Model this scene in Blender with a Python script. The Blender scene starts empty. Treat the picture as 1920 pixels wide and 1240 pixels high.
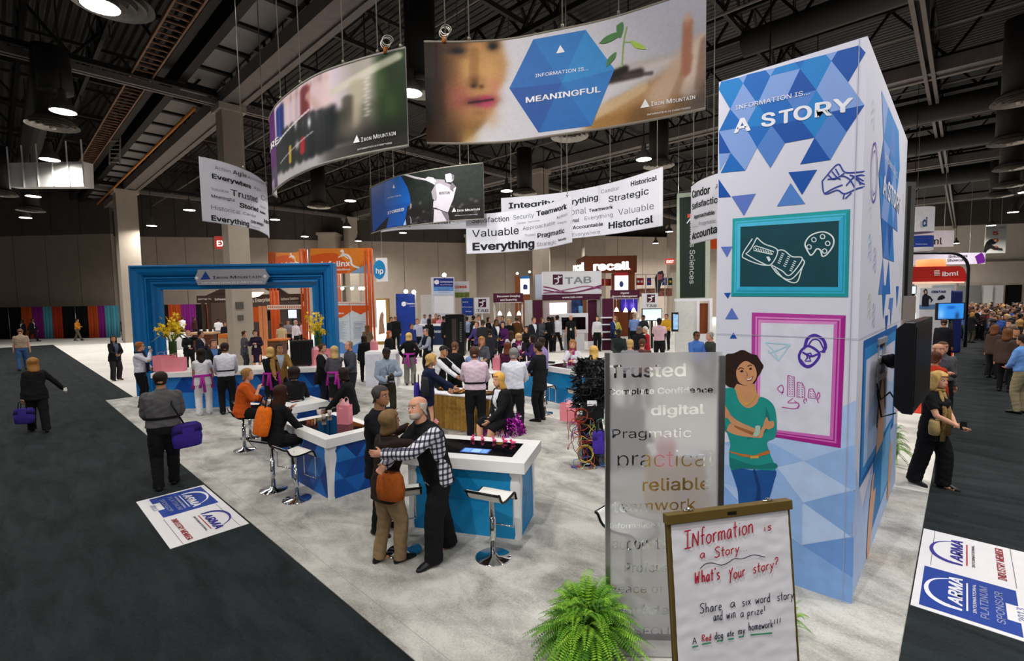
import bpy,bmesh,math,random
import numpy as np
from mathutils import Vector,Matrix,Quaternion,noise
PI = math.pi
rnd = random.Random(7)
S = bpy.context.scene
C = S.collection

# ------------------------------------------------------------------ camera
CAM_F,PITCH,ROLL,YAW,CAM_H = 906.59,0.06666,0.016284,0.752571,2.823
def _axes():
 cp,sp,cr,sr = math.cos(PITCH),math.sin(PITCH),math.cos(ROLL),math.sin(ROLL)
 cy,sy = math.cos(YAW),math.sin(YAW)
 fw = Vector((-sy*cp,cy*cp,-sp)); rt = Vector((cy,sy,0)); dn = fw.cross(rt)
 return rt*cr + dn*sr,rt*(-sr) + dn*cr,fw
RT,DN,FW = _axes()
EYE = Vector((0,0,CAM_H))
cam_data = bpy.data.cameras.new('camera'); cam = bpy.data.objects.new('camera',cam_data); C.objects.link(cam)
cam_data.sensor_width = 36; cam_data.lens = 36*CAM_F/1920; cam_data.clip_start = .1; cam_data.clip_end = 400
m = Matrix.Identity(4)
for i in range(3):
 m[i][0],m[i][1],m[i][2],m[i][3] = RT[i],-DN[i],-FW[i],EYE[i]
cam.matrix_world = m
S.camera = cam

# ------------------------------------------------------------------ world, exposure, lamps of the hall
w = bpy.data.worlds.new('hall_air'); S.world = w; w.use_nodes = True
w.node_tree.nodes['Background'].inputs[0].default_value = (1.0,.95,.9,1)
w.node_tree.nodes['Background'].inputs[1].default_value = .16
S.view_settings.view_transform = 'Standard'; S.view_settings.look = 'None'
S.view_settings.exposure = 0.08; S.view_settings.gamma = 1; S.view_settings.use_curve_mapping = False
LAMP_W = 125.0
LAMP_Z = 8.6
LAMP_GRID = [(9.6,-10),(2.4,-10),(-4.9,-10),(-12.1,-10),(-19.7,-10),(-28,-10),(9.6,-4.2),(2.4,-4.2),(-4.9,-4.2),(-12.1,-4.2),(-19.7,-4.2),(-28,-4.2),(9.6,1.75),(2.4,1.75),(-4.9,1.75),(-12.4,1.75),(-19.8,1.75),(-26.6,1.85),(-36,1.75),(-45,1.75),
             (9.6,8.3),(2.4,8.3),(-4.8,8.4),(-11.5,8.3),(-19.7,8.3),(-26.6,8.3),(-35.2,8.6),(-44,8.3),(9.6,13.8),(2.6,13.8),(-4.2,15.2),(-10.6,13.7),(-19.7,13.8),(-26.1,14.4),(-35.5,13.8),(-44,13.8),(9.6,19.2),(3,19.2),(-4.6,19.2),(-10.1,19.1),(-18.2,19.2),(-27,19.2),(-35.5,19.2),(-43,19.2),
             (3,24.4),(-4.9,24.4),(-12.3,24.4),(-19.7,24.2),(-26.6,24.4),(-35.5,24.4),(-43,24.4),(9,31),(3,33),(-4.9,33),(-19.7,33),(-33,33),(2.4,42),(-4.9,42),(-19.7,42),(-31,41),(9,46),(2.4,52),(-4.9,52),(-19.7,51),(-12,58),(1.5,61),(-4.9,72),(2.4,72),(-1,80),(-12,72),(8,66),(-22,58),(-25,50)]
for lx,ly in LAMP_GRID:             # the high-bay lamps themselves (shades and bulbs) are built at the same places below
 d = bpy.data.lights.new('high_bay_light','AREA'); d.shape = 'DISK'; d.size = .62
 d.energy = LAMP_W*(4.5 if ly > 45 else 2.3 if ly > 30 or lx < -30 else 1.0); d.color = (1,.965,.91); d.spread = math.radians(160)
 o = bpy.data.objects.new('high_bay_light',d); C.objects.link(o); o.location = (lx,ly,LAMP_Z-.05)

# ------------------------------------------------------------------ measuring helpers
def ray(px,py):
 return RT*((px-960)/CAM_F) + DN*((py-620)/CAM_F) + FW
def G(px,py,z=0.0):                # the point of the photograph seen at height z
 d = ray(px,py); t = (z-CAM_H)/d.z
 return Vector((d.x*t,d.y*t,z))
def D(px,py,depth):                # the point at a given distance along the view axis
 return EYE + ray(px,py)*depth
def P(v):
 c = Vector(v)-EYE; z = c.dot(FW)
 return 960+CAM_F*c.dot(RT)/z,620+CAM_F*c.dot(DN)/z,z
def onplane(px,py,o,n):
 d = ray(px,py); return EYE + d*((Vector(o)-EYE).dot(n)/d.dot(n))
RTH = Vector((math.cos(YAW),math.sin(YAW),0)); FWH = Vector((-math.sin(YAW),math.cos(YAW),0))

def heading(loc,face):
 v = Vector((loc[0],loc[1])).normalized(); f = math.radians(face); d = -v*math.cos(f)+Vector((v.y,-v.x))*math.sin(f)
 return math.atan2(-d.x,d.y)

# ------------------------------------------------------------------ materials
def lin(h):
 h = h.lstrip('#'); out = []
 for i in (0,2,4):
  c = int(h[i:i+2],16)/255; out.append(c/12.92 if c <= .04045 else ((c+.055)/1.055)**2.4)
 return tuple(out)
MATS = {}
def mat(col,rough=.6,metal=0.0,var=.06,scale=8.0,bump=0.0,emit=0.0,spec=.3,trans=0.0,ior=1.45,key=None,coat=0.0):
 k = key or (col,rough,metal,var,scale,bump,emit,spec,trans,coat)
 if k in MATS: return MATS[k]
 M = bpy.data.materials.new('surface_' + (col.strip('#') if isinstance(col,str) else 'x')); M.use_nodes = True
 nt = M.node_tree; b = nt.nodes['Principled BSDF']
 c = lin(col) if isinstance(col,str) else col
 tc = nt.nodes.new('ShaderNodeTexCoord'); nz = nt.nodes.new('ShaderNodeTexNoise')
 nz.inputs['Scale'].default_value = scale; nz.inputs['Detail'].default_value = 4
 nt.links.new(tc.outputs['Object'],nz.inputs['Vector'])
 rp = nt.nodes.new('ShaderNodeValToRGB')
 rp.color_ramp.elements[0].position = .3; rp.color_ramp.elements[1].position = .7
 rp.color_ramp.elements[0].color = tuple(max(0,v*(1-var)) for v in c)+(1,)
 rp.color_ramp.elements[1].color = tuple(min(1,v*(1+var)) for v in c)+(1,)
 nt.links.new(nz.outputs['Fac'],rp.inputs[0]); nt.links.new(rp.outputs[0],b.inputs['Base Color'])
 b.inputs['Roughness'].default_value = rough; b.inputs['Metallic'].default_value = metal
 b.inputs['Specular IOR Level'].default_value = spec; b.inputs['IOR'].default_value = ior
 b.inputs['Transmission Weight'].default_value = trans; b.inputs['Coat Weight'].default_value = coat
 if emit:
  nt.links.new(rp.outputs[0],b.inputs['Emission Color']); b.inputs['Emission Strength'].default_value = emit
 if bump:
  bp = nt.nodes.new('ShaderNodeBump'); bp.inputs['Strength'].default_value = bump; bp.inputs['Distance'].default_value = .01
  nt.links.new(nz.outputs['Fac'],bp.inputs['Height']); nt.links.new(bp.outputs[0],b.inputs['Normal'])
 MATS[k] = M
 return M
def print_mat(rough=.55,emit=0.0):   # printed fabric or board: the ink colour is stored on the mesh
 k = ('print',rough,emit)
 if k in MATS: return MATS[k]
 M = bpy.data.materials.new('printed_surface'); M.use_nodes = True
 nt = M.node_tree; b = nt.nodes['Principled BSDF']
 a = nt.nodes.new('ShaderNodeVertexColor'); a.layer_name = 'ink'
 nt.links.new(a.outputs[0],b.inputs['Base Color']); b.inputs['Roughness'].default_value = rough; b.inputs['Specular IOR Level'].default_value = .15
 if emit:
  nt.links.new(a.outputs[0],b.inputs['Emission Color']); b.inputs['Emission Strength'].default_value = emit
 MATS[k] = M; return M
def cloth(col,**k):
 k.setdefault('rough',.9); k.setdefault('var',.10); k.setdefault('scale',26); k.setdefault('bump',.25); k.setdefault('spec',.25)
 return mat(col,**k)
CHROME = mat('#d8d8d8',.08,1.0,.02); STEEL = mat('#a9aaac',.3,1.0,.05); GREYMETAL = mat('#8b8d8e',.4,.6,.05)
BLACK = mat('#111112',.5,0,.1); DKPLASTIC = mat('#1a1b1d',.35,0,.1); WHITE = mat('#eeeef0',.45,0,.02); WHITEGLOSS = mat('#f1f1f1',.25,0,.02)

# ------------------------------------------------------------------ mesh builder
class MB:
 def __init__(s): s.v = []; s.f = []; s.m = []
 def add(s,vs,fs,mi=0):
  b = len(s.v); s.v += [tuple(v) for v in vs]; s.f += [tuple(i+b for i in f) for f in fs]
  s.m += [mi]*len(fs); return b
 def box(s,lo,hi,mi=0,R=None):
  x0,y0,z0 = lo; x1,y1,z1 = hi
  vs = [Vector(p) for p in ((x0,y0,z0),(x1,y0,z0),(x1,y1,z0),(x0,y1,z0),(x0,y0,z1),(x1,y0,z1),(x1,y1,z1),(x0,y1,z1))]
  if R is not None: vs = [R @ v for v in vs]
  s.add(vs,[(0,3,2,1),(4,5,6,7),(0,1,5,4),(1,2,6,5),(2,3,7,6),(3,0,4,7)],mi); return s
 def bar(s,a,b,w,h,mi=0,up=(0,0,1)):       # rectangular bar from a to b
  a,b = Vector(a),Vector(b); d = (b-a).normalized(); u = Vector(up)
  if abs(d.dot(u)) > .99: u = Vector((1,0,0))
  r = d.cross(u).normalized()*w/2; u = r.cross(d).normalized()*h/2
  vs = [a-r-u,a+r-u,a+r+u,a-r+u,b-r-u,b+r-u,b+r+u,b-r+u]
  s.add(vs,[(0,3,2,1),(4,5,6,7),(0,1,5,4),(1,2,6,5),(2,3,7,6),(3,0,4,7)],mi); return s
 def loft(s,rings,mi=0,cap=True,closed=True):
  n = len(rings[0]); b = len(s.v)
  for r in rings: s.v += [tuple(p) for p in r]
  for i in range(len(rings)-1):
   for j in range(n if closed else n-1):
    k = (j+1) % n
    s.f.append((b+i*n+j,b+i*n+k,b+(i+1)*n+k,b+(i+1)*n+j)); s.m.append(mi)
  if cap and closed:
   s.f.append(tuple(b+j for j in reversed(range(n)))); s.m.append(mi)
   s.f.append(tuple(b+(len(rings)-1)*n+j for j in range(n))); s.m.append(mi)
  return s
 def tube(s,pts,rad,n=8,mi=0,cap=True,flat=1.0):
  pts = [Vector(p) for p in pts]; rings = []; prev = None
  if not isinstance(rad,(list,tuple)): rad = [rad]*len(pts)
  for i,p in enumerate(pts):
   d = (pts[min(i+1,len(pts)-1)]-pts[max(i-1,0)])
   d = d.normalized() if d.length > 1e-9 else Vector((0,0,1))
   if prev is None:
    u = Vector((0,0,1)) if abs(d.z) < .9 else Vector((0,1,0))
    r = d.cross(u).normalized()
   else: r = (prev - d*prev.dot(d)).normalized()
   prev = r; u = d.cross(r)
   rings.append([p + (r*math.cos(2*PI*k/n) + u*math.sin(2*PI*k/n)*flat)*rad[i] for k in range(n)])
  s.loft(rings,mi,cap); return s
 def lathe(s,prof,n=20,o=(0,0,0),mi=0,cap=True):
  o = Vector(o)
  s.loft([[o+Vector((r*math.cos(2*PI*k/n),r*math.sin(2*PI*k/n),z)) for k in range(n)] for r,z in prof],mi,cap); return s
 def ball(s,c,r,n=10,mi=0,sc=(1,1,1),R=None):
  c = Vector(c); rings = []
  for i in range(n//2+1):
   t = PI*max(.02,min(.98,i/(n//2))); rr = math.sin(t); z = -math.cos(t)
   ring = [Vector((rr*math.cos(2*PI*k/n)*sc[0],rr*math.sin(2*PI*k/n)*sc[1],z*sc[2]))*r for k in range(n)]
   if R is not None: ring = [R @ q for q in ring]
   rings.append([c+q for q in ring])
  s.loft(rings,mi); return s
 def quad(s,a,b,c,d,mi=0): s.add([a,b,c,d],[(0,1,2,3)],mi); return s
 def poly(s,pts,mi=0): s.add(pts,[tuple(range(len(pts)))],mi); return s
 def build(s,name,mats,parent=None,smooth=False,bevel=0.0,loc=None):
  me = bpy.data.meshes.new(name); me.from_pydata(s.v,[],s.f)
  for M in (mats if isinstance(mats,(list,tuple)) else [mats]): me.materials.append(M)
  if max(s.m,default=0): me.polygons.foreach_set('material_index',s.m)
  if smooth: me.polygons.foreach_set('use_smooth',[True]*len(s.f))
  me.update(); o = bpy.data.objects.new(name,me); C.objects.link(o)
  if parent is not None: o.parent = parent
  if loc is not None: o.location = loc
  if bevel:
   md = o.modifiers.new('bevel','BEVEL'); md.width = bevel; md.segments = 2; md.limit_method = 'ANGLE'
  return o
def tag(o,label=None,cat=None,group=None,kind=None):
 if label: o['label'] = label
 if cat: o['category'] = cat
 if group: o['group'] = group
 if kind: o['kind'] = kind
 return o
def empty(name,loc=(0,0,0),rz=0.0,label=None,cat=None,group=None):
 o = bpy.data.objects.new(name,None); C.objects.link(o); o.location = loc; o.rotation_euler = (0,0,rz)
 o.empty_display_size = .2
 return tag(o,label,cat,group)
def struct(name,mb,mats,**k): return tag(mb.build(name,mats,**k),kind='structure')
def kids(o): return [c for c in bpy.data.objects if c.parent == o]
def copy_tree(o,parent=None,table=None):
 c = o.copy(); C.objects.link(c)
 if parent is not None: c.parent = parent
 for ch in (table or {}).get(o.name,kids(o)): copy_tree(ch,c,table)
 return c

# ------------------------------------------------------------------ surfaces that carry print
class Flat:                          # a flat face: origin o (lower left), unit axes U (along) and V (up), normal N
 def __init__(s,o,U,V=(0,0,1)):
  s.o = Vector(o); s.U = Vector(U).normalized(); s.V = Vector(V).normalized(); s.N = s.U.cross(s.V).normalized()
 def pt(s,u,v,off=0.0): return s.o + s.U*u + s.V*v + s.N*off
 def uv(s,px,py):
  q = onplane(px,py,s.o,s.N)-s.o; return q.dot(s.U),q.dot(s.V)
 def side(s): return 1 if (EYE-s.o).dot(s.N) > 0 else -1
class Bent:                          # a hung fabric: vertical everywhere, bent in plan; columns (px, ytop, ybottom, depth)
 def __init__(s,cols,n=48):
  K = []
  for px,yt,yb,d in cols:
   b = D(px,yb,d); t = ray(px,yt); h = math.hypot(b.x,b.y)/math.hypot(t.x,t.y)
   K.append((b.x,b.y,b.z,CAM_H+t.z*h))
  def cr(p0,p1,p2,p3,t):
   return tuple(.5*((2*b)+(-a+c)*t+(2*a-5*b+4*c-d)*t*t+(-a+3*b-3*c+d)*t**3) for a,b,c,d in zip(p0,p1,p2,p3))
  E = [tuple(2*a-b for a,b in zip(K[0],K[1]))] + K + [tuple(2*a-b for a,b in zip(K[-1],K[-2]))]
  s.R = []; per = max(4,n//(len(K)-1))
  for i in range(1,len(E)-2):
   for j in range(per): s.R.append(cr(E[i-1],E[i],E[i+1],E[i+2],j/per))
  s.R.append(K[-1]); s.L = [0.0]
  for a,b in zip(s.R,s.R[1:]): s.L.append(s.L[-1]+math.hypot(a[0]-b[0],a[1]-b[1]))
  s.w = s.L[-1]; s.h = sum(r[3]-r[2] for r in s.R)/len(s.R)
  mid = s.R[len(s.R)//2]; nx,ny = s._n(len(s.R)//2); s.sg = 1 if nx*-mid[0]+ny*-mid[1] > 0 else -1
  s.T = [P((r[0],r[1],r[3])) for r in s.R]; s.B = [P((r[0],r[1],r[2])) for r in s.R]
 def _n(s,i):
  a,b = s.R[max(0,i-1)],s.R[min(len(s.R)-1,i+1)]; dx,dy = b[0]-a[0],b[1]-a[1]; l = math.hypot(dx,dy)
  return dy/l,-dx/l
 def at(s,u):
  u = max(0,min(s.w,u)); i = 0
  lo,hi = 0,len(s.L)-1
  while hi-lo > 1:
   k = (lo+hi)//2
   if s.L[k] <= u: lo = k
   else: hi = k
  t = (u-s.L[lo])/max(1e-9,s.L[hi]-s.L[lo]); r = [a+(b-a)*t for a,b in zip(s.R[lo],s.R[hi])]
  n0,n1 = s._n(lo),s._n(hi); return r,(n0[0]+(n1[0]-n0[0])*t,n0[1]+(n1[1]-n0[1])*t)
 def pt(s,u,v,off=0.0):        # v in metres above the lower edge, scaled to the local height
  r,n = s.at(u); k = v/s.h
  return Vector((r[0]+n[0]*off*s.sg,r[1]+n[1]*off*s.sg,r[2]+(r[3]-r[2])*k))
 def uv(s,px,py):
  best = None
  for i in range(len(s.R)-1):
   def xi(j):
    k = (py-s.T[j][1])/(s.B[j][1]-s.T[j][1]); return s.T[j][0]+(s.B[j][0]-s.T[j][0])*k,1-k
   (a,va),(b,vb) = xi(i),xi(i+1)
   if (a-px)*(b-px) <= 0 and a != b:
    t = (px-a)/(b-a); return s.L[i]+(s.L[i+1]-s.L[i])*t,(va+(vb-va)*t)*s.h
   for x,v,l in ((a,va,s.L[i]),(b,vb,s.L[i+1])):
    if best is None or abs(x-px) < best[0]: best = (abs(x-px),l,v*s.h)
  return best[1],best[2]
 def side(s): return 1

# lettering ------------------------------------------------------------
_TXT = {}
try:
 import os
 FONT = bpy.data.fonts.load(os.path.join(bpy.utils.system_resource('DATAFILES',path='fonts'),'Inter.woff2'))   # ships with Blender
except Exception:
 FONT = None
def glyphs(txt,bold=0.0):
 k = (txt,round(bold,4))
 if k in _TXT: return _TXT[k]
 if bold <= 0.0:
  cu = bpy.data.curves.new('lettering','FONT'); cu.body = txt; cu.size = 1.0; cu.offset = 0 if bold == 0 else -.008; cu.resolution_u = 3
  if FONT: cu.font = FONT
  o = bpy.data.objects.new('lettering',cu); C.objects.link(o)
  dg = bpy.context.evaluated_depsgraph_get(); me = bpy.data.meshes.new_from_object(o.evaluated_get(dg))
  vs = [v.co.copy() for v in me.vertices]; fs = [tuple(p.vertices) for p in me.polygons]
  bpy.data.objects.remove(o); bpy.data.curves.remove(cu); bpy.data.meshes.remove(me)
 else:                            # heavier strokes: the letters laid over themselves a little to every side
  v0,f0 = glyphs(txt,0.0); vs,fs = [],[]
  for dx,dy in ((0,0),(1,0),(-1,0),(0,1),(0,-1),(.7,.7),(-.7,.7),(.7,-.7),(-.7,-.7)):
   n = len(vs); vs += [Vector((v.x+dx*bold,v.y+dy*bold*.8,.0003*len(fs)/max(1,len(f0)))) for v in v0]; fs += [tuple(i+n for i in f) for f in f0]
 _TXT[k] = (vs,fs); return _TXT[k]
def text_uv(mb,surf,txt,a,b,cap,bold=0.0,off=.004,slant=0.0,mi=0):
 """txt with its baseline from uv a to uv b and capitals `cap` high"""
 vs,fs = glyphs(txt,bold)
 if not vs: return
 x0 = min(v.x for v in vs); x1 = max(v.x for v in vs)
 ax,ay = a; dx,dy = b[0]-ax,b[1]-ay; k = cap/.727; flip = surf.side(); out = []
 for v in vs:
  t = (v.x-x0)/(x1-x0); yy = v.y*k
  out.append(surf.pt(ax+dx*t+slant*yy,ay+dy*t+yy,(off+v.z)*flip))
 mb.add(out,fs,mi)
def text_px(mb,surf,txt,x0,y0,x1,y1,ytop,bold=0.0,off=.004,slant=0.0,mi=0):
 a,b,c = surf.uv(x0,y0),surf.uv(x1,y1),surf.uv(x0,ytop)
 text_uv(mb,surf,txt,a,b,c[1]-a[1],bold,off,slant,mi)
def poly_px(mb,surf,pts,off=.002,mi=0,sub=1):
 q = [surf.uv(*p) for p in pts]; poly_uv(mb,surf,q,off,mi)
_layer = [0]
def lift(): _layer[0] = (_layer[0]+1) % 100; return _layer[0]*.000004      # later ink lies a hair above earlier ink
def poly_uv(mb,surf,q,off=.002,mi=0):
 """filled outline; cut into strips along u so that it follows a bent surface"""
 flip = surf.side(); off += lift()
 bm = bmesh.new(); vs = [bm.verts.new((a,b,0)) for a,b in q]
 es = [bm.edges.new((vs[i],vs[(i+1) % len(vs)])) for i in range(len(vs))]
 bmesh.ops.triangle_fill(bm,use_beauty=True,use_dissolve=False,edges=es)
 if isinstance(surf,Bent):
  u0 = min(a for a,b in q); u1 = max(a for a,b in q); st = .12; u = u0+st
  while u < u1:
   bmesh.ops.bisect_plane(bm,geom=bm.verts[:]+bm.edges[:]+bm.faces[:],plane_co=(u,0,0),plane_no=(1,0,0)); u += st
 bm.verts.ensure_lookup_table()
 mb.add([surf.pt(v.co.x,v.co.y,off*flip) for v in bm.verts],[tuple(v.index for v in f.verts) for f in bm.faces],mi); bm.free()
def line_uv(mb,surf,pts,wd,off=.004,mi=0):
 """a drawn line of width wd through uv points"""
 flip = surf.side(); off += lift(); pts = [Vector(p) for p in pts]; L = []; Rr = []
 for i,p in enumerate(pts):
  d = pts[min(i+1,len(pts)-1)]-pts[max(i-1,0)]
  if d.length < 1e-9: d = Vector((1,0))
  d.normalize(); nn = Vector((-d.y,d.x))*wd/2
  L.append(surf.pt(*(p+nn),off*flip)); Rr.append(surf.pt(*(p-nn),off*flip))
 n = len(pts); mb.add(L+Rr,[(i,i+n,i+n+1,i+1) for i in range(n-1)],mi)
def line_px(mb,surf,pts,wd,off=.004,mi=0,curve=False):
 q = [surf.uv(*p) for p in pts]
 if curve and len(q) > 2: q = spline(q)
 line_uv(mb,surf,q,wd,off,mi)
def spline(K,per=6):
 E = [tuple(2*a-b for a,b in zip(K[0],K[1]))]+list(K)+[tuple(2*a-b for a,b in zip(K[-1],K[-2]))]; R = []
 for i in range(1,len(E)-2):
  for j in range(per):
   t = j/per
   R.append(tuple(.5*((2*b)+(-a+c)*t+(2*a-5*b+4*c-d)*t*t+(-a+3*b-3*c+d)*t**3) for a,b,c,d in zip(E[i-1],E[i],E[i+1],E[i+2])))
 R.append(tuple(K[-1])); return R
def sheet(name,surf,u0,u1,v0,v1,nu,nv,color,parent,off=0.0,rough=.55,thick=0.0,back='#dddddd',emit=0.0):
 """printed sheet: a grid whose ink colour is color(s, t), s and t in 0..1; s, t are numpy arrays, returns rgb (sRGB 0..1)"""
 mb = MB(); flip = surf.side()
 for j in range(nv+1):
  for i in range(nu+1): mb.v.append(tuple(surf.pt(u0+(u1-u0)*i/nu,v0+(v1-v0)*j/nv,off*flip)))
 N = nu+1
 mb.f = [(j*N+i,j*N+i+1,j*N+N+i+1,j*N+N+i) for j in range(nv) for i in range(nu)]; mb.m = [0]*len(mb.f)
 o = mb.build(name,print_mat(rough,emit),parent)
 s_,t_ = np.meshgrid(np.linspace(0,1,nu+1),np.linspace(0,1,nv+1)); rgb = np.clip(color(s_,t_),0,1)
 l = np.where(rgb <= .04045,rgb/12.92,((rgb+.055)/1.055)**2.4)
 a = np.ones((nu+1)*(nv+1)*4); a[0::4] = l[...,0].ravel(); a[1::4] = l[...,1].ravel(); a[2::4] = l[...,2].ravel()
 at = o.data.color_attributes.new('ink','FLOAT_COLOR','POINT'); at.data.foreach_set('color',a.astype(np.float32))
 return o
def C3(h): h = h.lstrip('#'); return np.array([int(h[i:i+2],16)/255 for i in (0,2,4)])
class Canvas:                        # soft painting for photographic prints
 def __init__(c,s,t,base): c.s,c.t = s,t; c.rgb = np.ones(s.shape+(3,))*C3(base)
 def mix(c,a,col): a = np.clip(a,0,1)[...,None]; c.rgb = c.rgb*(1-a)+C3(col)*a
 def blob(c,x,y,rx,ry,col,a=1.0,soft=1.0,rot=0.0):
  X,Y = c.s-x,c.t-y; cs,sn = math.cos(rot),math.sin(rot); X,Y = X*cs+Y*sn,-X*sn+Y*cs
  d = (X/rx)**2+(Y/ry)**2; c.mix(a*np.exp(-(d**soft)),col)
 def seg(c,x0,y0,x1,y1,r,col,a=1.0,asp=1.0,hard=2.0):
  dx,dy = (x1-x0)*asp,y1-y0; X,Y = (c.s-x0)*asp,c.t-y0; L = dx*dx+dy*dy+1e-12
  k = np.clip((X*dx+Y*dy)/L,0,1); d = np.hypot(X-dx*k,Y-dy*k)/r; c.mix(a*np.exp(-d**(2*hard)),col)
 def grad(c,f,col,a=1.0): c.mix(a*f,col)
 def noise(c,amt,seed=1,fx=40,fy=20):
  r = np.random.RandomState(seed); g = r.rand(fy+2,fx+2)
  x = c.s*fx; y = c.t*fy; i = x.astype(int); j = y.astype(int); u = x-i; v = y-j
  val = (g[j,i]*(1-u)+g[j,i+1]*u)*(1-v)+(g[j+1,i]*(1-u)+g[j+1,i+1]*u)*v
  c.rgb = c.rgb+((val-.5)*2*amt)[...,None]
def smooth01(x): x = np.clip(x,0,1); return x*x*(3-2*x)
# ================================================================== the hall
def bspec(M,k,v): M.node_tree.nodes['Principled BSDF'].inputs[k].default_value = v
def carpet(key,a,b,scale,stretch=(1,1,1),fine=60,rough=.95):
 M = bpy.data.materials.new('carpet_pile'); M.use_nodes = True; nt = M.node_tree; bs = nt.nodes['Principled BSDF']
 tc = nt.nodes.new('ShaderNodeTexCoord'); mp = nt.nodes.new('ShaderNodeMapping'); mp.inputs['Scale'].default_value = stretch
 nt.links.new(tc.outputs['Object'],mp.inputs[0])
 n1 = nt.nodes.new('ShaderNodeTexNoise'); n1.inputs['Scale'].default_value = scale; n1.inputs['Detail'].default_value = 8; n1.inputs['Roughness'].default_value = .62
 n1.inputs['Distortion'].default_value = .5
 n2 = nt.nodes.new('ShaderNodeTexNoise'); n2.inputs['Scale'].default_value = fine; n2.inputs['Detail'].default_value = 3
 nt.links.new(mp.outputs[0],n1.inputs['Vector']); nt.links.new(tc.outputs['Object'],n2.inputs['Vector'])
 mx = nt.nodes.new('ShaderNodeMath'); mx.operation = 'MULTIPLY_ADD'; mx.inputs[1].default_value = .35; nt.links.new(n2.outputs['Fac'],mx.inputs[0])
 nt.links.new(n1.outputs['Fac'],mx.inputs[2])
 rp = nt.nodes.new('ShaderNodeValToRGB'); rp.color_ramp.elements[0].position = .42; rp.color_ramp.elements[1].position = .82
 rp.color_ramp.elements[0].color = lin(a)+(1,); rp.color_ramp.elements[1].color = lin(b)+(1,)
 nt.links.new(mx.outputs[0],rp.inputs[0]); nt.links.new(rp.outputs[0],bs.inputs['Base Color'])
 bs.inputs['Roughness'].default_value = rough; bs.inputs['Specular IOR Level'].default_value = .15
 bp = nt.nodes.new('ShaderNodeBump'); bp.inputs['Strength'].default_value = .35; bp.inputs['Distance'].default_value = .01
 nt.links.new(n2.outputs['Fac'],bp.inputs['Height']); nt.links.new(bp.outputs[0],bs.inputs['Normal'])
 return M
GREYCARPET = carpet('g','#7c7a75','#c6c4bf',1.7,(1,1.6,1))
BLACKCARPET = carpet('b','#14181a','#292f31',1.1,(1,4,1),40)
PALEFLOOR = carpet('w','#d2cec8','#e6e2dc',.8)

struct('floor',MB().box((-75,-30,-.1),(40,130,0)),PALEFLOOR)
struct('floor_carpet',MB().box((-18.42,2.08,0),(-.28,8.75,.012)),GREYCARPET)
m_ = MB(); m_.box((-48,-16,0),(9,2.075,.010)); m_.box((-48,2.08,0),(-18.44,2.74,.010)); m_.box((-.275,2.08,0),(16,75,.010))
struct('floor_carpet',m_,BLACKCARPET)
# seams of the grey carpet
m_ = MB(); m_.box((-18.4,5.22,.012),(-.3,5.226,.0128)); m_.box((-18.4,2.26,.012),(-.3,2.264,.0126))
struct('trim_1',m_,mat('#8a8882',.9))
struct('floor_carpet',MB().box((-1.15,14.5,0),(-.3,31,.011)),carpet('red','#b02a18','#cf3c22',3))
struct('floor_carpet',MB().box((-1.6,31.2,0),(-.3,47,.011)),carpet('sky','#4b9cc4','#69b4d8',3))

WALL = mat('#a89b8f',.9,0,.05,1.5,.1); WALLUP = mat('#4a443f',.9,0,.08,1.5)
def wallstrip(name,cols,z0,z1,M,seams=0,seamM=None):
 pts = [EYE+(ray(px,570))*d for px,d in cols]; mb = MB()
 for p,q in zip(pts,pts[1:]):
  p,q = Vector((p.x,p.y)),Vector((q.x,q.y)); n = Vector((-(q-p).y,(q-p).x)).normalized()
  if n.dot(-p) > 0: n = -n
  a,b = p+n*.3,q+n*.3
  mb.add([(p.x,p.y,z0),(q.x,q.y,z0),(b.x,b.y,z0),(a.x,a.y,z0),(p.x,p.y,z1),(q.x,q.y,z1),(b.x,b.y,z1),(a.x,a.y,z1)],
               [(0,3,2,1),(4,5,6,7),(0,1,5,4),(1,2,6,5),(2,3,7,6),(3,0,4,7)])
  if seams:
   k = max(1,round((q-p).length/seams))
   for i in range(k+1):
    c = p+(q-p)*(i/k); t = (q-p).normalized()*.02; e = -n*.012
    mb.add([(c.x-t.x+e.x,c.y-t.y+e.y,z0),(c.x+t.x+e.x,c.y+t.y+e.y,z0),(c.x+t.x+e.x,c.y+t.y+e.y,z1),(c.x-t.x+e.x,c.y-t.y+e.y,z1)],[(0,1,2,3)],1)
 return struct(name,mb,[M,seamM or M])
SEAM = mat('#4d463f',.9)
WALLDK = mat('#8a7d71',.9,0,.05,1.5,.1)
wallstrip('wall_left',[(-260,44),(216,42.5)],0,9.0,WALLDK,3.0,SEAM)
wallstrip('wall_back',[(216,44),(300,45),(508,47)],0,9.0,WALL,2.4,SEAM)
wallstrip('wall_back_middle',[(508,48),(640,50),(760,52),(885,54)],0,9.6,WALL,3.2,SEAM)
wallstrip('wall_back_right',[(885,55),(1010,56),(1250,60),(1420,66)],0,10,WALL,3.2,SEAM)
wallstrip('wall_right',[(1420,72),(1700,66),(2300,60)],0,11.5,mat('#d6cbbf',.9,0,.04,1.5),0)
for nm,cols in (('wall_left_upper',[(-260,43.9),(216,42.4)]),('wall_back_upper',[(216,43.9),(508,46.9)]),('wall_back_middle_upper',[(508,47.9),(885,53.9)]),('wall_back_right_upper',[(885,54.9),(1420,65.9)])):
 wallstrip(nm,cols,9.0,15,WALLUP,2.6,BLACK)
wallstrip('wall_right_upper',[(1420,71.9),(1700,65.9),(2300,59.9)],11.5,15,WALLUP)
wallstrip('trim_2',[(1420,71.7),(1700,65.7),(2300,59.7)],6.6,6.75,mat('#8a8178',.9))
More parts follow.
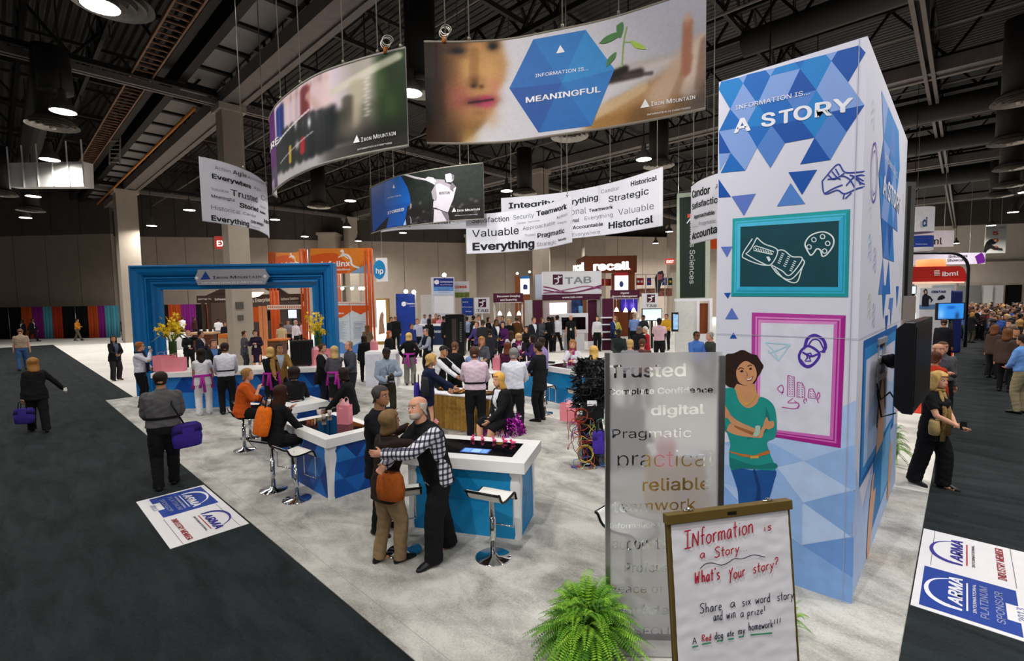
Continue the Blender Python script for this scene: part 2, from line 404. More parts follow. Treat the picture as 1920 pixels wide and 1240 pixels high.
# far doorways at the end of the right aisle
for i,(xa,xb,c) in enumerate(((1795,1838,'#7b7d7c'),(1840,1860,'#d9d6d6'),(1861,1880,'#dcd9d9'),(1884,1914,'#0d0b0d'))):
 a,b = D(xa,570,64),D(xb,570,63.6); mb = MB(); mb.bar((a.x,a.y,1.75),(b.x,b.y,1.75),.12,3.5)
 struct('door_%d' % (i+1),mb,mat(c,.8))

COLM = mat('#a59a8d',.9,0,.05,2,.15)
def column(name,c,w_,top,rot=0.0):
 mb = MB(); h = w_/2; mb.box((-h,-h,0),(h,h,top-.25)); mb.box((-h-.12,-h-.12,top-.25),(h+.12,h+.12,top))
 o = struct(name,mb,COLM); o.location = (c[0],c[1],0); o.rotation_euler[2] = rot; return o
for i,(x,y,w_) in enumerate(((-23.4,7.4,.82),(-45.7,7.1,1.25),(-20.75,25.1,.8),(-45.7,25.1,1.0))):
 column('pillar',(x,y),w_,11.2)
for px,d,w_,top in ((623,49,1.7,9.6),(885,53.5,1.1,9.8),(1018,54,1.6,10),(1113,52,2.2,10),(1262,50,1.0,10)):
 q = D(px,570,d); column('pillar',(q.x,q.y),w_,top,YAW)
# exit signs high on the pillars
def exit_sign(px,py,d,label):
 q = D(px,py,d); t = empty('exit_sign',q,YAW,label,'sign','red exit signs')
 MB().box((-.45,-.06,-.27),(.45,.06,.27)).build('housing',mat('#c9463e',.5,emit=.25),t)
 mb = MB(); s_ = Flat(Vector((-.33,-.062,-.18)),(1,0,0)); vs,fs = glyphs('EXIT',.02)
 x1 = max(v.x for v in vs); mb.add([(-.36+v.x/x1*.72,-.068,-.16+v.y*.46) for v in vs],fs); mb.build('lettering',mat('#ffe6df',.5,emit=1.5),t)
exit_sign(423,455,21.2,'small red exit sign high on the pale pillar behind the blue arch')
exit_sign(1010,478,52,'small red exit sign on the back wall above the maroon scanning sign')
exit_sign(1256,490,48,'small red exit sign beside the dark green hanging banner')
# electrical boxes on the pillar behind the arch
for (px,py,s_) in ((449,573,.3),(451,596,.22)):
 q = onplane(px,py,Vector((-23.4+.41,7.4,0)),Vector((1,0,0)))
 if abs(q.y-7.4) > .4: q.y = 7.4
 tag(MB().box((0,-s_/2,-s_/2),(.05,s_/2,s_/2)).build('wall_socket',mat('#55524e',.6),loc=q),'small dark electrical box on the pillar behind the arch, ' + ('upper one' if s_ > .25 else 'lower one'),'electrical box')

# ------------------------------------------------------------------ roof
DECK = bpy.data.materials.new('ribbed_roof_deck'); DECK.use_nodes = True
_n = DECK.node_tree; _b = _n.nodes['Principled BSDF']; _b.inputs['Base Color'].default_value = (.028,.025,.023,1); _b.inputs['Roughness'].default_value = .55
_t = _n.nodes.new('ShaderNodeTexCoord'); _w = _n.nodes.new('ShaderNodeTexWave'); _w.bands_direction = 'Y'; _w.inputs['Scale'].default_value = 1.05; _w.inputs['Distortion'].default_value = 0
_p = _n.nodes.new('ShaderNodeBump'); _p.inputs['Strength'].default_value = 1; _p.inputs['Distance'].default_value = .18
_n.links.new(_t.outputs['Object'],_w.inputs['Vector']); _n.links.new(_w.outputs['Fac'],_p.inputs['Height']); _n.links.new(_p.outputs[0],_b.inputs['Normal'])
struct('ceiling',MB().box((-75,-30,14.6),(40,130,14.9)),DECK)
IRON = mat('#37322f',.6,.2,.15,3); IRONDK = mat('#1f1c1b',.6,.2,.15,3); IRONLT = mat('#6d6662',.55,.2,.12,3)
def girder(name,axis,c,lo,hi,z0,z1,wd,M=None):
 mb = MB()
 for z,h in ((z0,.18),(z1,.14)):
  a = (lo,c,z) if axis == 'x' else (c,lo,z); b = (hi,c,z) if axis == 'x' else (c,hi,z)
  mb.bar(a,b,wd,h)
 n = max(2,int((hi-lo)/(z1-z0)/1.5))
 for i in range(n):
  p,q = lo+(hi-lo)*i/n,lo+(hi-lo)*(i+1)/n; mid = (p+q)/2
  for s0,s1,za,zb in ((p,mid,z1,z0),(mid,q,z0,z1)):
   a = (s0,c,za) if axis == 'x' else (c,s0,za); b = (s1,c,zb) if axis == 'x' else (c,s1,zb)
   mb.bar(a,b,.09,.09)
 return struct(name,mb,M or IRON)
for y in (-11,7.42,25.6,44,62):                      # main girders along the hall: a pair of channels with a truss above
 mb = MB()
 for dy in (-.34,.34): mb.bar((-75,y+dy,11.45),(30,y+dy,11.45),.22,.5)
 mb.bar((-75,y,11.3),(30,y,11.3),.5,.06)
 struct('beam',mb,IRONLT); girder('roof_truss','x',y,-75,30,11.8,14.2,.28,IRONDK)
for x in (-45.7,-23.4,-1.3,21):
 mb = MB(); mb.bar((x-.12,-25,11.25),(x-.12,110,11.25),.12,.22); mb.bar((x+.12,-25,11.25),(x+.12,110,11.25),.12,.22); struct('beam',mb,IRONLT)
 girder('roof_truss','y',x,-25,110,11.6,14.0,.2,IRONDK)
x = -56.8
while x < 20:
 if min(abs(x-k) for k in (-45.7,-23.4,-1.3)) > 1: girder('roof_truss','y',x,-25,100,12.9,14.3,.14,IRON)
 x += 5.575
for y in (-5,1.2,3.2,13.5,19.5,31.5,37.8,50,56): girder('roof_truss','x',y,-70,25,12.3,13.3,.12,IRONDK)
for y in (-2,10.4,16.4,22.4,28.6,34.6,41,47):     # thin pipes and hangers
 mb = MB(); mb.tube([(-70,y,11.75),(25,y,11.75)],.05,6); struct('beam',mb,IRONLT)
mb = MB()
for x in range(-66,22,4):
 for y in (3.2,10.4,16.4,22.4,28.6): mb.bar((x+.7,y,11.75),(x+.7,y,14.5),.04,.04)
struct('beam',mb,IRON)
# soffit of pale panels beside the main girder
mb = MB(); x = -66.0
while x < 12:
 mb.box((x,5.95,12.05),(x+1.9,7.05,12.1)); mb.box((x+1.9,5.9,11.95),(x+2.1,7.1,12.15),1); x += 2.1
struct('ceiling_soffit',mb,[mat('#8a8583',.8,0,.06,2),IRONDK])
mb = MB(); mb.bar((-66,5.7,12.1),(12,5.7,12.1),.3,.7); mb.bar((-66,5.15,12.3),(12,5.15,12.3),.25,.6); struct('beam',mb,IRONDK)
mb = MB()                                                # brown cable-tray ladder
for dy in (-.32,.32): mb.bar((-40,4.4+dy,11.6),(8,4.4+dy,11.6),.06,.12)
x = -40.0
while x < 8: mb.bar((x,4.08,11.6),(x,4.72,11.6),.05,.05); x += .45
tag(mb.build('cable_tray',mat('#7a5b45',.6,.2,.2,4)),'long brown ladder-like cable tray running under the roof beside the dark girder','cable tray')
a,b = G(365,203,10.9),G(182,383,10.9)
tag(MB().tube([a,b],.06,8).build('conduit',mat('#b8742e',.5,0,.1),smooth=True),'orange conduit pipe slanting beneath the roof toward the left pillar','conduit')
mb = MB(); q0,q1 = G(205,308,11.4),G(222,248,11.4)
for px in (205,224): mb.bar(D(px,308,27),D(px+2,246,27),.07,.07)
for i in range(8): mb.bar(D(205,304-i*8,27),D(224,304-i*8,27),.05,.05)
tag(mb.build('roof_ladder',mat('#9a9894',.5,.4)),'pale steel access ladder hanging below the roof girder at left','ladder')
# ventilation ducts
DUCT = mat('#282523',.6,.1,.1,2)
for y,z,r,x0,x1 in ((14.6,12.0,.42,-4.6,3),(18.6,11.6,.42,-6,3),(29.6,11.0,.5,-9,2.2),(36,11.0,.5,-9,2.2),(47,11,.6,-20,3),(1.8,11.2,.45,-52,-22),(-2.2,11.4,.5,-50,-12)):
 mb = MB(); mb.tube([(x0,y,z),(x1-.8,y,z),(x1-.25,y,z-.2),(x1,y,z-.8),(x1,y,z-1.4)],r,14); tag(mb.build('ventilation_duct',DUCT,smooth=True),kind='structure')
def diffuser(px,py,z=8.95,r=.72,drop=True,label=None):
 q = G(px,py,z); t = empty('air_diffuser',q,0,label,'air vent','round ceiling air vents')
 mb = MB()
 for k,(r0,r1) in enumerate(((1,.84),(.80,.60),(.56,.38),(.34,.16))):
  zz = -.02*k
  mb.loft([[Vector((rr*r*math.cos(2*PI*j/28),rr*r*math.sin(2*PI*j/28),h)) for j in range(28)] for rr,h in ((r0,zz),(r1,zz+.09),(r1-.02,zz+.11),(r0-.01,zz+.03))],0,False)
 mb.lathe([(.12*r,-.08),(.13*r,.02)],20)
 mb.build('louvre_rings',mat('#b9b3aa',.5,.2,.05),t,smooth=True)
 MB().lathe([(r*.9,.12),(r*.62,.3)],24).build('neck',mat('#4d4743',.6),t,smooth=True)
 if drop: MB().lathe([(r*.62,.3),(r*.62,2.6)],20).build('drop_duct',DUCT,t,smooth=True)
for i,(px,py,lb) in enumerate(((210,8,'round pale air vent at the very top left, largest of them all'),(99,237,'round air vent hanging under a wide dark duct at upper left'),(790,170,'round air vent showing between the two large hanging banners'),
  (1068,257,'round air vent just below the large banner with the woman'),(1235,312,'flat round air vent above the right end of the word banner'),(984,364,'round air vent above the left end of the rear word banner'),
  (1912,190,'round air vent highest at the right edge'),(1893,268,'round air vent second from the top at the right edge'),(1896,317,'round air vent third from the top at the right edge'),
  (1892,350,'round air vent fourth from the top at the right edge'),(1872,369,'round air vent lowest and farthest along the right aisle'),(598,389,'small round air vent far behind below the bent crowd banner'),(58,396,'small round air vent far off at left near the wall lamp'),(2,366,'small round air vent cut off by the left edge'))):
 diffuser(px,py,label=lb)
# high-bay lamps
def lamp_proto():
 t = empty('high_bay_lamp',(0,0,0),0)
 MB().lathe([(.33,-.02),(.32,.03),(.26,.18),(.14,.34),(.10,.40),(.10,.62),(.05,.66)],20).build('shade',mat('#6b6763',.4,.5,.1),t,smooth=True)
 MB().lathe([(.005,-.03),(.31,-.02)],20,cap=False).build('lens',mat('#fff8ec',.4,emit=22.0,var=.01),t)
 MB().tube([(0,0,.66),(0,0,6.0)],.02,6).build('stem',IRONDK,t)
 return t
lp = lamp_proto(); used = False; LK = kids(lp)
for lx,ly in LAMP_GRID:
 o = lp
 if used:
  o = lp.copy(); C.objects.link(o)
  for ch in LK: c = ch.copy(); C.objects.link(c); c.parent = o
 used = True; o.location = (lx,ly,LAMP_Z); u,v,dep = P((lx,ly,LAMP_Z))
 inv = dep > 0 and -40 < u < 1960 and -40 < v < 1240
 o['category'] = 'lamp'; o['group'] = 'high-bay lamps under the roof'
 o['label'] = 'glowing high-bay lamp hanging under the dark roof' if inv else 'high-bay lamp outside the picture'
 if inv: o['label'] = 'glowing high-bay lamp, %s, %s' % ('left part of the roof' if u < 480 else 'roof left of the middle' if u < 960 else 'roof right of the middle' if u < 1440 else 'far right part of the roof','near' if dep < 14 else 'second distance' if dep < 24 else 'farther off' if dep < 36 else 'very far off')
# bright plenum box lit by a lamp on the left
q0,q1 = D(30,352,20.6),D(168,355,19.9); mb = MB(); mb.bar((q0.x,q0.y,8.35),(q1.x,q1.y,8.15),.4,1.0)
for k in range(6):
 c = q0.lerp(q1,k/5); mb.bar((c.x+.18,c.y-.18,7.75),(c.x+.18,c.y-.18,9.5),.05,.05)
tag(mb.build('air_plenum',mat('#e6e4e2',.6,0,.03)),'long pale metal air duct box catching lamp light at the left','air duct')

# ------------------------------------------------------------------ pipe-and-drape along the far left wall
def drape(xa,xb,d,col,label,z1=2.75):
 a,b = D(xa,600,d),D(xb,600,d); a.z = b.z = 0; L = (b-a).length; n = max(6,int(L*14)); t = (b-a)/L; nn = Vector((t.y,-t.x,0))
 if nn.dot(a) > 0: nn = -nn
 rings = []
 for k in range(n+1):
  p = a+t*(L*k/n); off = .06*math.sin(k*1.9+L)+.03*math.sin(k*.83); rings.append((p+nn*off,p+nn*(off*.55)))
 mb = MB(); vs = [p+Vector((0,0,.03)) for p,q in rings]+[q+Vector((0,0,z1)) for p,q in rings]; N = n+1
 mb.add(vs,[(i,i+1,N+i+1,N+i) for i in range(n)])
 o = mb.build('drape',cloth(col),smooth=True); sm = o.modifiers.new('s','SOLIDIFY'); sm.thickness = .01
 tag(o,label,'curtain','pipe and drape curtains along the back wall')
BK,OR,PU,TE,RO = '#0f0d0e','#b4491f','#7d1f78','#4c93a8','#a8331c'
for xa,xb,c,lb in ((-60,18,BK,'black drape cut off by the left edge of the picture'),(18,41,BK,'black drape just left of the first orange drape'),(41,62,OR,'orange drape nearest the left edge'),(62,82,PU,'purple drape between orange and teal at far left'),
  (82,99,TE,'teal drape between the purple and the red-orange drape'),(99,118,RO,'red-orange drape right of the first teal drape'),(118,142,BK,'black drape behind the man in the orange shirt, left half'),(142,166,BK,'black drape behind the man in the orange shirt, right half'),
  (166,185,OR,'orange drape right of the man in the orange shirt'),(185,198,PU,'narrow purple drape left of the wide teal drape'),(198,224,TE,'wide teal drape beside the left pillar')):
 drape(xa,xb,41.3,c,lb)
for xa,xb,c,lb in ((296,317,BK,'black drape seen through the blue arch at left'),(317,341,OR,'orange drape seen through the blue arch'),(341,369,PU,'purple drape seen through the blue arch'),(369,389,BK,'black drape right of the purple one inside the arch'),(389,403,OR,'narrow orange drape inside the arch by the pillar')):
 drape(xa,xb,43.5,c,lb)
for xa,xb in ((16,19),(141,143)):
 q = D(xa+1,600,41.1); tag(MB().tube([(q.x,q.y,0),(q.x,q.y,2.9)],.025,8).build('drape_pole',STEEL,smooth=True),'thin steel drape pole, ' + ('at the far left' if xa < 50 else 'between the two black drapes'),'pole')
# ================================================================== hung banners
def zz(ox,oy,s): return lambda *p: [(ox+x/s,oy+y/s) for x,y in p]
def wires(root,surf,us,ztop=12.0,M=None):
 for u in us:
  q = surf.pt(u,surf.h,0); mb = MB(); mb.tube([q,(q.x,q.y,ztop)],.011,5); mb.ball(q+Vector((0,0,.05)),.035,6)
  mb.build('hanging_wire',M or mat('#9b958c',.4,.6),root,smooth=True)
def edge_tubes(root,surf,M,r=.02,n=40):
 for v in (0,surf.h):
  mb = MB(); mb.tube([surf.pt(surf.w*i/n,v,-.01) for i in range(n+1)],r,6); mb.build('hem_tube',M,root,smooth=True)
def backing(root,surf,M,n=48,off=-.02):
 mb = MB(); a = [surf.pt(surf.w*i/n,0,off) for i in range(n+1)]; b = [surf.pt(surf.w*i/n,surf.h,off) for i in range(n+1)]
 mb.add(a+b,[(i,n+1+i,n+2+i,i+1) for i in range(n)]);
 for u in (0,surf.w): mb.quad(surf.pt(u,0,0),surf.pt(u,surf.h,0),surf.pt(u,surf.h,off),surf.pt(u,0,off))
 mb.build('back_fabric',M,root)
def logo(mb,surf,tri,txt,x0,y0,x1,y1,yt,small=None,off=.006):
 poly_px(mb,surf,tri,off)
 a,b,c = surf.uv(x0,y0),surf.uv(x1,y1),surf.uv(x0,yt); cap = c[1]-a[1]; W = b[0]-a[0]; sl = (b[1]-a[1])/W
 # small capitals: first letters taller
 parts = []; words = txt.split(' '); n = sum(1.25+.86*(len(wd)-1) for wd in words)+.5*(len(words)-1); u = 0
 for wd in words:
  for j,ch in enumerate(wd):
   k = 1.25 if j == 0 else .86; wch = k*(.55 if ch == 'I' else 1.1 if ch == 'M' else .86)
   parts.append((ch,u,wch,1.0 if j == 0 else .78)); u += k*(.75 if ch == 'I' else 1.2 if ch == 'M' else 1.0)
  u += .5
 u = parts[-1][1]+parts[-1][2]
 for ch,p,wch,hh in parts:
  f0,f1 = p/u*W,(p+wch*.95)/u*W; text_uv(mb,surf,ch,(a[0]+f0,a[1]+f0*sl),(a[0]+f1,a[1]+f1*sl),cap*hh*1.12,.012,off)
 if small: text_px(mb,surf,*small,off=off)
def banner_root(name,surf,label,group=None):
 q = surf.pt(surf.w/2,0); return empty(name,q,0,label,'banner',group)
def fix_parent(root):   # children were modelled in world space
 bpy.context.view_layer.update(); inv = root.matrix_world.inverted()
 for o in kids(root): o.matrix_parent_inverse = inv
WOOD_HOOK = mat('#a5622b',.5)

# --- the woman and the seedling
bn = Bent([(800,78,268,8.6),(873,78,269,8.55),(955,73,265,8.4),(1040,57,253.5,8.2),(1140,35,239,7.85),(1250,0,219,7.4),(1322,-26,203,7.08)])
rt_ = banner_root('hanging_banner',bn,'large bent banner with a blurred woman, blue hexagon and seedling in a hand','photo banners hung over the stand')
def paint_seed(s,t):
 c = Canvas(s,t,'#d6d3da')
 c.grad(smooth01((s-.62)/.38),'#a9a9b4',.8); c.grad(smooth01((t-.5)*2)*smooth01((s-.5)*2),'#c3c2d2',.8)
 edge = np.interp(t,[0,.1,.22,.32,.42,.5,.6,.75,1.0],[.13,.185,.235,.262,.283,.275,.302,.315,.292]); face = 1/(1+np.exp((s-edge)/.008)); c.grad(face,'#b5834f')
 c.mix(face*smooth01((.19-s)/.15),'#3f2712'); c.mix(face*smooth01((.09-s)/.08),'#1b0f06'); c.mix(face*smooth01((.34-t)/.3)*.7,'#4a2e16')
 c.mix(face*np.exp(-((s-.245)/.05)**2-((t-.66)/.2)**2)*.8,'#d2a468'); c.mix(face*np.exp(-((s-.165)/.03)**2-((t-.72)/.22)**2)*.7,'#cd9c62')
 c.blob(.13,.46,.05,.14,'#a8574c',.7); c.blob(.265,.55,.025,.10,'#c8796a',.6); c.blob(.255,.24,.03,.1,'#c89a6c',.5)
 c.blob(.122,.92,.040,.050,'#1c1210',.95); c.blob(.125,.90,.022,.022,'#0b0a0c',.9); c.blob(.118,1.0,.055,.035,'#33200f',.9); c.blob(.13,.86,.045,.03,'#7a5230',.5)
 c.blob(.262,.95,.024,.05,'#1d1311',.95); c.blob(.262,.94,.012,.025,'#0b0a0c',.9); c.blob(.255,1.02,.04,.03,'#33200f',.9)
 c.seg(.190,.90,.186,.66,.05,'#8a5e34',.55,2.6); c.blob(.193,.60,.030,.055,'#5e3a1e',.85); c.blob(.214,.60,.012,.04,'#c08a58',.8); c.blob(.185,.565,.012,.025,'#2a160c',.8); c.blob(.215,.555,.010,.022,'#3c2112',.7)
 c.blob(.205,.41,.055,.045,'#5a1a2c',.95); c.blob(.235,.425,.030,.042,'#b02a5a',.95); c.blob(.232,.37,.030,.030,'#c24470',.7); c.seg(.165,.40,.258,.425,.012,'#2e0c18',.85,2.6); c.blob(.20,.30,.03,.03,'#8a5c38',.6)
 c.mix(face*smooth01((.22-t)/.22)*smooth01((.17-s)/.08)*.8,'#3a2410'); c.blob(.16,.06,.035,.10,'#b08a44',.7)
 # sand strip and soil behind the hand
 c.blob(.80,.50,.13,.05,'#b7a79b',.7); c.blob(.74,.42,.1,.06,'#e2d9d6',.9); c.blob(.88,.47,.1,.04,'#d6ccc6',.8)
 # hand
 c.seg(.66,.02,.88,.22,.17,'#a2763f',1,2.6); c.seg(.70,.18,.92,.30,.075,'#b98d5f',.9,2.6); c.seg(.64,.14,.80,.30,.05,'#d7b993',.8,2.6)
 c.seg(.80,.0,1.0,.16,.16,'#6f4e2a',.85,2.6); c.seg(.86,.20,.975,.50,.13,'#cfae96',.95,2.6); c.seg(.955,.2,.99,.52,.09,'#e2cbbd',.9,2.6); c.seg(.90,.15,.95,.45,.035,'#a57c5c',.6,2.6); c.seg(.94,.35,.945,.74,.045,'#b0765d',1,2.6); c.blob(.945,.78,.012,.05,'#d59f83',.9)
 c.seg(.985,.2,1.0,.55,.05,'#8d6a55',.8,2.6); c.grad(smooth01((s-.90)/.1)*smooth01((.33-t)/.3),'#4a4340',.85)
 c.seg(.66,.44,.79,.44,.045,'#2a201f',.95,2.6); c.seg(.68,.47,.74,.50,.04,'#191213',1,2.6); c.seg(.74,.44,.83,.41,.02,'#4b3c3a',.8,2.6)
 c.noise(.02,3,200,90); return c.rgb
sheet('printed_fabric',bn,0,bn.w,0,bn.h,300,110,paint_seed,rt_)
z2 = zz(640,0,3); B1,B2,B3,B4 = '#0a50a4','#0f66b6','#1274c2','#1a86ce'
mb = MB()
hexp = z2((1375,168),(1537,388),(1407,708),(1110,746),(945,495),(1080,222)); cen = z2((1240,465))[0]
for i,mi in enumerate((2,1,0,3,0,1)): poly_px(mb,bn,[hexp[i],hexp[(i+1) % 6],cen],.004,[1,2,3,0][mi])
mb.build('hexagon',[mat(B1,.5),mat(B2,.5),mat(B3,.5),mat(B4,.5)],rt_)
mb = MB(); poly_px(mb,bn,z2((1210,300),(1258,293),(1232,253)),.008)
text_px(mb,bn,'INFORMATION IS...',*z2((1092,435))[0],*z2((1390,392))[0],z2((1092,408))[0][1],.0,.008)
text_px(mb,bn,'MEANINGFUL',*z2((1038,578))[0],*z2((1460,515))[0],z2((1038,535))[0][1],.022,.008)
logo(mb,bn,z2((1683,608),(1735,600),(1710,556)),'IRON MOUNTAIN',*z2((1743,597))[0],*z2((1992,556))[0],z2((1743,565))[0][1],('INFORMATION IS EVERYTHING',*z2((1720,650))[0],*z2((1965,610))[0],z2((1720,637))[0][1]),.008)
mb.build('lettering',mat('#f4f4f6',.5,emit=.0),rt_)
mb = MB()
line_px(mb,bn,z2((1578,375),(1583,300),(1590,225),(1606,150)),.022,.008,0,True); line_px(mb,bn,z2((1590,235),(1625,235),(1640,228)),.014,.008,0,True)
for L in (((1448,245),(1490,205),(1550,182),(1560,205),(1500,240)),((1548,145),(1583,125),(1587,165),(1568,215),(1550,185)),((1630,225),(1690,250),(1713,275),(1660,270),(1632,245)),((1490,380),(1500,330),(1545,292),(1540,325),(1515,355))):
 q = spline([bn.uv(*p) for p in z2(*L,L[0])],4); poly_uv(mb,bn,q[:-1],.010,1 if L[0][0] == 1630 else 2)
mb.build('seedling_print',[mat('#8fae4a',.5),mat('#a9c93f',.5),mat('#3f7a3a',.5)],rt_)
backing(rt_,bn,mat('#b9b6b4',.8)); edge_tubes(rt_,bn,mat('#8c8478',.5)); wires(rt_,bn,(.38,.8,bn.w*.52,bn.w*.72,bn.w*.97))
def coil(root,surf,u,r=.09):
 q = surf.pt(u,surf.h)+Vector((0,0,.16)); mb = MB()
 for k in range(3):
  mb.tube([q+RTH*(r*math.cos(a*.35)+.02*k)+Vector((0,0,r*math.sin(a*.35)+.02*k))+FWH*(.03*math.sin(a*.2+k)) for a in range(18)],.008,5)
 mb.box((q.x-.03,q.y-.03,q.z-.18),(q.x+.03,q.y+.03,q.z-.08),1); mb.build('wire_coil',[mat('#d8d4cc',.3,.8),WOOD_HOOK],root,smooth=True)
coil(rt_,bn,.36); fix_parent(rt_)

# --- the sports crowd
bn = Bent([(518,240,369,12.1),(511,226,362,11.3),(523,200.6,349,10.65),(551.6,173.5,330,9.85),(603,140,308,9.05),(688,110,287,8.6),(765,90,273,8.2)])
rt_ = banner_root('hanging_banner',bn,'large bent banner with a blurred crowd of runners and purple left end','photo banners hung over the stand')
def paint_crowd(s,t):
 c = Canvas(s,t,'#d3c3cf'); r = random.Random(4)
 s = c.s
 c.grad(smooth01((.60-t)/.12),'#1a1e1c',.95); c.grad(smooth01((.20-t)/.1),'#cfc8cb',.85)
 c.grad(smooth01((s-.72)/.1)*smooth01((t-.1)*3),'#8d8a78',.7); c.grad(smooth01((s-.86)/.06),'#1c3014',.95)
 for k in range(16):
  x = .30+.42*k/16; c.seg(x,.62,x+.01,.95,.05,r.choice(['#d9c3cf','#e8e0e6','#c9a9b4','#b8b2c4','#e3cdd0']),.8,2.2); c.blob(x+.005,.93,.012,.05,r.choice(['#a37d68','#d7b0a0']),.6)
 for x,col,a in ((.305,'#23306b',.95),(.335,'#2a3f9d',.9),(.36,'#1f2d63',.9),(.56,'#7d2026',.95),(.585,'#8e2b2a',.9),(.57,'#6d1a20',.9)): c.seg(x,.62,x+.006,.90,.055,col,a,2.2)
 for x in (.36,.40,.45,.52,.57,.61,.66,.70): c.seg(x,.16,x+.01,.58,.06,r.choice(['#141a1c','#1c2222','#10151a','#24252c']),.95,2.2)
 c.seg(.43,.2,.435,.36,.03,'#c9a72f',.9,2.2); c.seg(.54,.24,.545,.36,.045,'#b51d24',.95,2.2); c.blob(.60,.52,.012,.06,'#e7e6ea',.95); c.blob(.50,.34,.018,.05,'#dcd2d6',.8)
 c.seg(.27,.52,.60,.66,.012,'#e5dfe4',.9,2.2,3); c.seg(.32,.26,.62,.40,.010,'#c8bfc2',.7,2.2,3)
 c.seg(.60,.82,.66,.66,.05,'#caa49a',.8,2.2); c.seg(.66,.84,.70,.68,.09,'#e2c4c6',.8,2.2); c.seg(.73,.75,.97,.93,.045,'#cfcab8',.85,2.2)
 for k in range(12): c.blob(.85+.006*(k % 2),.40+.035*k,.012,.014,'#d5cfbf',.9)
 c.seg(.80,.35,.815,.75,.06,'#b1a68e',.8,2.2); c.seg(.775,.3,.78,.62,.05,'#3d3a30',.8,2.2); c.blob(.80,.27,.06,.12,'#8d8378',.6); c.blob(.94,.45,.03,.15,'#3f5a2a',.7); c.blob(.91,.7,.02,.15,'#4d6d30',.6)
 c.grad(smooth01((s-.62)/.1)*smooth01((.16-t)/.05),'#56504e',.9); c.grad(smooth01((s-.62)/.3)*smooth01((.42-t)/.3),'#1d1a19',.8)
 c.grad(smooth01((.275-s)/.02),'#5e2a6b',1.0); c.grad(smooth01((.27-s)/.02)*smooth01((.32-t)/.06),'#4c4a58',.9); c.grad(smooth01((.23-s)/.03)*smooth01((.17-t)/.05),'#b79bb4',.8)
 c.grad(smooth01((.12-s)/.02),'#5b5068',.9); return c.rgb
sheet('printed_fabric',bn,0,bn.w,0,bn.h,300,90,paint_crowd,rt_)
zc = zz(500,60,3.875); mb = MB()
text_px(mb,bn,'HERE',*zc((43,890))[0],*zc((92,805))[0],zc((43,835))[0][1],.02,.01)
logo(mb,bn,zc((632,808),(680,800),(658,748)),'IRON MOUNTAIN',*zc((690,800))[0],*zc((942,748))[0],zc((690,760))[0][1],('INFORMATION IS EVERYTHING',*zc((662,862))[0],*zc((913,812))[0],zc((662,846))[0][1]),.012)
mb.build('lettering',mat('#f4f4f6',.5),rt_)
backing(rt_,bn,mat('#c9c4c4',.8)); edge_tubes(rt_,bn,mat('#8c8880',.5),.025); wires(rt_,bn,(bn.w*.36,bn.w*.55,bn.w*.77,bn.w*.9,bn.w*.985)); coil(rt_,bn,bn.w*.93); fix_parent(rt_)

# --- the batter
bn = Bent([(695.5,353,438,17.6),(722.6,340,430,16.8),(752,330,425.5,16.1),(796,321,420,15.5),(847.7,312.6,414.5,15.0),(908,305.5,410.6,14.7)])
rt_ = banner_root('hanging_banner',bn,'bent dark banner with a black and white batter and blue left end','photo banners hung over the stand')
def paint_bat(s,t):
 c = Canvas(s,t,'#262c29'); c.grad(smooth01((.5-t)/.3),'#211d1e',.9); c.noise(.02,2,60,30); r = random.Random(8)
 for k in range(70): c.blob(.36+.6*r.random(),.03+.42*r.random()**1.3,.010,.02,r.choice(['#6d6769','#4c4748','#8d8587','#39363a']),.5)
 return c.rgb
sheet('printed_fabric',bn,0,bn.w,0,bn.h,200,70,paint_bat,rt_)
zb = zz(680,290,7.75); mb = MB()
poly_px(mb,bn,zb((122,492),(330,392),(320,640),(330,760),(380,900),(150,1145)),.004,0); poly_px(mb,bn,zb((330,392),(560,312),(650,470),(690,600),(700,700),(330,760),(310,640)),.004,1); poly_px(mb,bn,zb((330,760),(700,690),(650,760),(630,900),(590,1030),(345,1075),(380,900)),.004,2)
poly_px(mb,bn,zb((590,1030),(625,935),(636,1022)),.006,3)
mb.build('blue_facets',[mat('#0c4fae',.5),mat('#1763c0',.5),mat('#0f58b6',.5),mat('#a9cbe8',.5)],rt_)
mb = MB()   # batter in greys: bat, arms, jersey, trousers, head, cap, belt
for mi,L in ((0,((585,295),(640,283),(760,318),(935,355),(935,380),(760,350))),(1,((1000,350),(1190,365),(1200,400),(1290,440),(1275,500),(1180,470),(1060,420))),(0,((1060,430),(1130,420),(1240,470),(1290,520),(1340,480),(1362,470),(1320,640),(1240,840),(1130,800),(1060,770),(1080,600))),
              (2,((1300,400),(1362,470),(1340,560),(1290,520),(1270,470))),(1,((1000,540),(1060,430),(1080,600),(1060,680),(1020,640))),(0,((1025,760),(1030,680),(1060,650),(1110,740),(1120,800),(1050,790))),(0,((1040,790),(1130,800),(1240,845),(1260,960),(1220,965),(1030,985))),(2,((1140,820),(1245,850),(1262,960),(1222,965))),(3,((1040,770),(1110,780),(1245,830),(1240,850),(1110,805),(1040,790))),
              (0,((1200,290),(1250,260),(1330,300),(1328,360),(1290,400),(1220,400),(1203,340))),(2,((1290,280),(1333,300),(1328,360),(1300,372))),(3,((1200,290),(1215,240),(1260,225),(1320,262),(1338,310),(1270,268))),(0,((915,345),(950,320),(1030,335),(1075,390),(1050,440),(975,400),(935,385))),(3,((640,900),(670,880),(700,930),(700,1010),(640,1030))),(1,((690,705),(715,715),(712,770),(690,790)))):
 poly_px(mb,bn,zb(*L),.006+.001*(mi == 3)+.0005*len(L) % .003,mi)
line_px(mb,bn,zb((665,895),(700,930),(705,1000)),.03,.009,0,True); text_px(mb,bn,'BOSTON',*zb((1115,580))[0],*zb((1270,570))[0],zb((1115,530))[0][1],.015,.012,mi=3)
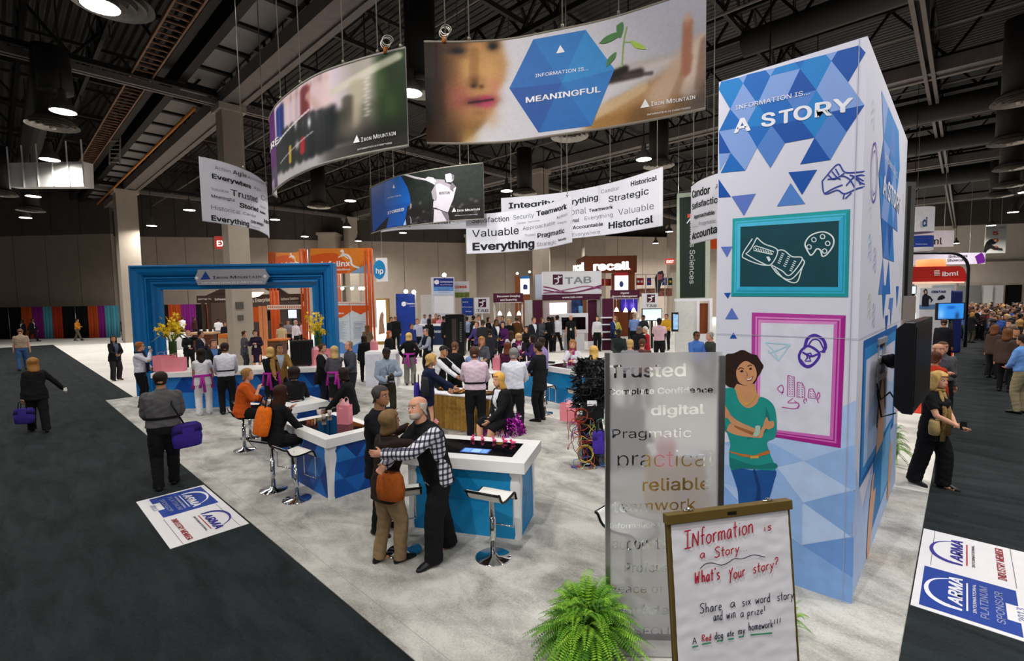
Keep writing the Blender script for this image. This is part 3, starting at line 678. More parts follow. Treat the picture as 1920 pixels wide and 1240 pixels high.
mb.build('batter_print',[mat('#c9c3cd',.5),mat('#9b95a0',.5),mat('#6f6a73',.5),mat('#252328',.5)],rt_)
mb = MB(); poly_px(mb,bn,zb((438,488),(472,485),(454,430)),.008); text_px(mb,bn,'INFORMATION IS...',*zb((368,640))[0],*zb((575,598))[0],zb((368,615))[0][1],0,.008)
text_px(mb,bn,'STORIED',*zb((365,870))[0],*zb((607,812))[0],zb((365,815))[0][1],.025,.008)
logo(mb,bn,zb((1297,835),(1362,828),(1328,770)),'IRON MOUNTAIN',*zb((1375,832))[0],*zb((1705,806))[0],zb((1375,790))[0][1],('INFORMATION IS EVERYTHING',*zb((1340,893))[0],*zb((1670,875))[0],zb((1340,880))[0][1]),.008)
mb.build('lettering',mat('#eeeef4',.5),rt_)
backing(rt_,bn,mat('#b9b6b4',.8)); edge_tubes(rt_,bn,mat('#8c8880',.5),.02); wires(rt_,bn,(.12,bn.w*.33,bn.w*.86)); fix_parent(rt_)

# --- word banners: words (text, bold, x0, y0, x1, y1, ytop) in photo pixels, ink 0 black 1 grey
def word_banner(cols,words,z,label,ws=(.1,.9)):
 bn = Bent(cols); rt_ = banner_root('word_banner',bn,label,'white word banners hung over the stand')
 def paint(s,t): c = Canvas(s,t,'#dcdde8'); return c.rgb
 sheet('printed_fabric',bn,0,bn.w,0,bn.h,60,4,paint,rt_)
 mb = MB()
 for t,b,x0,y0,x1,y1,yt in words:
  (a,c),(d,e),(f,g) = z((x0,y0),(x1,y1),(x0,yt)); text_px(mb,bn,t,a,c,d,e,g,b,.006,mi=0 if b > -.004 else 1)
 mb.build('lettering',[mat('#17171d',.6),mat('#4a4b57',.6)],rt_)
 backing(rt_,bn,mat('#d2d3dc',.7)); edge_tubes(rt_,bn,mat('#c4c5cf',.5),.012); wires(rt_,bn,[bn.w*k for k in ws]); fix_parent(rt_); return bn
BO,RG,LT = .026,.004,-.006
word_banner([(380,295,413.7,9.1),(415,302.6,418.5,9.35),(456,316,425,9.75),(483,328.7,431,10.3),(501,343,440,11.1),(505.5,351,446,11.8)],
  [('Action',LT,312,272,525,325,205),('Agile',RG,558,338,745,390,258),('Accountable',LT,760,398,985,492,340),('Everywhere',BO,272,392,803,540,305),('Agile',LT,842,540,940,585,480),('Valuable',LT,265,555,497,600,500),('Trusted',RG,530,630,890,730,508),
   ('Conf',LT,945,690,1040,735,590),('Meaningful',RG,265,655,585,718,598),('Storied',BO,650,790,903,858,705),('Historical',LT,265,818,660,892,732),('Candor',LT,700,890,872,937,838),('Everything',BO,265,972,780,1055,872),('Strategic',RG+.01,803,1005,980,1055,950),('Valuable',LT,925,790,1010,825,740),('Action',BO,925,865,998,895,820),('Pragmatic',LT,803,1062,925,1095,1030),('Histo',BO,985,1000,1045,1030,935)],
  zz(360,280,7.294),'white word banner bent round at the left, starting with Action and Agile',(.3,.88))
word_banner([(875,405,476,15.2),(943,398,473,14.9),(1006,388,467.7,14.1),(1040,379,461.5,13.4),(1072,367,454,12.6)],
  [('Satisfaction',RG,118,568,455,550,505),('Security',LT,492,538,678,515,482),('Teamwork',BO,700,505,975,435,445),('Candor',LT,523,580,605,570,556),('Teamwork',LT,622,566,730,550,545),('Action',LT,882,535,978,500,497),('Valuable',RG,122,695,542,665,605),('Approachable',LT,577,632,867,580,585),('Integrity',LT,890,580,975,562,553),
   ('Trusted',LT,597,690,690,680,660),('Pragmatic',BO-.01,710,702,955,655,645),('Everything',BO+.006,125,812,683,785,722),('Strategic',LT,705,780,880,755,730),('Security',BO-.01,895,732,970,715,705)],
  zz(860,300,4.8),'white word banner in front at the middle, with Valuable and large bold Everything',(.03,.95))
word_banner([(941,372,458,16.4),(1006,367,453,16.0),(1071,359,447,15.3),(1151,342,438,14.0),(1242,313.5,423,12.5)],
  [('Integrity',BO,450,437,860,405,368),('Everything',BO-.008,890,420,1255,360,350),('Candor',LT,1282,303,1445,268,255),('Historical',BO-.006,1550,237,1785,180,180),('Strategic',RG,1350,380,1712,305,305),('Rational',LT,880,510,1148,480,430),('Teamwork',BO-.008,1172,470,1390,435,430),('Valuable',LT,1437,497,1757,440,420),
   ('Professional',BO-.012,830,575,1085,557,530),('Everything',LT,1135,543,1387,508,495),('Accountable',BO-.008,1027,625,1300,590,583),('Historical',BO,1350,620,1752,560,540),('Everywhere',LT,1025,690,1273,662,645)],
  zz(860,300,4.8),'long white word banner behind, rising to the right with bold Historical',(.06,.36,.68,.97))
word_banner([(714,392,435,20.5),(752,386,431,19.6),(800,382,429.6,19),(850,380,429,18.6),(885,379,428.5,18.3)],
  [('Teamwork',RG,490,1068,700,1055,1020),('Satisfaction',BO,820,1015,1275,1000,935),('Everyone',LT,1320,995,1520,985,955)],zz(680,290,7.75),'white word banner mostly hidden behind the batter banner',(.1,.9))
word_banner([(1295,351,458,11.6),(1311.6,339,453.5,11.1),(1348,325,446,10.5),(1390,318,441,10.2)],
  [('Candor',BO,148,200,278,165,128),('Agile',LT,315,135,420,110,85),('Satisfaction',BO-.008,148,285,372,225,228),('Approachable',BO-.008,162,352,310,315,315),('Pragmatic',LT,197,400,318,378,362),('Historical',LT,150,415,188,408,404),('Accountable',BO,147,505,440,430,435)],
  zz(1260,320,3.875),'white word banner at right, partly hidden behind the tall printed tower',(.08,.6))

# ================================================================== the printed tower
TX0,TX1,TY0,TY1,TH = -1.885,-.668,5.125,8.98,4.965
tw = empty('display_tower',((TX0+TX1)/2,(TY0+TY1)/2,0),0,'tall white display tower printed with blue triangles, framed drawings and a woman','display tower')
MB().box((TX0,TY0,0),(TX1,TY1,TH)).build('panel_box',mat('#d3d4e4',.55,0,.01),tw)
fr = Flat((TX0,TY0,0),(1,0,0)); sd = Flat((TX1,TY0,0),(0,1,0))
TRI = [mat('#0d4fa8',.5,0,.02),mat('#1768bd',.5,0,.02),mat('#1c7ecb',.5,0,.02),mat('#7f9fdc',.5,0,.02),mat('#4f7fcb',.5,0,.02),mat('#5b74c4',.5,0,.02)]
Dk,Md,Mt,Lt,Pp,Vi = 0,1,2,3,4,5
z4 = zz(1320,60,4.77); z3 = zz(1280,0,3); z6 = zz(1280,413,3); z8 = zz(1280,800,2.819); zf = zz(1350,380,2.585); zw = zz(1100,640,4.1325)
A_ = [(130,510),(350,460),(595,395),(860,330),(1140,260),(1445,185)]; B_ = [(235,690),(480,645),(735,590),(1005,520),(1290,450)]
C_ = [(135,890),(370,850),(605,835),(865,785),(1135,715),(1435,655)]; D_ = [(240,1080),(475,1035),(725,995),(990,945),(1275,895)]; E_ = [(150,1262),(370,1240),(595,1218),(860,1185),(1130,1145)]
mb = MB()
def tri(c,*p): poly_px(mb,fr,z4(*p),.003,c)
for i,c in enumerate((Mt,Md,Lt,Mt,Dk)): tri(c,A_[i],A_[i+1],B_[i])
for i,c in enumerate((Lt,Lt,Dk,Lt)): tri(c,B_[i],B_[i+1],A_[i+1])
for i,c in enumerate((Md,Mt,Md,Mt,Lt)): tri(c,C_[i],C_[i+1],B_[i])
for i,c in enumerate((Lt,Md,Pp,Lt)): tri(c,B_[i],B_[i+1],C_[i+1])
for i,c in enumerate((Lt,Md,Dk,Mt,Dk)): tri(c,C_[i],C_[i+1],D_[i])
for i,c in enumerate((Lt,Pp,Dk,Pp)): tri(c,D_[i],D_[i+1],C_[i+1])
tri(Lt,D_[0],D_[1],E_[1]); tri(Pp,D_[1],D_[2],E_[2]); tri(Pp,D_[3],D_[4],E_[4]); tri(Md,D_[0],E_[1],E_[0]); tri(Dk,D_[3],E_[4],E_[3]); tri(Dk,C_[0],D_[0],(135,1088)); tri(Lt,(135,1090),(235,1085),(140,1245))
for c,p in ((Mt,((132,510),(155,445),(312,408),(350,460))),(Lt,((314,408),(388,382),(350,460))),(Md,((388,382),(550,342),(595,395),(350,460))),(Lt,((550,342),(640,322),(595,395))),(Mt,((640,322),(810,274),(860,330),(595,395))),(Md,((810,274),(905,250),(860,330))),(Mt,((905,250),(1090,202),(1140,260),(860,330))),(Lt,((1090,202),(1195,172),(1140,260))),(Dk,((1195,172),(1388,120),(1445,185),(1140,260)))): tri(c,*p)
def tri2(z,c,*p): poly_px(mb,fr,z(*p),.003,c)
tri2(z3,Dk,(203,1008),(272,1108),(203,1112)); tri2(z3,Vi,(275,1105),(412,1090),(345,1215)); tri2(z3,Pp,(608,1030),(690,1148),(530,1162)); tri2(z3,Dk,(595,970),(757,955),(672,1097))
tri2(z6,Vi,(215,150),(280,148),(250,210)); tri2(z6,Dk,(232,410),(272,408),(255,442)); tri2(z6,Vi,(277,492),(315,557),(240,557)); tri2(z6,Dk,(286,632),(306,665),(265,665))
mb.build('triangle_print',TRI,tw)
mb = MB()   # pale blue facets on the lower part
q0 = fr.uv(*zf((690,962))[0]); q1 = fr.uv(*zf((595,988))[0]); q2 = fr.uv(*zf((0,1195))[0])
poly_uv(mb,fr,[(0,0),(TX1-TX0,0),(TX1-TX0,q0[1]),q1,(0,q2[1])],.002,0)
for c,L in ((1,((205,85),(500,215),(640,180),(480,90),(330,70))),(2,((640,182),(890,335),(640,402),(500,215))),(1,((640,182),(915,95),(915,335),(890,335))),(3,((205,295),(300,400),(205,430))),(1,((500,215),(640,402),(560,425),(205,295),(205,200))),(3,((630,405),(890,340),(915,345),(890,582))),(2,((640,405),(890,582),(630,625))),(1,((630,405),(630,625),(555,560),(560,425))),(4,((630,627),(890,585),(905,585),(900,800))),(3,((555,570),(630,627),(900,800),(895,935),(590,842))),(4,((300,400),(560,430),(555,600),(360,520)))):
 poly_px(mb,fr,z8(*L),.003,c)
mb.build('facet_print',[mat('#a9c4ee',.5),mat('#94b6e8',.5),mat('#b3cbf0',.5),mat('#80a7df',.5),mat('#6b96d6',.5)],tw)
mb = MB()
text_px(mb,fr,'INFORMATION IS...',*z4((285,700))[0],*z4((948,558))[0],z4((285,645))[0][1],.002,.006);
for ch,x0,y0,x1,y1,yt in (('A',268,905,420,878,742),('S',512,850,640,832,690),('T',668,826,798,800,668),('O',800,795,965,775,630),('R',990,765,1145,742,592),('Y',1150,725,1335,712,560)):
 text_px(mb,fr,ch,*z4((x0,y0))[0],*z4((x1,y1))[0],z4((x0,yt))[0][1],.03,.006)
mb.build('lettering',mat('#e6e8f4',.5),tw)
def ringquad(mb,o,i,mi,off):     # frame band between two quads given as photo points
 for k in range(4): poly_px(mb,fr,[o[k],o[(k+1) % 4],i[(k+1) % 4],i[k]],off,mi if k in (1,2) else mi+1)
def lerpq(o,i,t): return [(a[0]+(b[0]-a[0])*t,a[1]+(b[1]-a[1])*t) for a,b in zip(o,i)]
mb = MB(); o_ = zf((62,78),(632,32),(622,458),(55,455)); i_ = zf((100,118),(577,88),(572,410),(97,408))
poly_px(mb,fr,i_,.004,4); ringquad(mb,o_,lerpq(o_,i_,.35),0,.004); ringquad(mb,lerpq(o_,i_,.35),lerpq(o_,i_,.5),2,.004); ringquad(mb,lerpq(o_,i_,.5),lerpq(o_,i_,.6),0,.004); ringquad(mb,lerpq(o_,i_,.6),i_,2,.004)
mb.build('chalkboard_print',[mat('#1b8f97',.5),mat('#23a0a6',.5),mat('#2fa6cf',.5),mat('#4cbbe2',.5),mat('#0d424e',.6,0,.12,4)],tw)
mb = MB(); o_ = zf((155,533),(610,547),(585,1190),(150,1118)); i_ = zf((200,583),(552,592),(532,1132),(193,1092))
poly_px(mb,fr,i_,.004,4); ringquad(mb,o_,lerpq(o_,i_,.4),0,.004); ringquad(mb,lerpq(o_,i_,.4),lerpq(o_,i_,.55),2,.004); ringquad(mb,lerpq(o_,i_,.55),lerpq(o_,i_,.68),0,.004); ringquad(mb,lerpq(o_,i_,.68),i_,2,.004)
mb.build('picture_frame_print',[mat('#a01e87',.5),mat('#b23a9b',.5),mat('#c968b8',.5),mat('#d68ac8',.5),mat('#d5d6e6',.55)],tw)
mb = MB()   # chalk drawings
def cl(pts,wd=.010,curve=True,s=fr,z=zf,mi=0): line_px(mb,s,z(*pts),wd,.006,mi,curve)
for p in (((180,170),(150,225),(125,250)),((180,170),(215,200),(280,232),(245,302),(190,285),(128,250)),((158,175),(110,252),(128,275),(195,300),(248,305)),((280,232),(310,232),(350,262),(400,272),(340,352),(300,330),(250,302)),((400,272),(407,300),(345,372),(285,350),(250,308)),((407,300),(397,322),(372,386),(315,372),(265,318))): cl(p)
cl(((165,215),(175,210),(262,238),(255,252),(165,232),(165,215)),.009,False);
for k in range(7): cl(((172+12*k,218+3*k),(180+12*k,232+3*k)),.008,False)
for k in range(6):
 for x,y in ((300,245),(328,260),(358,282)): cl(((x-4*k,y+9*k),(x+12-4*k,y+6+9*k)),.008,False)
cl(((228,262),(240,285)),.012,False); cl(((235,262),(245,280)),.012,False)
cl(((425,235),(413,200),(440,160),(500,142),(545,165),(550,205),(520,250),(497,260),(488,232),(470,225),(455,245),(440,255),(425,235)),.012)
for x,y in ((455,180),(497,165),(522,198),(507,235),(432,215)):
 cl(((x-11,y-4),(x,y-11),(x+11,y-3),(x+8,y+9),(x-6,y+9),(x-11,y-4)),.008)
mb.build('chalk_drawing',mat('#d5e3e6',.8),tw)
mb = MB()   # marker drawings on the white board
LP = [mat('#4a2fa0',.6),mat('#a8cfe2',.6),mat('#b44aa0',.6),mat('#2a3f9e',.6)]
def ml(pts,mi,wd=.012,curve=True,z=zf,s=fr): line_px(mb,s,z(*pts),wd,.006,mi,curve)
ml(((412,700),(425,660),(460,643),(500,665),(512,700),(500,722)),0,.026); ml(((430,690),(450,665),(480,668),(498,700),(508,724),(485,722)),0,.012)
ml(((395,715),(430,695),(480,728),(470,765),(430,797),(395,780),(384,745),(395,715)),0,.022); ml(((400,725),(440,745),(475,735)),0,.018); ml(((392,760),(420,790),(460,780)),0,.012); ml(((420,735),(440,730),(445,742),(434,752),(440,768),(412,768),(425,752),(420,735)),0,.014,False)
ml(((220,678),(340,688)),1,.012,False); ml(((340,688),(283,768)),1,.012,False); ml(((283,768),(265,722)),1,.012,False); ml(((265,722),(220,678)),1,.012,False); ml(((265,722),(338,690)),1,.012,False); ml(((336,692),(240,730)),1,.010,False); ml(((240,730),(235,715)),1,.012,False); ml(((283,768),(240,725)),1,.01,False)
for L in (((330,838),(360,843),(362,940),(328,938),(330,838)),((375,870),(400,875),(412,905),(410,945),(374,945),(375,870)),((432,905),(450,902),(462,925),(462,950),(428,945),(432,905))): ml(L,2,.008,False)
for y in range(848,935,11):
 for x in (335,348): ml(((x,y),(x+7,y+5)),2,.007,False)
for y in range(882,940,11):
 for x in (380,396): ml(((x,y),(x+7,y+5)),2,.007,False)
for y in (912,925,936): ml(((436,y),(443,y+4)),2,.007,False); ml(((450,y),(456,y+4)),2,.007,False)
ml(((300,930),(308,905),(300,885),(280,900),(292,918),(308,920)),2,.008); ml(((355,948),(330,970),(380,972),(368,998),(300,992)),2,.008); ml(((375,1000),(385,980),(360,960)),2,.007); ml(((478,972),(470,945),(478,920),(485,935),(475,955)),2,.008); ml(((413,975),(406,960),(418,950),(420,965)),2,.008)
for L in (((785,1020),(872,925),(915,970),(1025,965)),((785,1020),(800,1090),(870,1070),(910,1090),(980,1062),(1025,1050)),((815,1010),(870,1000),(910,975)),((820,985),(850,1010),(895,990),(940,1010),(970,1060)),((840,965),(870,1000),(890,1010)),((800,1088),(850,1060),(900,1040)),((920,1045),(960,1000),(1000,985),(1025,990)),((960,990),(990,1020),(1025,1040)),((985,1000),(1000,1040)),((910,1090),(903,1120)),((915,1118),(950,1085)),((940,985),(985,1000),(1020,1020)),((860,950),(880,985))): ml(L,3,.010,True,z3)
mb.build('marker_drawing',LP,tw)
# the printed woman with folded arms
SK,SK2,HR,TE2,TE3,JE,JE2 = 0,1,2,3,4,5,6
mb = MB()
def wp(c,*p,off=.006,sm=True):
 q = [fr.uv(*k) for k in zw(*p)]; q = [(max(0.004,a),b) for a,b in q]
 if sm: q = spline(q+[q[0]],4)[:-1]
 poly_uv(mb,fr,q,off,c)
hairp = []
for k in range(44):
 a = 2*PI*k/44; rx,ry = 158+10*math.sin(k*7.3),148+10*math.cos(k*5.1)
 hairp.append((1200+rx*math.cos(a)+18*math.sin(a*2),225-ry*math.sin(a)+ (20 if math.sin(a) < 0 and math.cos(a) < 0 else 0)))
wp(HR,*hairp,off=.006)
wp(SK,(1165,330),(1240,345),(1300,330),(1320,400),(1345,440),(1300,520),(1220,520),(1160,430),(1145,372),off=.0065)
wp(SK,(1160,235),(1180,180),(1240,150),(1290,175),(1318,235),(1312,290),(1275,335),(1235,342),(1190,325),(1165,285),off=.0075)
wp(HR,(1150,250),(1160,175),(1215,135),(1275,140),(1320,190),(1290,180),(1235,152),(1185,185),off=.008)
wp(TE2,(1035,372),(1100,362),(1150,372),(1175,450),(1220,505),(1270,515),(1320,480),(1345,432),(1410,455),(1460,520),(1475,660),(1460,745),(1410,770),(1400,800),(1425,880),(1465,990),(1400,998),(1200,985),(1118,990),(1105,860),(1115,800),(1085,700),(1060,680),(1042,640),off=.007)
wp(TE3,(1390,500),(1420,600),(1395,700),(1300,745),(1240,755),(1330,700),(1380,620),off=.0078); wp(TE3,(1110,900),(1300,960),(1450,940),(1460,985),(1200,985),(1118,985),off=.0078); wp(TE3,(1042,560),(1075,640),(1090,700),(1055,680),(1042,640),off=.0078)
wp(SK,(1085,690),(1130,635),(1330,700),(1345,745),(1240,740),(1140,720),off=.0085); wp(SK,(1042,545),(1075,500),(1100,550),(1180,620),(1330,690),(1310,735),(1150,660),(1090,590),(1045,575),off=.009)
wp(SK2,(1150,650),(1320,715),(1310,735),(1160,672),off=.0094); wp(SK,(1370,650),(1400,600),(1415,620),(1450,620),(1452,660),(1420,680),(1385,680),(1360,745),(1330,735),off=.009)
for a,b in (((1400,590),(1380,640)),((1445,620),(1395,655)),((1452,640),(1400,668)),((1445,662),(1402,678))): line_px(mb,fr,zw(a,b),.018,.0095,SK)
for a,b in (((1042,535),(1095,560)),((1042,555),(1095,578)),((1042,575),(1090,590)),((1070,502),(1110,565))): line_px(mb,fr,zw(a,b),.018,.0095,SK)
wp(7,(1310,655),(1345,655),(1345,700),(1325,735),(1290,730),(1305,700),off=.0099)
wp(JE,(1118,988),(1200,985),(1300,1000),(1462,995),(1450,1100),(1410,1240),(1405,1290),(1200,1290),(1170,1150),off=.0068); wp(JE2,(1290,1000),(1310,1000),(1350,1150),(1340,1290),(1300,1290),(1320,1150),off=.0076)
wp(8,(1108,858),(1200,890),(1300,905),(1420,870),(1418,840),(1300,885),(1200,872),(1110,850),off=.0086,sm=False); wp(9,(1270,890),(1335,885),(1335,905),(1270,908),off=.009,sm=False)
line_px(mb,fr,zw((1175,370),(1200,440),(1238,490),(1290,450),(1315,380)),.012,.0088,9,True); wp(9,(1225,475),(1250,475),(1252,495),(1225,495),off=.0092)
wp(10,(1232,285),(1260,288),(1292,270),(1280,300),(1250,308),off=.0088); wp(11,(1237,289),(1262,291),(1285,278),(1272,296),(1250,300),off=.0092); wp(2,(1188,232),(1206,222),(1218,234),(1200,240),off=.0088); wp(2,(1258,212),(1276,204),(1284,216),(1268,222),off=.0088)
line_px(mb,fr,zw((1175,220),(1195,205),(1220,215)),.008,.0088,2,True); line_px(mb,fr,zw((1248,196),(1270,184),(1285,192)),.008,.0088,2,True); line_px(mb,fr,zw((1235,232),(1250,262),(1238,268)),.006,.0088,SK2,True)
mb.build('woman_print',[mat('#c68f68',.5,0,.05),mat('#9a6240',.5),mat('#2a1712',.6,0,.3,30),mat('#1d8d88',.5,0,.06),mat('#15716f',.5),mat('#1c4f93',.5,0,.12),mat('#12386e',.5),mat('#a8c3b8',.5),mat('#b56a34',.5),mat('#caa24a',.5),mat('#8e3a35',.5),mat('#f1ece8',.5)],tw)
# seams of the panels
mb = MB(); line_uv(mb,fr,[(TX1-TX0-.055,.0),(TX1-TX0-.055,TH)],.006,.010); line_uv(mb,fr,[(0,2.42),(TX1-TX0,2.42)],.005,.010); line_uv(mb,sd,[(0,2.42),(3.85,2.42)],.005,.010)
mb.build('panel_seam',mat('#a3a6bb',.5),tw)
# side face: triangles, words, drawn frame and a pair of hands holding a book
mb = MB(); r_ = random.Random(12); st = .56
for j in range(5):
 for i in range(6):
  u,v = .95+st*.5*(i),4.80-.40*j
  if (j == 3 and i in (0,5)) or (j == 4 and i not in (1,3)): continue
  up = (i+j) % 2; c = r_.choice([Dk,Md,Mt,Lt,Pp,Mt,Lt])
  P3 = [(u,v-.4),(u+st,v-.4),(u+st/2,v)] if up else [(u,v),(u+st,v),(u+st/2,v-.4)]
  poly_uv(mb,sd,P3,.003,c)
for u,v,s_,c,up in ((1.5,2.9,.45,Md,0),(2.3,2.75,.4,Pp,0),(1.9,2.55,.3,Dk,0),(3.0,2.9,.35,Md,0),(2.2,2.62,.2,Pp,1),(2.9,2.35,.3,Dk,0),(2.1,1.98,.22,Vi,0)):
 poly_uv(mb,sd,[(u,v),(u+s_,v),(u+s_/2,v+(.7*s_ if up else -.85*s_))],.003,c)
mb.build('triangle_print',TRI,tw)
mb = MB(); text_uv(mb,sd,'INFORMATION IS...',(1.35,4.22),(2.7,4.22),.10,0,.006); text_uv(mb,sd,'A STORY',(1.25,3.85),(3.15,3.85),.28,.03,.006); mb.build('lettering',mat('#e6e8f4',.5),tw)
mb = MB();
def fq(u0,v0,u1,v1): return [(u0,v1),(u1,v1),(u1,v0),(u0,v0)]
for (o4,i4,c) in ((fq(.32,.98,3.3,2.38),fq(.40,1.04,3.2,2.30),0),(fq(.40,1.04,3.2,2.30),fq(.52,1.13,3.08,2.18),1)):
 for k in range(4): poly_uv(mb,sd,[o4[k],o4[(k+1) % 4],i4[(k+1) % 4],i4[k]],.003,c)
poly_uv(mb,sd,fq(.52,1.13,3.08,2.18),.003,2); poly_uv(mb,sd,[(.52,1.13),(3.08,1.13),(3.08,1.6),(1.6,1.9),(.52,1.55)],.004,3)
poly_uv(mb,sd,[(0,0),(3.85,0),(3.85,.9),(1.8,1.2),(.6,.7),(0,1.35)],.0025,3); poly_uv(mb,sd,[(1.15,.2),(2.9,.32),(2.9,1.12),(1.3,1.02)],.006,4); poly_uv(mb,sd,[(2.0,.3),(2.9,.36),(2.9,1.1),(2.05,1.05)],.0065,5)
poly_uv(mb,sd,[(1.45,1.02),(2.1,1.06),(2.05,1.5),(1.85,1.85),(1.62,1.7),(1.5,1.35)],.0062,6); poly_uv(mb,sd,[(1.4,1.35),(1.55,1.85),(1.85,2.02),(2.15,1.8),(2.2,1.4),(2.05,1.5),(1.85,1.85),(1.62,1.7),(1.52,1.3)],.0066,7)
poly_uv(mb,sd,spline([(.95,.05),(1.15,.0),(1.35,.35),(1.52,.62),(1.3,.66),(1.35,.85),(1.18,.8),(1.0,.45),(.95,.05)],4)[:-1],.008,6); poly_uv(mb,sd,spline([(2.75,.1),(3.0,.05),(3.15,.5),(3.0,.85),(2.82,.7),(2.75,.1)],4)[:-1],.008,6)
mb.build('picture_frame_print',[mat('#1c62ad',.5),mat('#2f86cc',.5),mat('#c9cbe0',.5),mat('#a9c0e6',.5),mat('#1a74b4',.5),mat('#6aa9dc',.5),mat('#d3a387',.5),mat('#4a3226',.6)],tw)
mb = MB()
def sl(pts,mi,wd=.010): line_uv(mb,sd,spline(pts) if len(pts) > 2 else pts,wd,.006,mi)
sl([(.62+.22*math.cos(k*.7),3.95+.27*math.sin(k*.7)) for k in range(11)],0,.02); sl([(.62+.17*math.cos(k*.7),3.95+.2*math.sin(k*.7)) for k in range(11)],0,.012)
for u,v,mi in ((.35,4.5,1),(.4,3.3,2),(.5,2.75,3),(.75,3.2,0),(3.4,4.1,4),(3.4,3.2,1),(.8,2.65,0),(3.5,2.7,3),(.35,3.7,1)):
 for k in range(3): sl([(u,v-.08*k),(u+.08,v+.06-.08*k),(u+.16,v-.02-.08*k),(u+.2,v+.05-.08*k)],mi,.009)
mb.build('marker_drawing',[mat('#6a3fa8',.6),mat('#b9c6d9',.6),mat('#2f86cc',.6),mat('#8fb84a',.6),mat('#d8a94a',.6)],tw); fix_parent(tw)

# wall television on the tower
tv = empty('television',(-.40,6.75,2.08),math.radians(-2.6),'large black television mounted on the right side of the tower','television')
z0,z1 = .98,1.86; mb = MB(); L = .74
mb.loft([[(x,y,z) for x,z in ((.10,-.45),(.10,.45),(.02,.45),(-.05,.38),(-.05,-.38),(.02,-.45))] for y in (-L,L)]); mb.build('cabinet',mat('#15151a',.3,0,.05),tv,bevel=.008)
MB().box((.1005,-L+.05,-.38),(.104,L-.05,.40)).build('screen',mat('#0a0508',.3,0,.1,spec=.2),tv)
def paint_tv(s,t):
 c = Canvas(s,t,'#1b0d10'); c.blob(.3,.5,.3,.5,'#5b1a22',.8); c.blob(.15,.9,.12,.1,'#c8b0aa',.8); c.blob(.6,.4,.3,.5,'#3b1218',.7); return c.rgb
sf = Flat((.1042,-L+.06,-.37),(0,1,0)); s_ = sheet('screen_picture',sf,0,2*L-.12,0,.76,30,20,paint_tv,tv,.001,.35,emit=.35)
mb = MB()
for y in (-.3,.1): mb.box((-.265,y-.02,-.25),(-.24,y+.02,.25))
for z in (-.22,-.02,.18): mb.box((-.255,-.36,z),(-.235,.18,z+.06))
mb.build('wall_bracket',mat('#c6c8cc',.4,.5),tv)
mb = MB(); mb.tube([(-.25,-.1,0),(-.15,-.2,.02),(-.05,-.1,0)],.05,10); mb.ball((-.14,-.18,0),.08,10); mb.build('bracket_arm',BLACK,tv,smooth=True)
mb = MB(); mb.tube([(-.26,-.3,-.2),(-.2,-.38,-.4),(-.12,-.42,-.3),(-.05,-.6,-.35)],.008,6); mb.tube([(-.26,-.25,-.3),(-.2,-.3,-.6),(-.06,-.5,-.5)],.008,6); mb.build('power_cable',BLACK,tv,smooth=True)
mb = MB(); mb.box((.0,L+.001,.36),(.09,L+.004,.43)); sfx = Flat((.105,.2,.405),(0,1,0)); mb.build('maker_plate',mat('#8f1f28',.4),tv)
# ================================================================== spot lamps on the roof steel that light the hung graphics
def spot(loc,aim,power,ang,label):
 d = bpy.data.lights.new('spot_light','SPOT'); d.energy = power; d.spot_size = math.radians(ang); d.spot_blend = .6; d.shadow_soft_size = .12; d.color = (1,.97,.93)
 o = bpy.data.objects.new('spot_light',d); C.objects.link(o); v = Vector(aim)-Vector(loc); o.location = Vector(loc)+v.normalized()*.36
 o.rotation_euler = v.to_track_quat('-Z','Y').to_euler()
 t = empty('spot_lamp',loc,0,label,'lamp','spot lamps on the roof steel'); R = v.to_track_quat('Z','Y').to_matrix()
 mb = MB(); mb.loft([[R @ Vector((r*math.cos(2*PI*k/14),r*math.sin(2*PI*k/14),z)) for k in range(14)] for r,z in ((.05,-.18),(.10,-.14),(.11,.1),(.14,.3),(.13,.3),(.10,.12))],0,False); mb.build('can',BLACK,t,smooth=True)
 MB().tube([(0,0,0),(0,0,1.2)],.02,6).build('yoke',BLACK,t)
spot((-2.5,-1.5,11.2),(-5.2,6.4,6.3),1350,62,'black spot lamp under the roof aimed at the large woman banner')
spot((-8.5,-1.5,11.2),(-8.4,5.2,6.2),1150,60,'black spot lamp under the roof aimed at the crowd banner')
spot((-1.6,-2.4,11.0),(-1.3,5.1,2.6),1900,48,'black spot lamp under the roof aimed at the tower')
spot((-13.5,1.0,11.2),(-12.5,6.5,4.8),1200,50,'black spot lamp under the roof aimed at the left word banner')
spot((-6.5,3.0,11.2),(-9.8,13.4,5.2),1800,55,'black spot lamp under the roof aimed at the middle banners')
spot((4.2,7.5,11.0),(-.6,7.2,2.8),1300,52,'black spot lamp under the roof aimed at the right tower side')

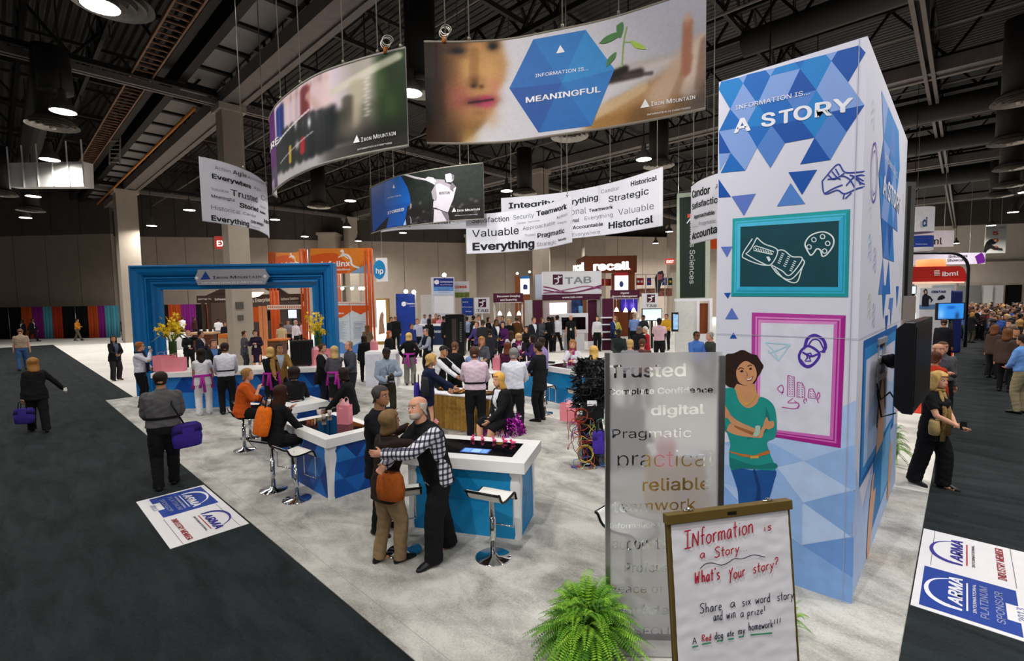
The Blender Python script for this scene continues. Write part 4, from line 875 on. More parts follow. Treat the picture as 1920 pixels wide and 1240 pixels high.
# ================================================================== floor signs
INKB = mat('#1b3d94',.6,0,.04); SIGNW = mat('#e3e1e4',.6,0,.02)
def floor_sign(o,U,V,w_,h_,blue,label):
 s = Flat(o,U,V); root = tag(MB().build('floor_sign',[SIGNW]),label,'floor sign')
 bpy.data.objects.remove(root); mb = MB(); c = [s.pt(0,0),s.pt(w_,0),s.pt(w_,h_),s.pt(0,h_)]; t = Vector((0,0,.003))
 mb.add([p for p in c]+[p+t for p in c],[(0,3,2,1),(4,5,6,7),(0,1,5,4),(1,2,6,5),(2,3,7,6),(3,0,4,7)]); root = tag(mb.build('floor_sign',SIGNW),label,'floor sign','sponsor floor signs')
 ink = [mat('#e9e9ef',.6),mat('#8e97bd',.6),INKB,mat('#c9ccd6',.6)] if blue else [mat('#33308f',.6),mat('#a82a2c',.6),mat('#56565e',.6),mat('#a82a2c',.6)]
 mb = MB(); mg = .055
 if blue: poly_uv(mb,s,[(mg,.14),(w_*.30,.14),(w_*.30,.22),(w_*.62,.22),(w_*.62,.14),(w_-mg,.14),(w_-mg,h_-mg),(mg,h_-mg)],.0045,2); text_uv(mb,s,'2013',(w_*.34,.10),(w_*.60,.10),.075,.01,.005,mi=1)
 else:
  line_uv(mb,s,[(.0,.13),(w_,.13)],.005,.005,2); line_uv(mb,s,[(0,h_-.10),(w_,h_-.10)],.005,.005,2)
 y0 = h_*.60; text_uv(mb,s,'ARMA',(w_*.27,y0),(w_*.86,y0),.13,.03,.0055,.25,0); text_uv(mb,s,'I',(w_*.19,y0),(w_*.215,y0),.13,.02,.0055,.25,0)
 A = [(w_*.185+.0,y0),(w_*.19,y0+.13),(w_*.30,y0+.235),(w_*.5,y0+.265),(w_*.70,y0+.20),(w_*.86,y0)]; Bq = [(w_*.86,y0),(w_*.69,y0+.185),(w_*.5,y0+.235),(w_*.33,y0+.20),(w_*.245,y0+.11),(w_*.225,y0)]
 poly_uv(mb,s,spline(A,5)+spline(Bq,5),.005,0)
 line_uv(mb,s,[(w_*.22,y0-.035),(w_*.80,y0-.035)],.012,.0055,3 if not blue else 0); text_uv(mb,s,'INTERNATIONAL',(w_*.22,y0-.095),(w_*.82,y0-.095),.032,.005,.0055,mi=2 if not blue else 0)
 if blue: text_uv(mb,s,'PLATINUM',(w_*.18,.335),(w_*.82,.335),.075,.008,.0055,mi=1); text_uv(mb,s,'SPONSOR',(w_*.18,.235),(w_*.80,.235),.075,.008,.0055,mi=1)
 else: text_uv(mb,s,'INDUSTRY MEMBER',(w_*.10,.19),(w_*.92,.19),.085,.01,.0055,mi=1)
 mb.build('lettering',ink,root)
floor_sign((-8.53,1.215,.010),(1,0,0),(0,1,0),.98,.84,True,'blue sponsor floor sign lying on the left black carpet'); floor_sign((-7.55,1.215,.010),(1,0,0),(0,1,0),.98,.84,False,'white member floor sign lying on the left black carpet')
floor_sign((.58,5.47,.010),(0,1,0),(-1,0,0),.95,.845,True,'blue sponsor floor sign on the right black carpet, cut off by the frame'); floor_sign((.58,6.42,.010),(0,1,0),(-1,0,0),.97,.845,False,'white member floor sign on the right black carpet behind the blue one')

# ================================================================== counters with facet prints and turned-leg corners
BL = [mat('#0d4aa0',.45,0,.02),mat('#1259b4',.45,0,.02),mat('#1a6cc6',.45,0,.02),mat('#2a80d2',.45,0,.02),mat('#0a3d88',.45,0,.02)]
CY = [mat('#0f7fbe',.45,0,.02),mat('#158bca',.45,0,.02),mat('#1f97d4',.45,0,.02),mat('#0c76b2',.45,0,.02),mat('#1a8fce',.45,0,.02)]
def facets(mb,s,w_,h_,pal,st=.42,seed=1,off=.002):
 r = random.Random(seed); nr = math.ceil(h_/(st*.8)); hh = h_/nr
 for j in range(nr):
  x = -st*(.5 if j % 2 else 0); y0,y1 = j*hh,(j+1)*hh
  while x < w_:
   for P3 in ([(x,y0),(x+st,y0),(x+st/2,y1)],[(x+st/2,y1),(x+st,y0),(x+st*1.5,y1)]):
    q = []                                    # clip to 0..w_
    for i in range(3):
     a,b = P3[i],P3[(i+1) % 3]
     for k0,k1 in ((a,b),):
      if 0 <= a[0] <= w_: q.append(a)
      for lim in (0,w_):
       if (a[0]-lim)*(b[0]-lim) < 0: t = (lim-a[0])/(b[0]-a[0]); q.append((lim,a[1]+(b[1]-a[1])*t))
    if len(q) >= 3: mb.add([s.pt(a,b,off) for a,b in q],[tuple(range(len(q)))],r.randrange(len(pal)))
   x += st
LEGPROF = [(0,.055),(.02,.06),(.05,.05),(.25,.058),(.45,.075),(.60,.105),(.68,.10),(.72,.085),(.755,.11),(.78,.105),(.80,.085)]
def leg_panel(s,u,sgn,h_,wmul=1.0,th=.014):
 """flat wavy white board standing proud of face s, its straight edge at u, growing toward sgn"""
 mb = MB(); P2 = [(u,0)]+[(u+sgn*wv*wmul,z/.80*h_) for z,wv in LEGPROF]+[(u,h_)]
 n = len(P2); F = [s.pt(a,b,th) for a,b in P2]; Bk = [s.pt(a,b,0) for a,b in P2]
 bm_f = [tuple(range(n))]; mb.add(F,bm_f); mb.add(F+Bk,[(i,(i+1) % n,n+(i+1) % n,n+i) for i in range(n)]); return mb
def counter(name,org,ang,w_,d_,h_,pal,label,slab=.13,over=.07,screen=None,seed=1,st=.42,leg_u=None,group=None):
 """org: front-left corner of the body; the front faces local -Y; screen (x0, x1, y0, y1) on the top"""
 t = empty(name,(org[0],org[1],.012),ang,label,'counter',group)
 MB().box((0,0,0),(w_,d_,h_-slab)).build('body',pal[1],t)
 F = [Flat((0,0,0),(1,0,0)),Flat((w_,0,0),(0,1,0)),Flat((w_,d_,0),(-1,0,0)),Flat((0,d_,0),(0,-1,0))]; Ls = (w_,d_,w_,d_)
 mb = MB()
 for k in range(4): facets(mb,F[k],Ls[k],h_-slab,pal,st,seed+k)
 mb.build('facet_print',pal,t)
 for k in range(4):
  for u,sg in ((0,1),(Ls[k],-1)): leg_panel(F[k],u,sg,h_-slab).build('leg',WHITE,t)
 if leg_u:
  for u in leg_u:
   for sg in (1,-1): leg_panel(F[0],u,sg,h_-slab,1.3).build('leg',WHITE,t)
 MB().box((-over,-over,h_-slab),(w_+over,d_+over,h_)).build('counter_top',WHITEGLOSS,t,bevel=.006)
 if screen:
  x0,x1,y0,y1 = screen; sc = MB().box((x0,y0,h_),(x1,y1,h_+.003)).build('screen',mat('#04060c',.04,0,.1,spec=.9),t)
 return t
U27 = math.radians(27.5)
c_l = counter('touch_table',(-7.82,3.09),0,1.36,.76,.90,BL,'white topped counter with dark blue facets and inset screen, pink bag on it',screen=(.12,1.26,.07,.69),seed=3)
fl = Vector((-4.93,3.37)); c_r = counter('touch_table',(fl.x,fl.y),U27,1.40,.72,.95,CY,'white topped counter with bright blue body, beside the embracing couple',slab=.135,over=.09,screen=(.12,1.30,.08,.62),seed=9,st=.7)
mb = MB(); s_ = Flat((0,0,.9535),(1,0,0),(0,1,0))
for (a,b,c,d,m_i) in ((.62,.98,.12,.30,0),(.64,.74,.145,.275,1),(.75,.87,.145,.275,2),(.88,.96,.145,.275,1)): mb.quad(s_.pt(a,c,.001*(1+(m_i > 0))),s_.pt(b,c,.001*(1+(m_i > 0))),s_.pt(b,d,.001*(1+(m_i > 0))),s_.pt(a,d,.001*(1+(m_i > 0))),m_i)
mb.build('screen_window',[mat('#123a8c',.3,emit=.5),mat('#5d8fd8',.3,emit=.8),mat('#7fa9e4',.3,emit=.8)],c_r)
# rubber ducks on the edge of the right counter
def duck(loc,rz,label):
 t = empty('rubber_duck',loc,rz,label,'toy duck','pink rubber ducks'); pk = mat('#f04f8c',.35,0,.05)
 mb = MB(); mb.ball((0,0,.022),.026,10,0,(1,1.25,.85)); mb.ball((0,.026,.052),.018,10); mb.ball((0,-.03,.03),.010,8,0,(1,1.2,.8)); mb.build('body',pk,t,smooth=True)
 MB().ball((0,.045,.050),.008,8,0,(1.1,1,.5)).build('beak',mat('#f0932f',.4),t,smooth=True)
for k,(px,py) in enumerate(((886,826),(905,827.5),(927,829),(947,831),(962,833.5))):
 duck(G(px,py,.962),.4+.5*k,'pink rubber duck on the right counter edge, %s' % ('paler one farthest left','second from the left','middle one of five','second from the right','nearest the counter corner')[k])
# long counter behind, in front of the blue arch
qa,qb = G(296,702,.97),G(622,690,.97); dv = (qb-qa); ang = math.atan2(dv.y,dv.x); wl = Vector((dv.x,dv.y)).length
c_b = counter('reception_counter',(qa.x,qa.y),ang,wl,.8,1.0,BL,'long white topped reception counter with blue facets in front of the arch',slab=.13,over=.12,seed=21,st=.6,leg_u=[wl*.66])
cbU,cbV = Vector((math.cos(ang),math.sin(ang),0)),Vector((-math.sin(ang),math.cos(ang),0)); CB0 = Vector((qa.x,qa.y,0))
def on_cb(u,v,z=1.013): return CB0+cbU*u+cbV*v+Vector((0,0,z))
def u_cb(px,z=1.0,v=.4):              # distance along the counter of a photo column
 best = min(range(0,400),key=lambda k: abs(P(on_cb(wl*1.1*k/400,v,z))[0]-px)); return wl*1.1*best/400
# counter behind right, white topped bright blue, and the small touch table in the middle
rc = counter('touch_table',(-9.35,10.35),math.radians(-8),2.6,.9,.95,CY,'white topped bright blue counter at the right rear, woman in white behind it',screen=(1.0,2.5,.08,.8),seed=31,st=.8)
tag(MB().box((-.14,-.05,0),(.14,.05,.05)).build('desk_phone',DKPLASTIC,loc=(-8.55,10.7,.968),bevel=.01),'small dark device lying on the right rear counter','device')
sc_ = G(497,765,.93)
c_s = counter('touch_table',(-9.9,3.60),0,.95,.62,.90,BL,'white counter corner with a tablet picture, beside the woman in orange',screen=None,seed=41)
def paint_tab(s,t):
 c = Canvas(s,t,'#e8dcd6'); c.blob(.5,.5,.35,.4,'#b98d7a',.9); c.blob(.3,.75,.25,.2,'#4a3a34',.9); c.blob(.75,.3,.2,.2,'#a8463a',.7); return c.rgb
tb = empty('tablet',(-9.4,3.85,.918),0,'tablet with a colour picture on the counter before the woman in orange','tablet'); MB().box((-.16,-.11,0),(.16,.11,.01)).build('case',BLACK,tb,bevel=.003)
sheet('screen_picture',Flat((-.145,-.10,.011),(1,0,0),(0,1,0)),0,.29,0,.20,20,14,paint_tab,tb,.001,.2,emit=.25)

# ================================================================== bar stools
def stool_proto():
 t = empty('bar_stool',(0,0,0)); w_ = .19
 prof = [(-.21,-.085),(-.20,-.075),(-.185,-.03),(-.165,-.004),(-.13,.004),(-.05,-.006),(.06,-.012),(.13,0),(.17,.035),(.195,.085),(.215,.105),(.235,.105)]
 q = spline(prof,3); top = [(y,z) for y,z in q]; bot = []
 for i,(y,z) in enumerate(q):
  a,b = q[max(0,i-1)],q[min(len(q)-1,i+1)]; n = Vector((-(b[1]-a[1]),b[0]-a[0])).normalized(); bot.append((y-n.x*.018,z-n.y*.018))
 mb = MB()
 for L,fl_ in ((top,0),(bot,1)):
  vs = [(-w_,y,.70+z) for y,z in L]+[(w_,y,.70+z) for y,z in L]; n = len(L)
  mb.add(vs,[(i,i+1,n+i+1,n+i) if fl_ else (i,n+i,n+i+1,i+1) for i in range(n-1)])
 mb.build('seat',mat('#e9e7e2',.3,0,.02),t,smooth=True)
 mb = MB()
 for sx in (-w_-.004,w_+.004): mb.tube([(sx,(a[0]+b[0])/2,.70+(a[1]+b[1])/2) for a,b in zip(top,bot)],.013,8)
 for e in (0,-1): y,z = (top[e][0]+bot[e][0])/2,.70+(top[e][1]+bot[e][1])/2; mb.tube([(-w_,y,z),(w_,y,z)],.014,8)
 mb.build('seat_rim',mat('#2a2a2c',.25,.7),t,smooth=True)
 MB().tube([(0,0,.012),(0,0,.45),(0,0,.455),(0,0,.69)],[.032,.032,.022,.022],16).build('pole',CHROME,t,smooth=True)
 MB().lathe([(.195,0),(.198,.006),(.19,.012),(.06,.02),(.035,.05)],32).build('base',CHROME,t,smooth=True)
 mb = MB()
 for sx in (-.15,.15): mb.tube([(sx,-.17,.68),(sx,-.215,.62),(sx,-.215,.30),(sx*.98,-.215,.27)],.009,8)
 mb.tube([(-.15,-.215,.27),(.15,-.215,.27)],.009,8); mb.build('footrest',CHROME,t,smooth=True); return t
sp = stool_proto(); SPK = kids(sp); first = [True]
def stool(loc,face,label,dz=0.0):      # face: direction the sitter looks, in the camera's plan (degrees, 0 = toward the camera)
 o = sp
 if not first[0]:
  o = sp.copy(); C.objects.link(o)
  for ch in SPK: c = ch.copy(); C.objects.link(c); c.parent = o
 first[0] = False; o.location = (loc[0],loc[1],.012); o.rotation_euler = (0,0,heading(loc,face)+PI); tag(o,label,'stool','white bar stools on chrome poles'); return o
stool(G(557,938),118,'empty white bar stool in front at the dark blue counter'); stool(G(513,920),130,'white bar stool under the woman with the orange bag'); stool(G(459,845),95,'white bar stool under the woman in the orange sweater'); stool(G(470,822),130,'bar stool pole just behind the stool of the woman in orange')
stool(G(925,1047),-28+180,'empty white bar stool in front of the bright blue counter'); stool(G(758,1036),180,'bar stool half hidden behind the legs of the embracing couple'); stool(G(1087,795),150,'grey looking bar stool by the right rear counter'); stool(G(1022,776),120,'white bar stool behind the man in the black suit'); stool(G(1178,1118),60,'bar stool standing behind the frosted glass word panel'); stool(G(618,835),190,'white bar stool behind the pink bag on the dark blue counter')

# ================================================================== the big blue arch
La,Rb = D(248,600,14.75),D(628,600,14.95); La.z = Rb.z = 0; aU = (Rb-La).normalized(); aN = Vector((aU.y,-aU.x,0)); AW = (Rb-La).length
AH = CAM_H+(574-502)*14.8/CAM_F
ar = empty('frame_arch',(La+Rb)/2,0,'huge blue picture-frame arch standing behind the reception counter','arch')
def arch_ring(w0,d0,w1,d1):            # strip of moulding between two offsets (inset from the outer edge, depth toward the viewer)
 def path(w_,d_): return [La+aU*w_+aN*d_+Vector((0,0,0)),La+aU*w_+aN*d_+Vector((0,0,AH-w_)),La+aU*(AW-w_)+aN*d_+Vector((0,0,AH-w_)),La+aU*(AW-w_)+aN*d_]
 return path(w0,d0),path(w1,d1)
prof = [(0,-.35),(0,.02),(.02,.05),(.06,.05),(.09,.0),(.20,-.02),(.29,-.05),(.34,-.14),(.36,-.10),(.40,-.10),(.42,-.16),(.46,-.14),(.48,-.18),(.52,-.12),(.56,-.11),(.58,-.16),(.66,-.20),(.74,-.22),(.745,-.35)]
AB = [mat('#1272b4',.3,0,.03,coat=.3),mat('#0f629f',.3,0,.03,coat=.3)]
mb = MB()
for i,(a,b) in enumerate(zip(prof,prof[1:])):
 p,q = arch_ring(*a,*b); mb.add(p+q,[(0,4,5,1),(1,5,6,2),(2,6,7,3)],i % 2)
p,q = arch_ring(*prof[-1],*prof[0]); mb.add(p+q,[(0,4,5,1),(1,5,6,2),(2,6,7,3)],1); mb.build('moulding',AB,ar)
zA = zz(220,480,4.5714); pf = Flat(La+aN*.09,aU); mb = MB()
pq = zA((690,118),(1262,110),(1275,140),(1300,175),(1275,215),(1265,243),(690,250),(680,225),(660,190),(682,150)); u_ = [pf.uv(*p) for p in pq]
mb2 = MB(); n = len(u_); mb2.add([pf.pt(a,b,.0) for a,b in u_]+[pf.pt(a,b,-.07) for a,b in u_],[tuple(range(n))]+[(i,n+i,n+(i+1) % n,(i+1) % n) for i in range(n)]); mb2.build('name_plate',mat('#b4b2ba',.35,.55,.05),ar)
mb = MB(); poly_px(mb,pf,zA((712,205),(800,200),(756,132)),.004,1); logo(mb,pf,zA((730,199),(756,198),(756,135)),'IRON MOUNTAIN',*zA((820,197))[0],*zA((1238,188))[0],zA((820,168))[0][1],None,.005)
text_px(mb,pf,'INFORMATION IS EVERYTHING',*zA((725,240))[0],*zA((1243,230))[0],zA((725,222))[0][1],.01,.005,mi=2)
for x,y in ((682,189),(1266,174)): poly_px(mb,pf,[zA((x+13*math.cos(k*.6),y+13*math.sin(k*.6)))[0] for k in range(11)],.004,2)
mb.m = [1 if i == 1 else v for i,v in enumerate(mb.m)]; mb.build('lettering',[mat('#23293f',.5),mat('#1c3f86',.4),mat('#f0f0f4',.5)],ar); fix_parent(ar)
# white strip with upright words behind the left jamb
sA,sB = D(288,690,15.6),D(304,690,15.7); sA.z = sB.z = 0; sU = (sB-sA).normalized(); sW = (sB-sA).length; ws_ = Flat(sA,sU)
wz = empty('upright_word_sign',(sA+sB)/2,0,'narrow white panel of sideways words inside the left side of the blue arch','panel')
mb = MB(); q = [ws_.pt(0,0),ws_.pt(sW,0),ws_.pt(sW,3.15),ws_.pt(0,3.15)]; mb.add(q+[p+Vector((-sU.y,sU.x,0))*.03 for p in q],[(0,1,2,3),(4,7,6,5),(0,4,5,1),(1,5,6,2),(2,6,7,3),(3,7,4,0)]); mb.build('board',mat('#e2e2ea',.5),wz)
side_ = Flat(ws_.pt(0,3.15),(0,0,-1),sU); side_.N = -side_.N if side_.N.dot(-sA) < 0 else side_.N
mb = MB()
for t_,x,y,l,c,b in (('Approachable',.05,.17,1.1,.08,.0),('Candid',.1,.04,.7,.09,.02),('Complete Confidence',.4,.095,1.5,.06,.02),('Accountable',1.3,.19,.9,.07,.0),('Teamwork',1.4,.03,.8,.07,.0),('Agile Action',2.2,.12,.85,.08,.02),('Trusted',2.3,.03,.5,.06,0)):
 text_uv(mb,side_,t_,(x,y*sW/.28),(x+l,y*sW/.28),c*sW/.28,b,.004)
mb.build('lettering',mat('#26262c',.6),wz); fix_parent(wz)

# ================================================================== things on the reception counter
PINK = [mat('#e88a98',.6,0,.06,4),mat('#f2b9c2',.7,0,.1,9)]
def gift_bag(loc,rz,w_,d_,h_,label,tissue=True,lie=False):
 t = empty('gift_bag',loc,rz,label,'gift bag','pink paper gift bags'); mb = MB()
 a,b = w_/2,d_/2; mb.loft([[(-a,-b,0),(a,-b,0),(a,b,0),(-a,b,0)],[(-a*1.02,-b,h_*.5),(a*1.02,-b,h_*.5),(a*1.02,b,h_*.5),(-a*1.02,b,h_*.5)],[(-a*1.03,-b*.9,h_),(a*1.03,-b*.9,h_),(a*1.03,b*.9,h_),(-a*1.03,b*.9,h_)]],0,False); mb.poly([(-a,-b,0),(-a,b,0),(a,b,0),(a,-b,0)])
 mb.build('bag',PINK[0],t)
 if tissue:
  mb = MB(); r = random.Random(int(w_*1e4+h_*77))
  for k in range(9):
   x,y = r.uniform(-a*.8,a*.8),r.uniform(-b*.6,b*.6); z = h_+r.uniform(.02,.10); s_ = w_*.3
   mb.add([(x-s_,y-b*.5,h_-.06),(x+s_,y-b*.4,h_-.05),(x+s_*.7,y+b*.5,h_-.05),(x-s_*.6,y+b*.4,h_-.06),(x+r.uniform(-.03,.03),y,z)],[(0,1,4),(1,2,4),(2,3,4),(3,0,4)])
  mb.build('tissue_paper',PINK[1],t)
 mb = MB();
 for sy in (-b,b): mb.tube([(-a*.4,sy,h_),(-a*.35,sy,h_+.08),(0,sy,h_+.11),(a*.35,sy,h_+.08),(a*.4,sy,h_)],.004,5)
 mb.build('handle',PINK[1],t); return t
gift_bag(on_cb(u_cb(312),.35),ang,.45,.3,.42,'pink box bag beside the left flower vase on the counter, left one',False); gift_bag(on_cb(u_cb(335),.2),ang+.1,.50,.28,.36,'pink box bag in front of the left flower vase on the counter',False)
gift_bag(on_cb(u_cb(600),.45),ang,.62,.35,.45,'wide pink bag with pale tissue near the right flower vase'); gift_bag(G(534,741)+Vector((0,0,.012)),ang+.1,.46,.26,.62,'pink bag with tissue standing before the reception counter')
gift_bag((-6.98,3.62,.917),.5,.20,.12,.30,'pink gift bag standing on the dark blue counter screen'); gift_bag(G(1066,790)+Vector((0,0,.012)),.3,.36,.16,.40,'pink gift bag on the floor beside the tangle of computer parts'); gift_bag(G(806,822)+Vector((0,0,.012)),.8,.30,.16,.36,'pink gift bag behind the bald man, near the gold table skirt')
gift_bag(G(933,694,.95),.2,.22,.14,.32,'pink gift bag on the middle table among the crowd'); gift_bag(G(702,660,1.08),.6,.22,.14,.34,'pink gift bag on the white podium at the middle left')
case = empty('travel_case',on_cb(u_cb(568),.4),ang+.05,'black upright case with ribbed top on the reception counter','case'); cw = .55
MB().box((-cw/2,-.2,.03),(cw/2,.2,.72)).build('shell',mat('#121214',.5,0,.1),case,bevel=.02); mb = MB()
for k in range(7): mb.box((-cw/2+.03+k*.075,-.21,.1),(-cw/2+.06+k*.075,-.2,.66))
mb.build('rib',BLACK,case); MB().tube([(-.12,0,.72),(-.1,0,.77),(.1,0,.77),(.12,0,.72)],.012,6).build('handle',BLACK,case); mb = MB()
for sx in (-.2,.2): mb.tube([(sx,-.16,.03),(sx,.16,.03)],.03,8)
mb.build('wheel',BLACK,case)
def flower_vase(loc,label,seed):
 r = random.Random(seed); t = empty('flower_vase',loc,0,label,'vase','glass vases of yellow orchids')
 MB().lathe([(.085,0),(.088,.02),(.09,.70),(.095,.78),(.088,.78),(.083,.70),(.08,.03)],18).build('vase',mat('#3f5a2a',.08,0,.2,12,trans=.35),t,smooth=True)
 mb = MB(); fl_ = MB(); lf = MB()
 for k in range(16):
  a = r.uniform(0,2*PI); sp_ = r.uniform(.05,.36); hz = r.uniform(.95,1.55); c = Vector((sp_*math.cos(a),sp_*math.sin(a),hz)); mid = Vector((c.x*.3,c.y*.3,.80)); mb.tube([(0,0,.2),mid,c],.006,5)
  for j in range(9):
   q = mid.lerp(c,.45+.6*r.random())+Vector((r.uniform(-.09,.09),r.uniform(-.09,.09),r.uniform(-.06,.06))); sz = r.uniform(.035,.065)
   n = Vector((r.uniform(-1,1),r.uniform(-1,1),r.uniform(-.2,1))).normalized(); e = n.orthogonal().normalized(); f = n.cross(e)
   for p in range(5):
    b = 2*PI*p/5; d1 = e*math.cos(b)+f*math.sin(b); d2 = e*math.cos(b+.5)+f*math.sin(b+.5); d3 = e*math.cos(b-.5)+f*math.sin(b-.5)
    fl_.add([q,q+d2*sz*.7+n*sz*.2,q+d1*sz*1.2+n*sz*.1,q+d3*sz*.7+n*sz*.2],[(0,1,2,3)],r.choice((0,0,1)))
 for k in range(9):
  a = r.uniform(0,2*PI); L = r.uniform(.35,.65); d = Vector((math.cos(a),math.sin(a),0)); s_ = Vector((-d.y,d.x,0))*.035; p0 = Vector((0,0,.76)); p1 = p0+d*L*.5+Vector((0,0,.22)); p2 = p0+d*L+Vector((0,0,.02))
  lf.add([p0,p1-s_,p2,p1+s_],[(0,1,2,3)])
 mb.build('stem',mat('#50702c',.6),t); fl_.build('blossom',[mat('#efc81e',.6,0,.1),mat('#f6dc4a',.6,0,.1)],t); lf.build('leaf',mat('#2f4d22',.5),t)
flower_vase(on_cb(u_cb(323),.5),'tall glass vase of yellow orchids at the left end of the reception counter',3); flower_vase(on_cb(u_cb(596),.6),'tall glass vase of yellow orchids at the right end of the reception counter',5)
# cups on the dark blue counter
def cup(loc,label,col='#f0a07a'):
 t = empty('drink_cup',loc,0,label,'cup','small cups'); MB().lathe([(.028,0),(.036,.075),(.034,.075),(.027,.004)],14,cap=True).build('cup',mat('#f3e9e2',.2,trans=.5),t,smooth=True); MB().lathe([(.0275,.006),(.033,.055)],14).build('drink',mat(col,.2),t,smooth=True)
cup(G(598,777,.92),'small cup with orange drink at the far edge of the dark blue counter'); cup(G(618,778,.92),'small cup by the seated woman\'s hand on the dark blue counter'); cup(G(607,786,.92),'small pale cup nearer the middle of the dark blue counter','#e8b49a')

# ================================================================== frosted glass word panel
gA,gB = G(1136,1197),G(1352,1203); gU = (gB-gA).normalized(); GW = (gB-gA).length; gs = Flat(gA,gU); GH = gs.uv(1131,662)[1]
gp = empty('glass_word_panel',(gA+gB)/2,0,'tall frosted glass panel with clear cut-out words beside the tower','glass panel')
gN = gs.N
def slab(name,u0,u1,v0,v1,a,b,M,parent,bevel=0):
 mb = MB(); q = [gs.pt(u,v,a) for u,v in ((u0,v0),(u1,v0),(u1,v1),(u0,v1))]+[gs.pt(u,v,b) for u,v in ((u0,v0),(u1,v0),(u1,v1),(u0,v1))]
 mb.add(q,[(0,3,2,1),(4,5,6,7),(0,1,5,4),(1,2,6,5),(2,3,7,6),(3,0,4,7)]); return mb.build(name,M,parent,bevel=bevel)
GL = bpy.data.materials.new('clear_acrylic'); GL.use_nodes = True; nt = GL.node_tree
for n in list(nt.nodes): nt.nodes.remove(n)
ou = nt.nodes.new('ShaderNodeOutputMaterial'); tr = nt.nodes.new('ShaderNodeBsdfTransparent'); tr.inputs[0].default_value = (.9,.93,.93,1); gl = nt.nodes.new('ShaderNodeBsdfGlossy'); gl.inputs['Roughness'].default_value = .03; mx = nt.nodes.new('ShaderNodeMixShader'); mx.inputs[0].default_value = .07
nz = nt.nodes.new('ShaderNodeTexNoise'); nz.inputs['Scale'].default_value = 3; nt.links.new(tr.outputs[0],mx.inputs[1]); nt.links.new(gl.outputs[0],mx.inputs[2]); nt.links.new(mx.outputs[0],ou.inputs[0])
slab('glass_pane',.02,GW-.02,.03,GH,-.008,0,GL,gp)
zg1 = zz(1100,640,4.1325); zg2 = zz(1100,920,3.876)
words = [('Trusted',.015,zg1,(172,285),(768,268),148),('Complete Confidence',.02,zg1,(168,415),(978,398),352),('digital',.02,zg1,(497,572),(912,560),470),('Pragmatic',0,zg1,(197,752),(810,742),655),('practical',-.012,zg1,(240,978),(980,968),840),('reliable',.01,zg1,(428,1160),(958,1148),1060),
  ('teamwork',.004,zg2,(190,158),(792,135),75),('Information Management',-.004,zg2,(163,275),(900,262),222),('accountable',.012,zg2,(185,432),(720,425),335),('Professional',.024,zg2,(272,592),(800,588),500),('Peace of mind',-.01,zg2,(172,745),(800,742),658),('Confidence',.022,zg2,(178,905),(800,900),812),('SECURE',.0,zg2,(345,1055),(720,1052),965)]
CELL = .0033; nu_,nv_ = int((GW-.07)/CELL),int((GH-.03)/CELL); hole = np.zeros((nv_,nu_),bool)     # the film is cut cell by cell where letters stand
for t_,b,z,p0,p1,yt in words:
 vs,fs = glyphs(t_,b); x0 = min(v.x for v in vs); x1 = max(v.x for v in vs); a0,a1 = gs.uv(*z(p0)[0]),gs.uv(*z(p1)[0]); cap = gs.uv(*z((p0[0],yt))[0])[1]-a0[1]
 k = cap/(.727 if t_[0].isupper() or t_ == 'digital' else .55)
 Q = [(a0[0]+(a1[0]-a0[0])*(v.x-x0)/(x1-x0),a0[1]+(a1[1]-a0[1])*(v.x-x0)/(x1-x0)+v.y*k) for v in vs]
 for f in fs:
  for i in range(1,len(f)-1):
   T = [Q[f[0]],Q[f[i]],Q[f[i+1]]]; us = [q[0] for q in T]; vv = [q[1] for q in T]
   i0,i1 = max(0,int((min(us)-.035)/CELL)),min(nu_,int((max(us)-.035)/CELL)+2); j0,j1 = max(0,int((min(vv)-.03)/CELL)),min(nv_,int((max(vv)-.03)/CELL)+2)
   if i1 <= i0 or j1 <= j0: continue
   X,Y = np.meshgrid(.035+(np.arange(i0,i1)+.5)*CELL,.03+(np.arange(j0,j1)+.5)*CELL); sg = [(T[n][0]-T[m_][0])*(Y-T[m_][1])-(T[n][1]-T[m_][1])*(X-T[m_][0]) for m_,n in ((0,1),(1,2),(2,0))]
   hole[j0:j1,i0:i1] |= ((sg[0] >= 0) & (sg[1] >= 0) & (sg[2] >= 0)) | ((sg[0] <= 0) & (sg[1] <= 0) & (sg[2] <= 0))
mb = MB(); fl_ = gs.side()
mb.v = [tuple(gs.pt(.035+i*CELL,.03+j*CELL,.003*fl_)) for j in range(nv_+1) for i in range(nu_+1)]; N_ = nu_+1
for j in range(nv_):
 i = 0
 while i < nu_:
  if hole[j,i]: i += 1; continue
  k = i
  while k < nu_ and not hole[j,k] and k-i < 8: k += 1
  mb.f.append((j*N_+i,j*N_+k,(j+1)*N_+k,(j+1)*N_+i)); mb.m.append(0); i = k
FROST = bpy.data.materials.new('frosted_film'); FROST.use_nodes = True; nt = FROST.node_tree; bs = nt.nodes['Principled BSDF']; bs.inputs['Base Color'].default_value = lin('#cbc8cc')+(1,); bs.inputs['Roughness'].default_value = .5
rf = nt.nodes.new('ShaderNodeBsdfRefraction'); rf.inputs['Color'].default_value = (.86,.86,.88,1); rf.inputs['IOR'].default_value = 1.03; rf.inputs['Roughness'].default_value = .55; mx = nt.nodes.new('ShaderNodeMixShader'); nz = nt.nodes.new('ShaderNodeTexNoise'); nz.inputs['Scale'].default_value = 3
mr = nt.nodes.new('ShaderNodeMapRange'); mr.inputs['To Min'].default_value = .34; mr.inputs['To Max'].default_value = .42; nt.links.new(nz.outputs['Fac'],mr.inputs[0]); nt.links.new(mr.outputs[0],mx.inputs[0]); nt.links.new(bs.outputs[0],mx.inputs[1]); nt.links.new(rf.outputs[0],mx.inputs[2]); nt.links.new(mx.outputs[0],nt.nodes['Material Output'].inputs['Surface']); mb.build('frosted_film',FROST,gp)
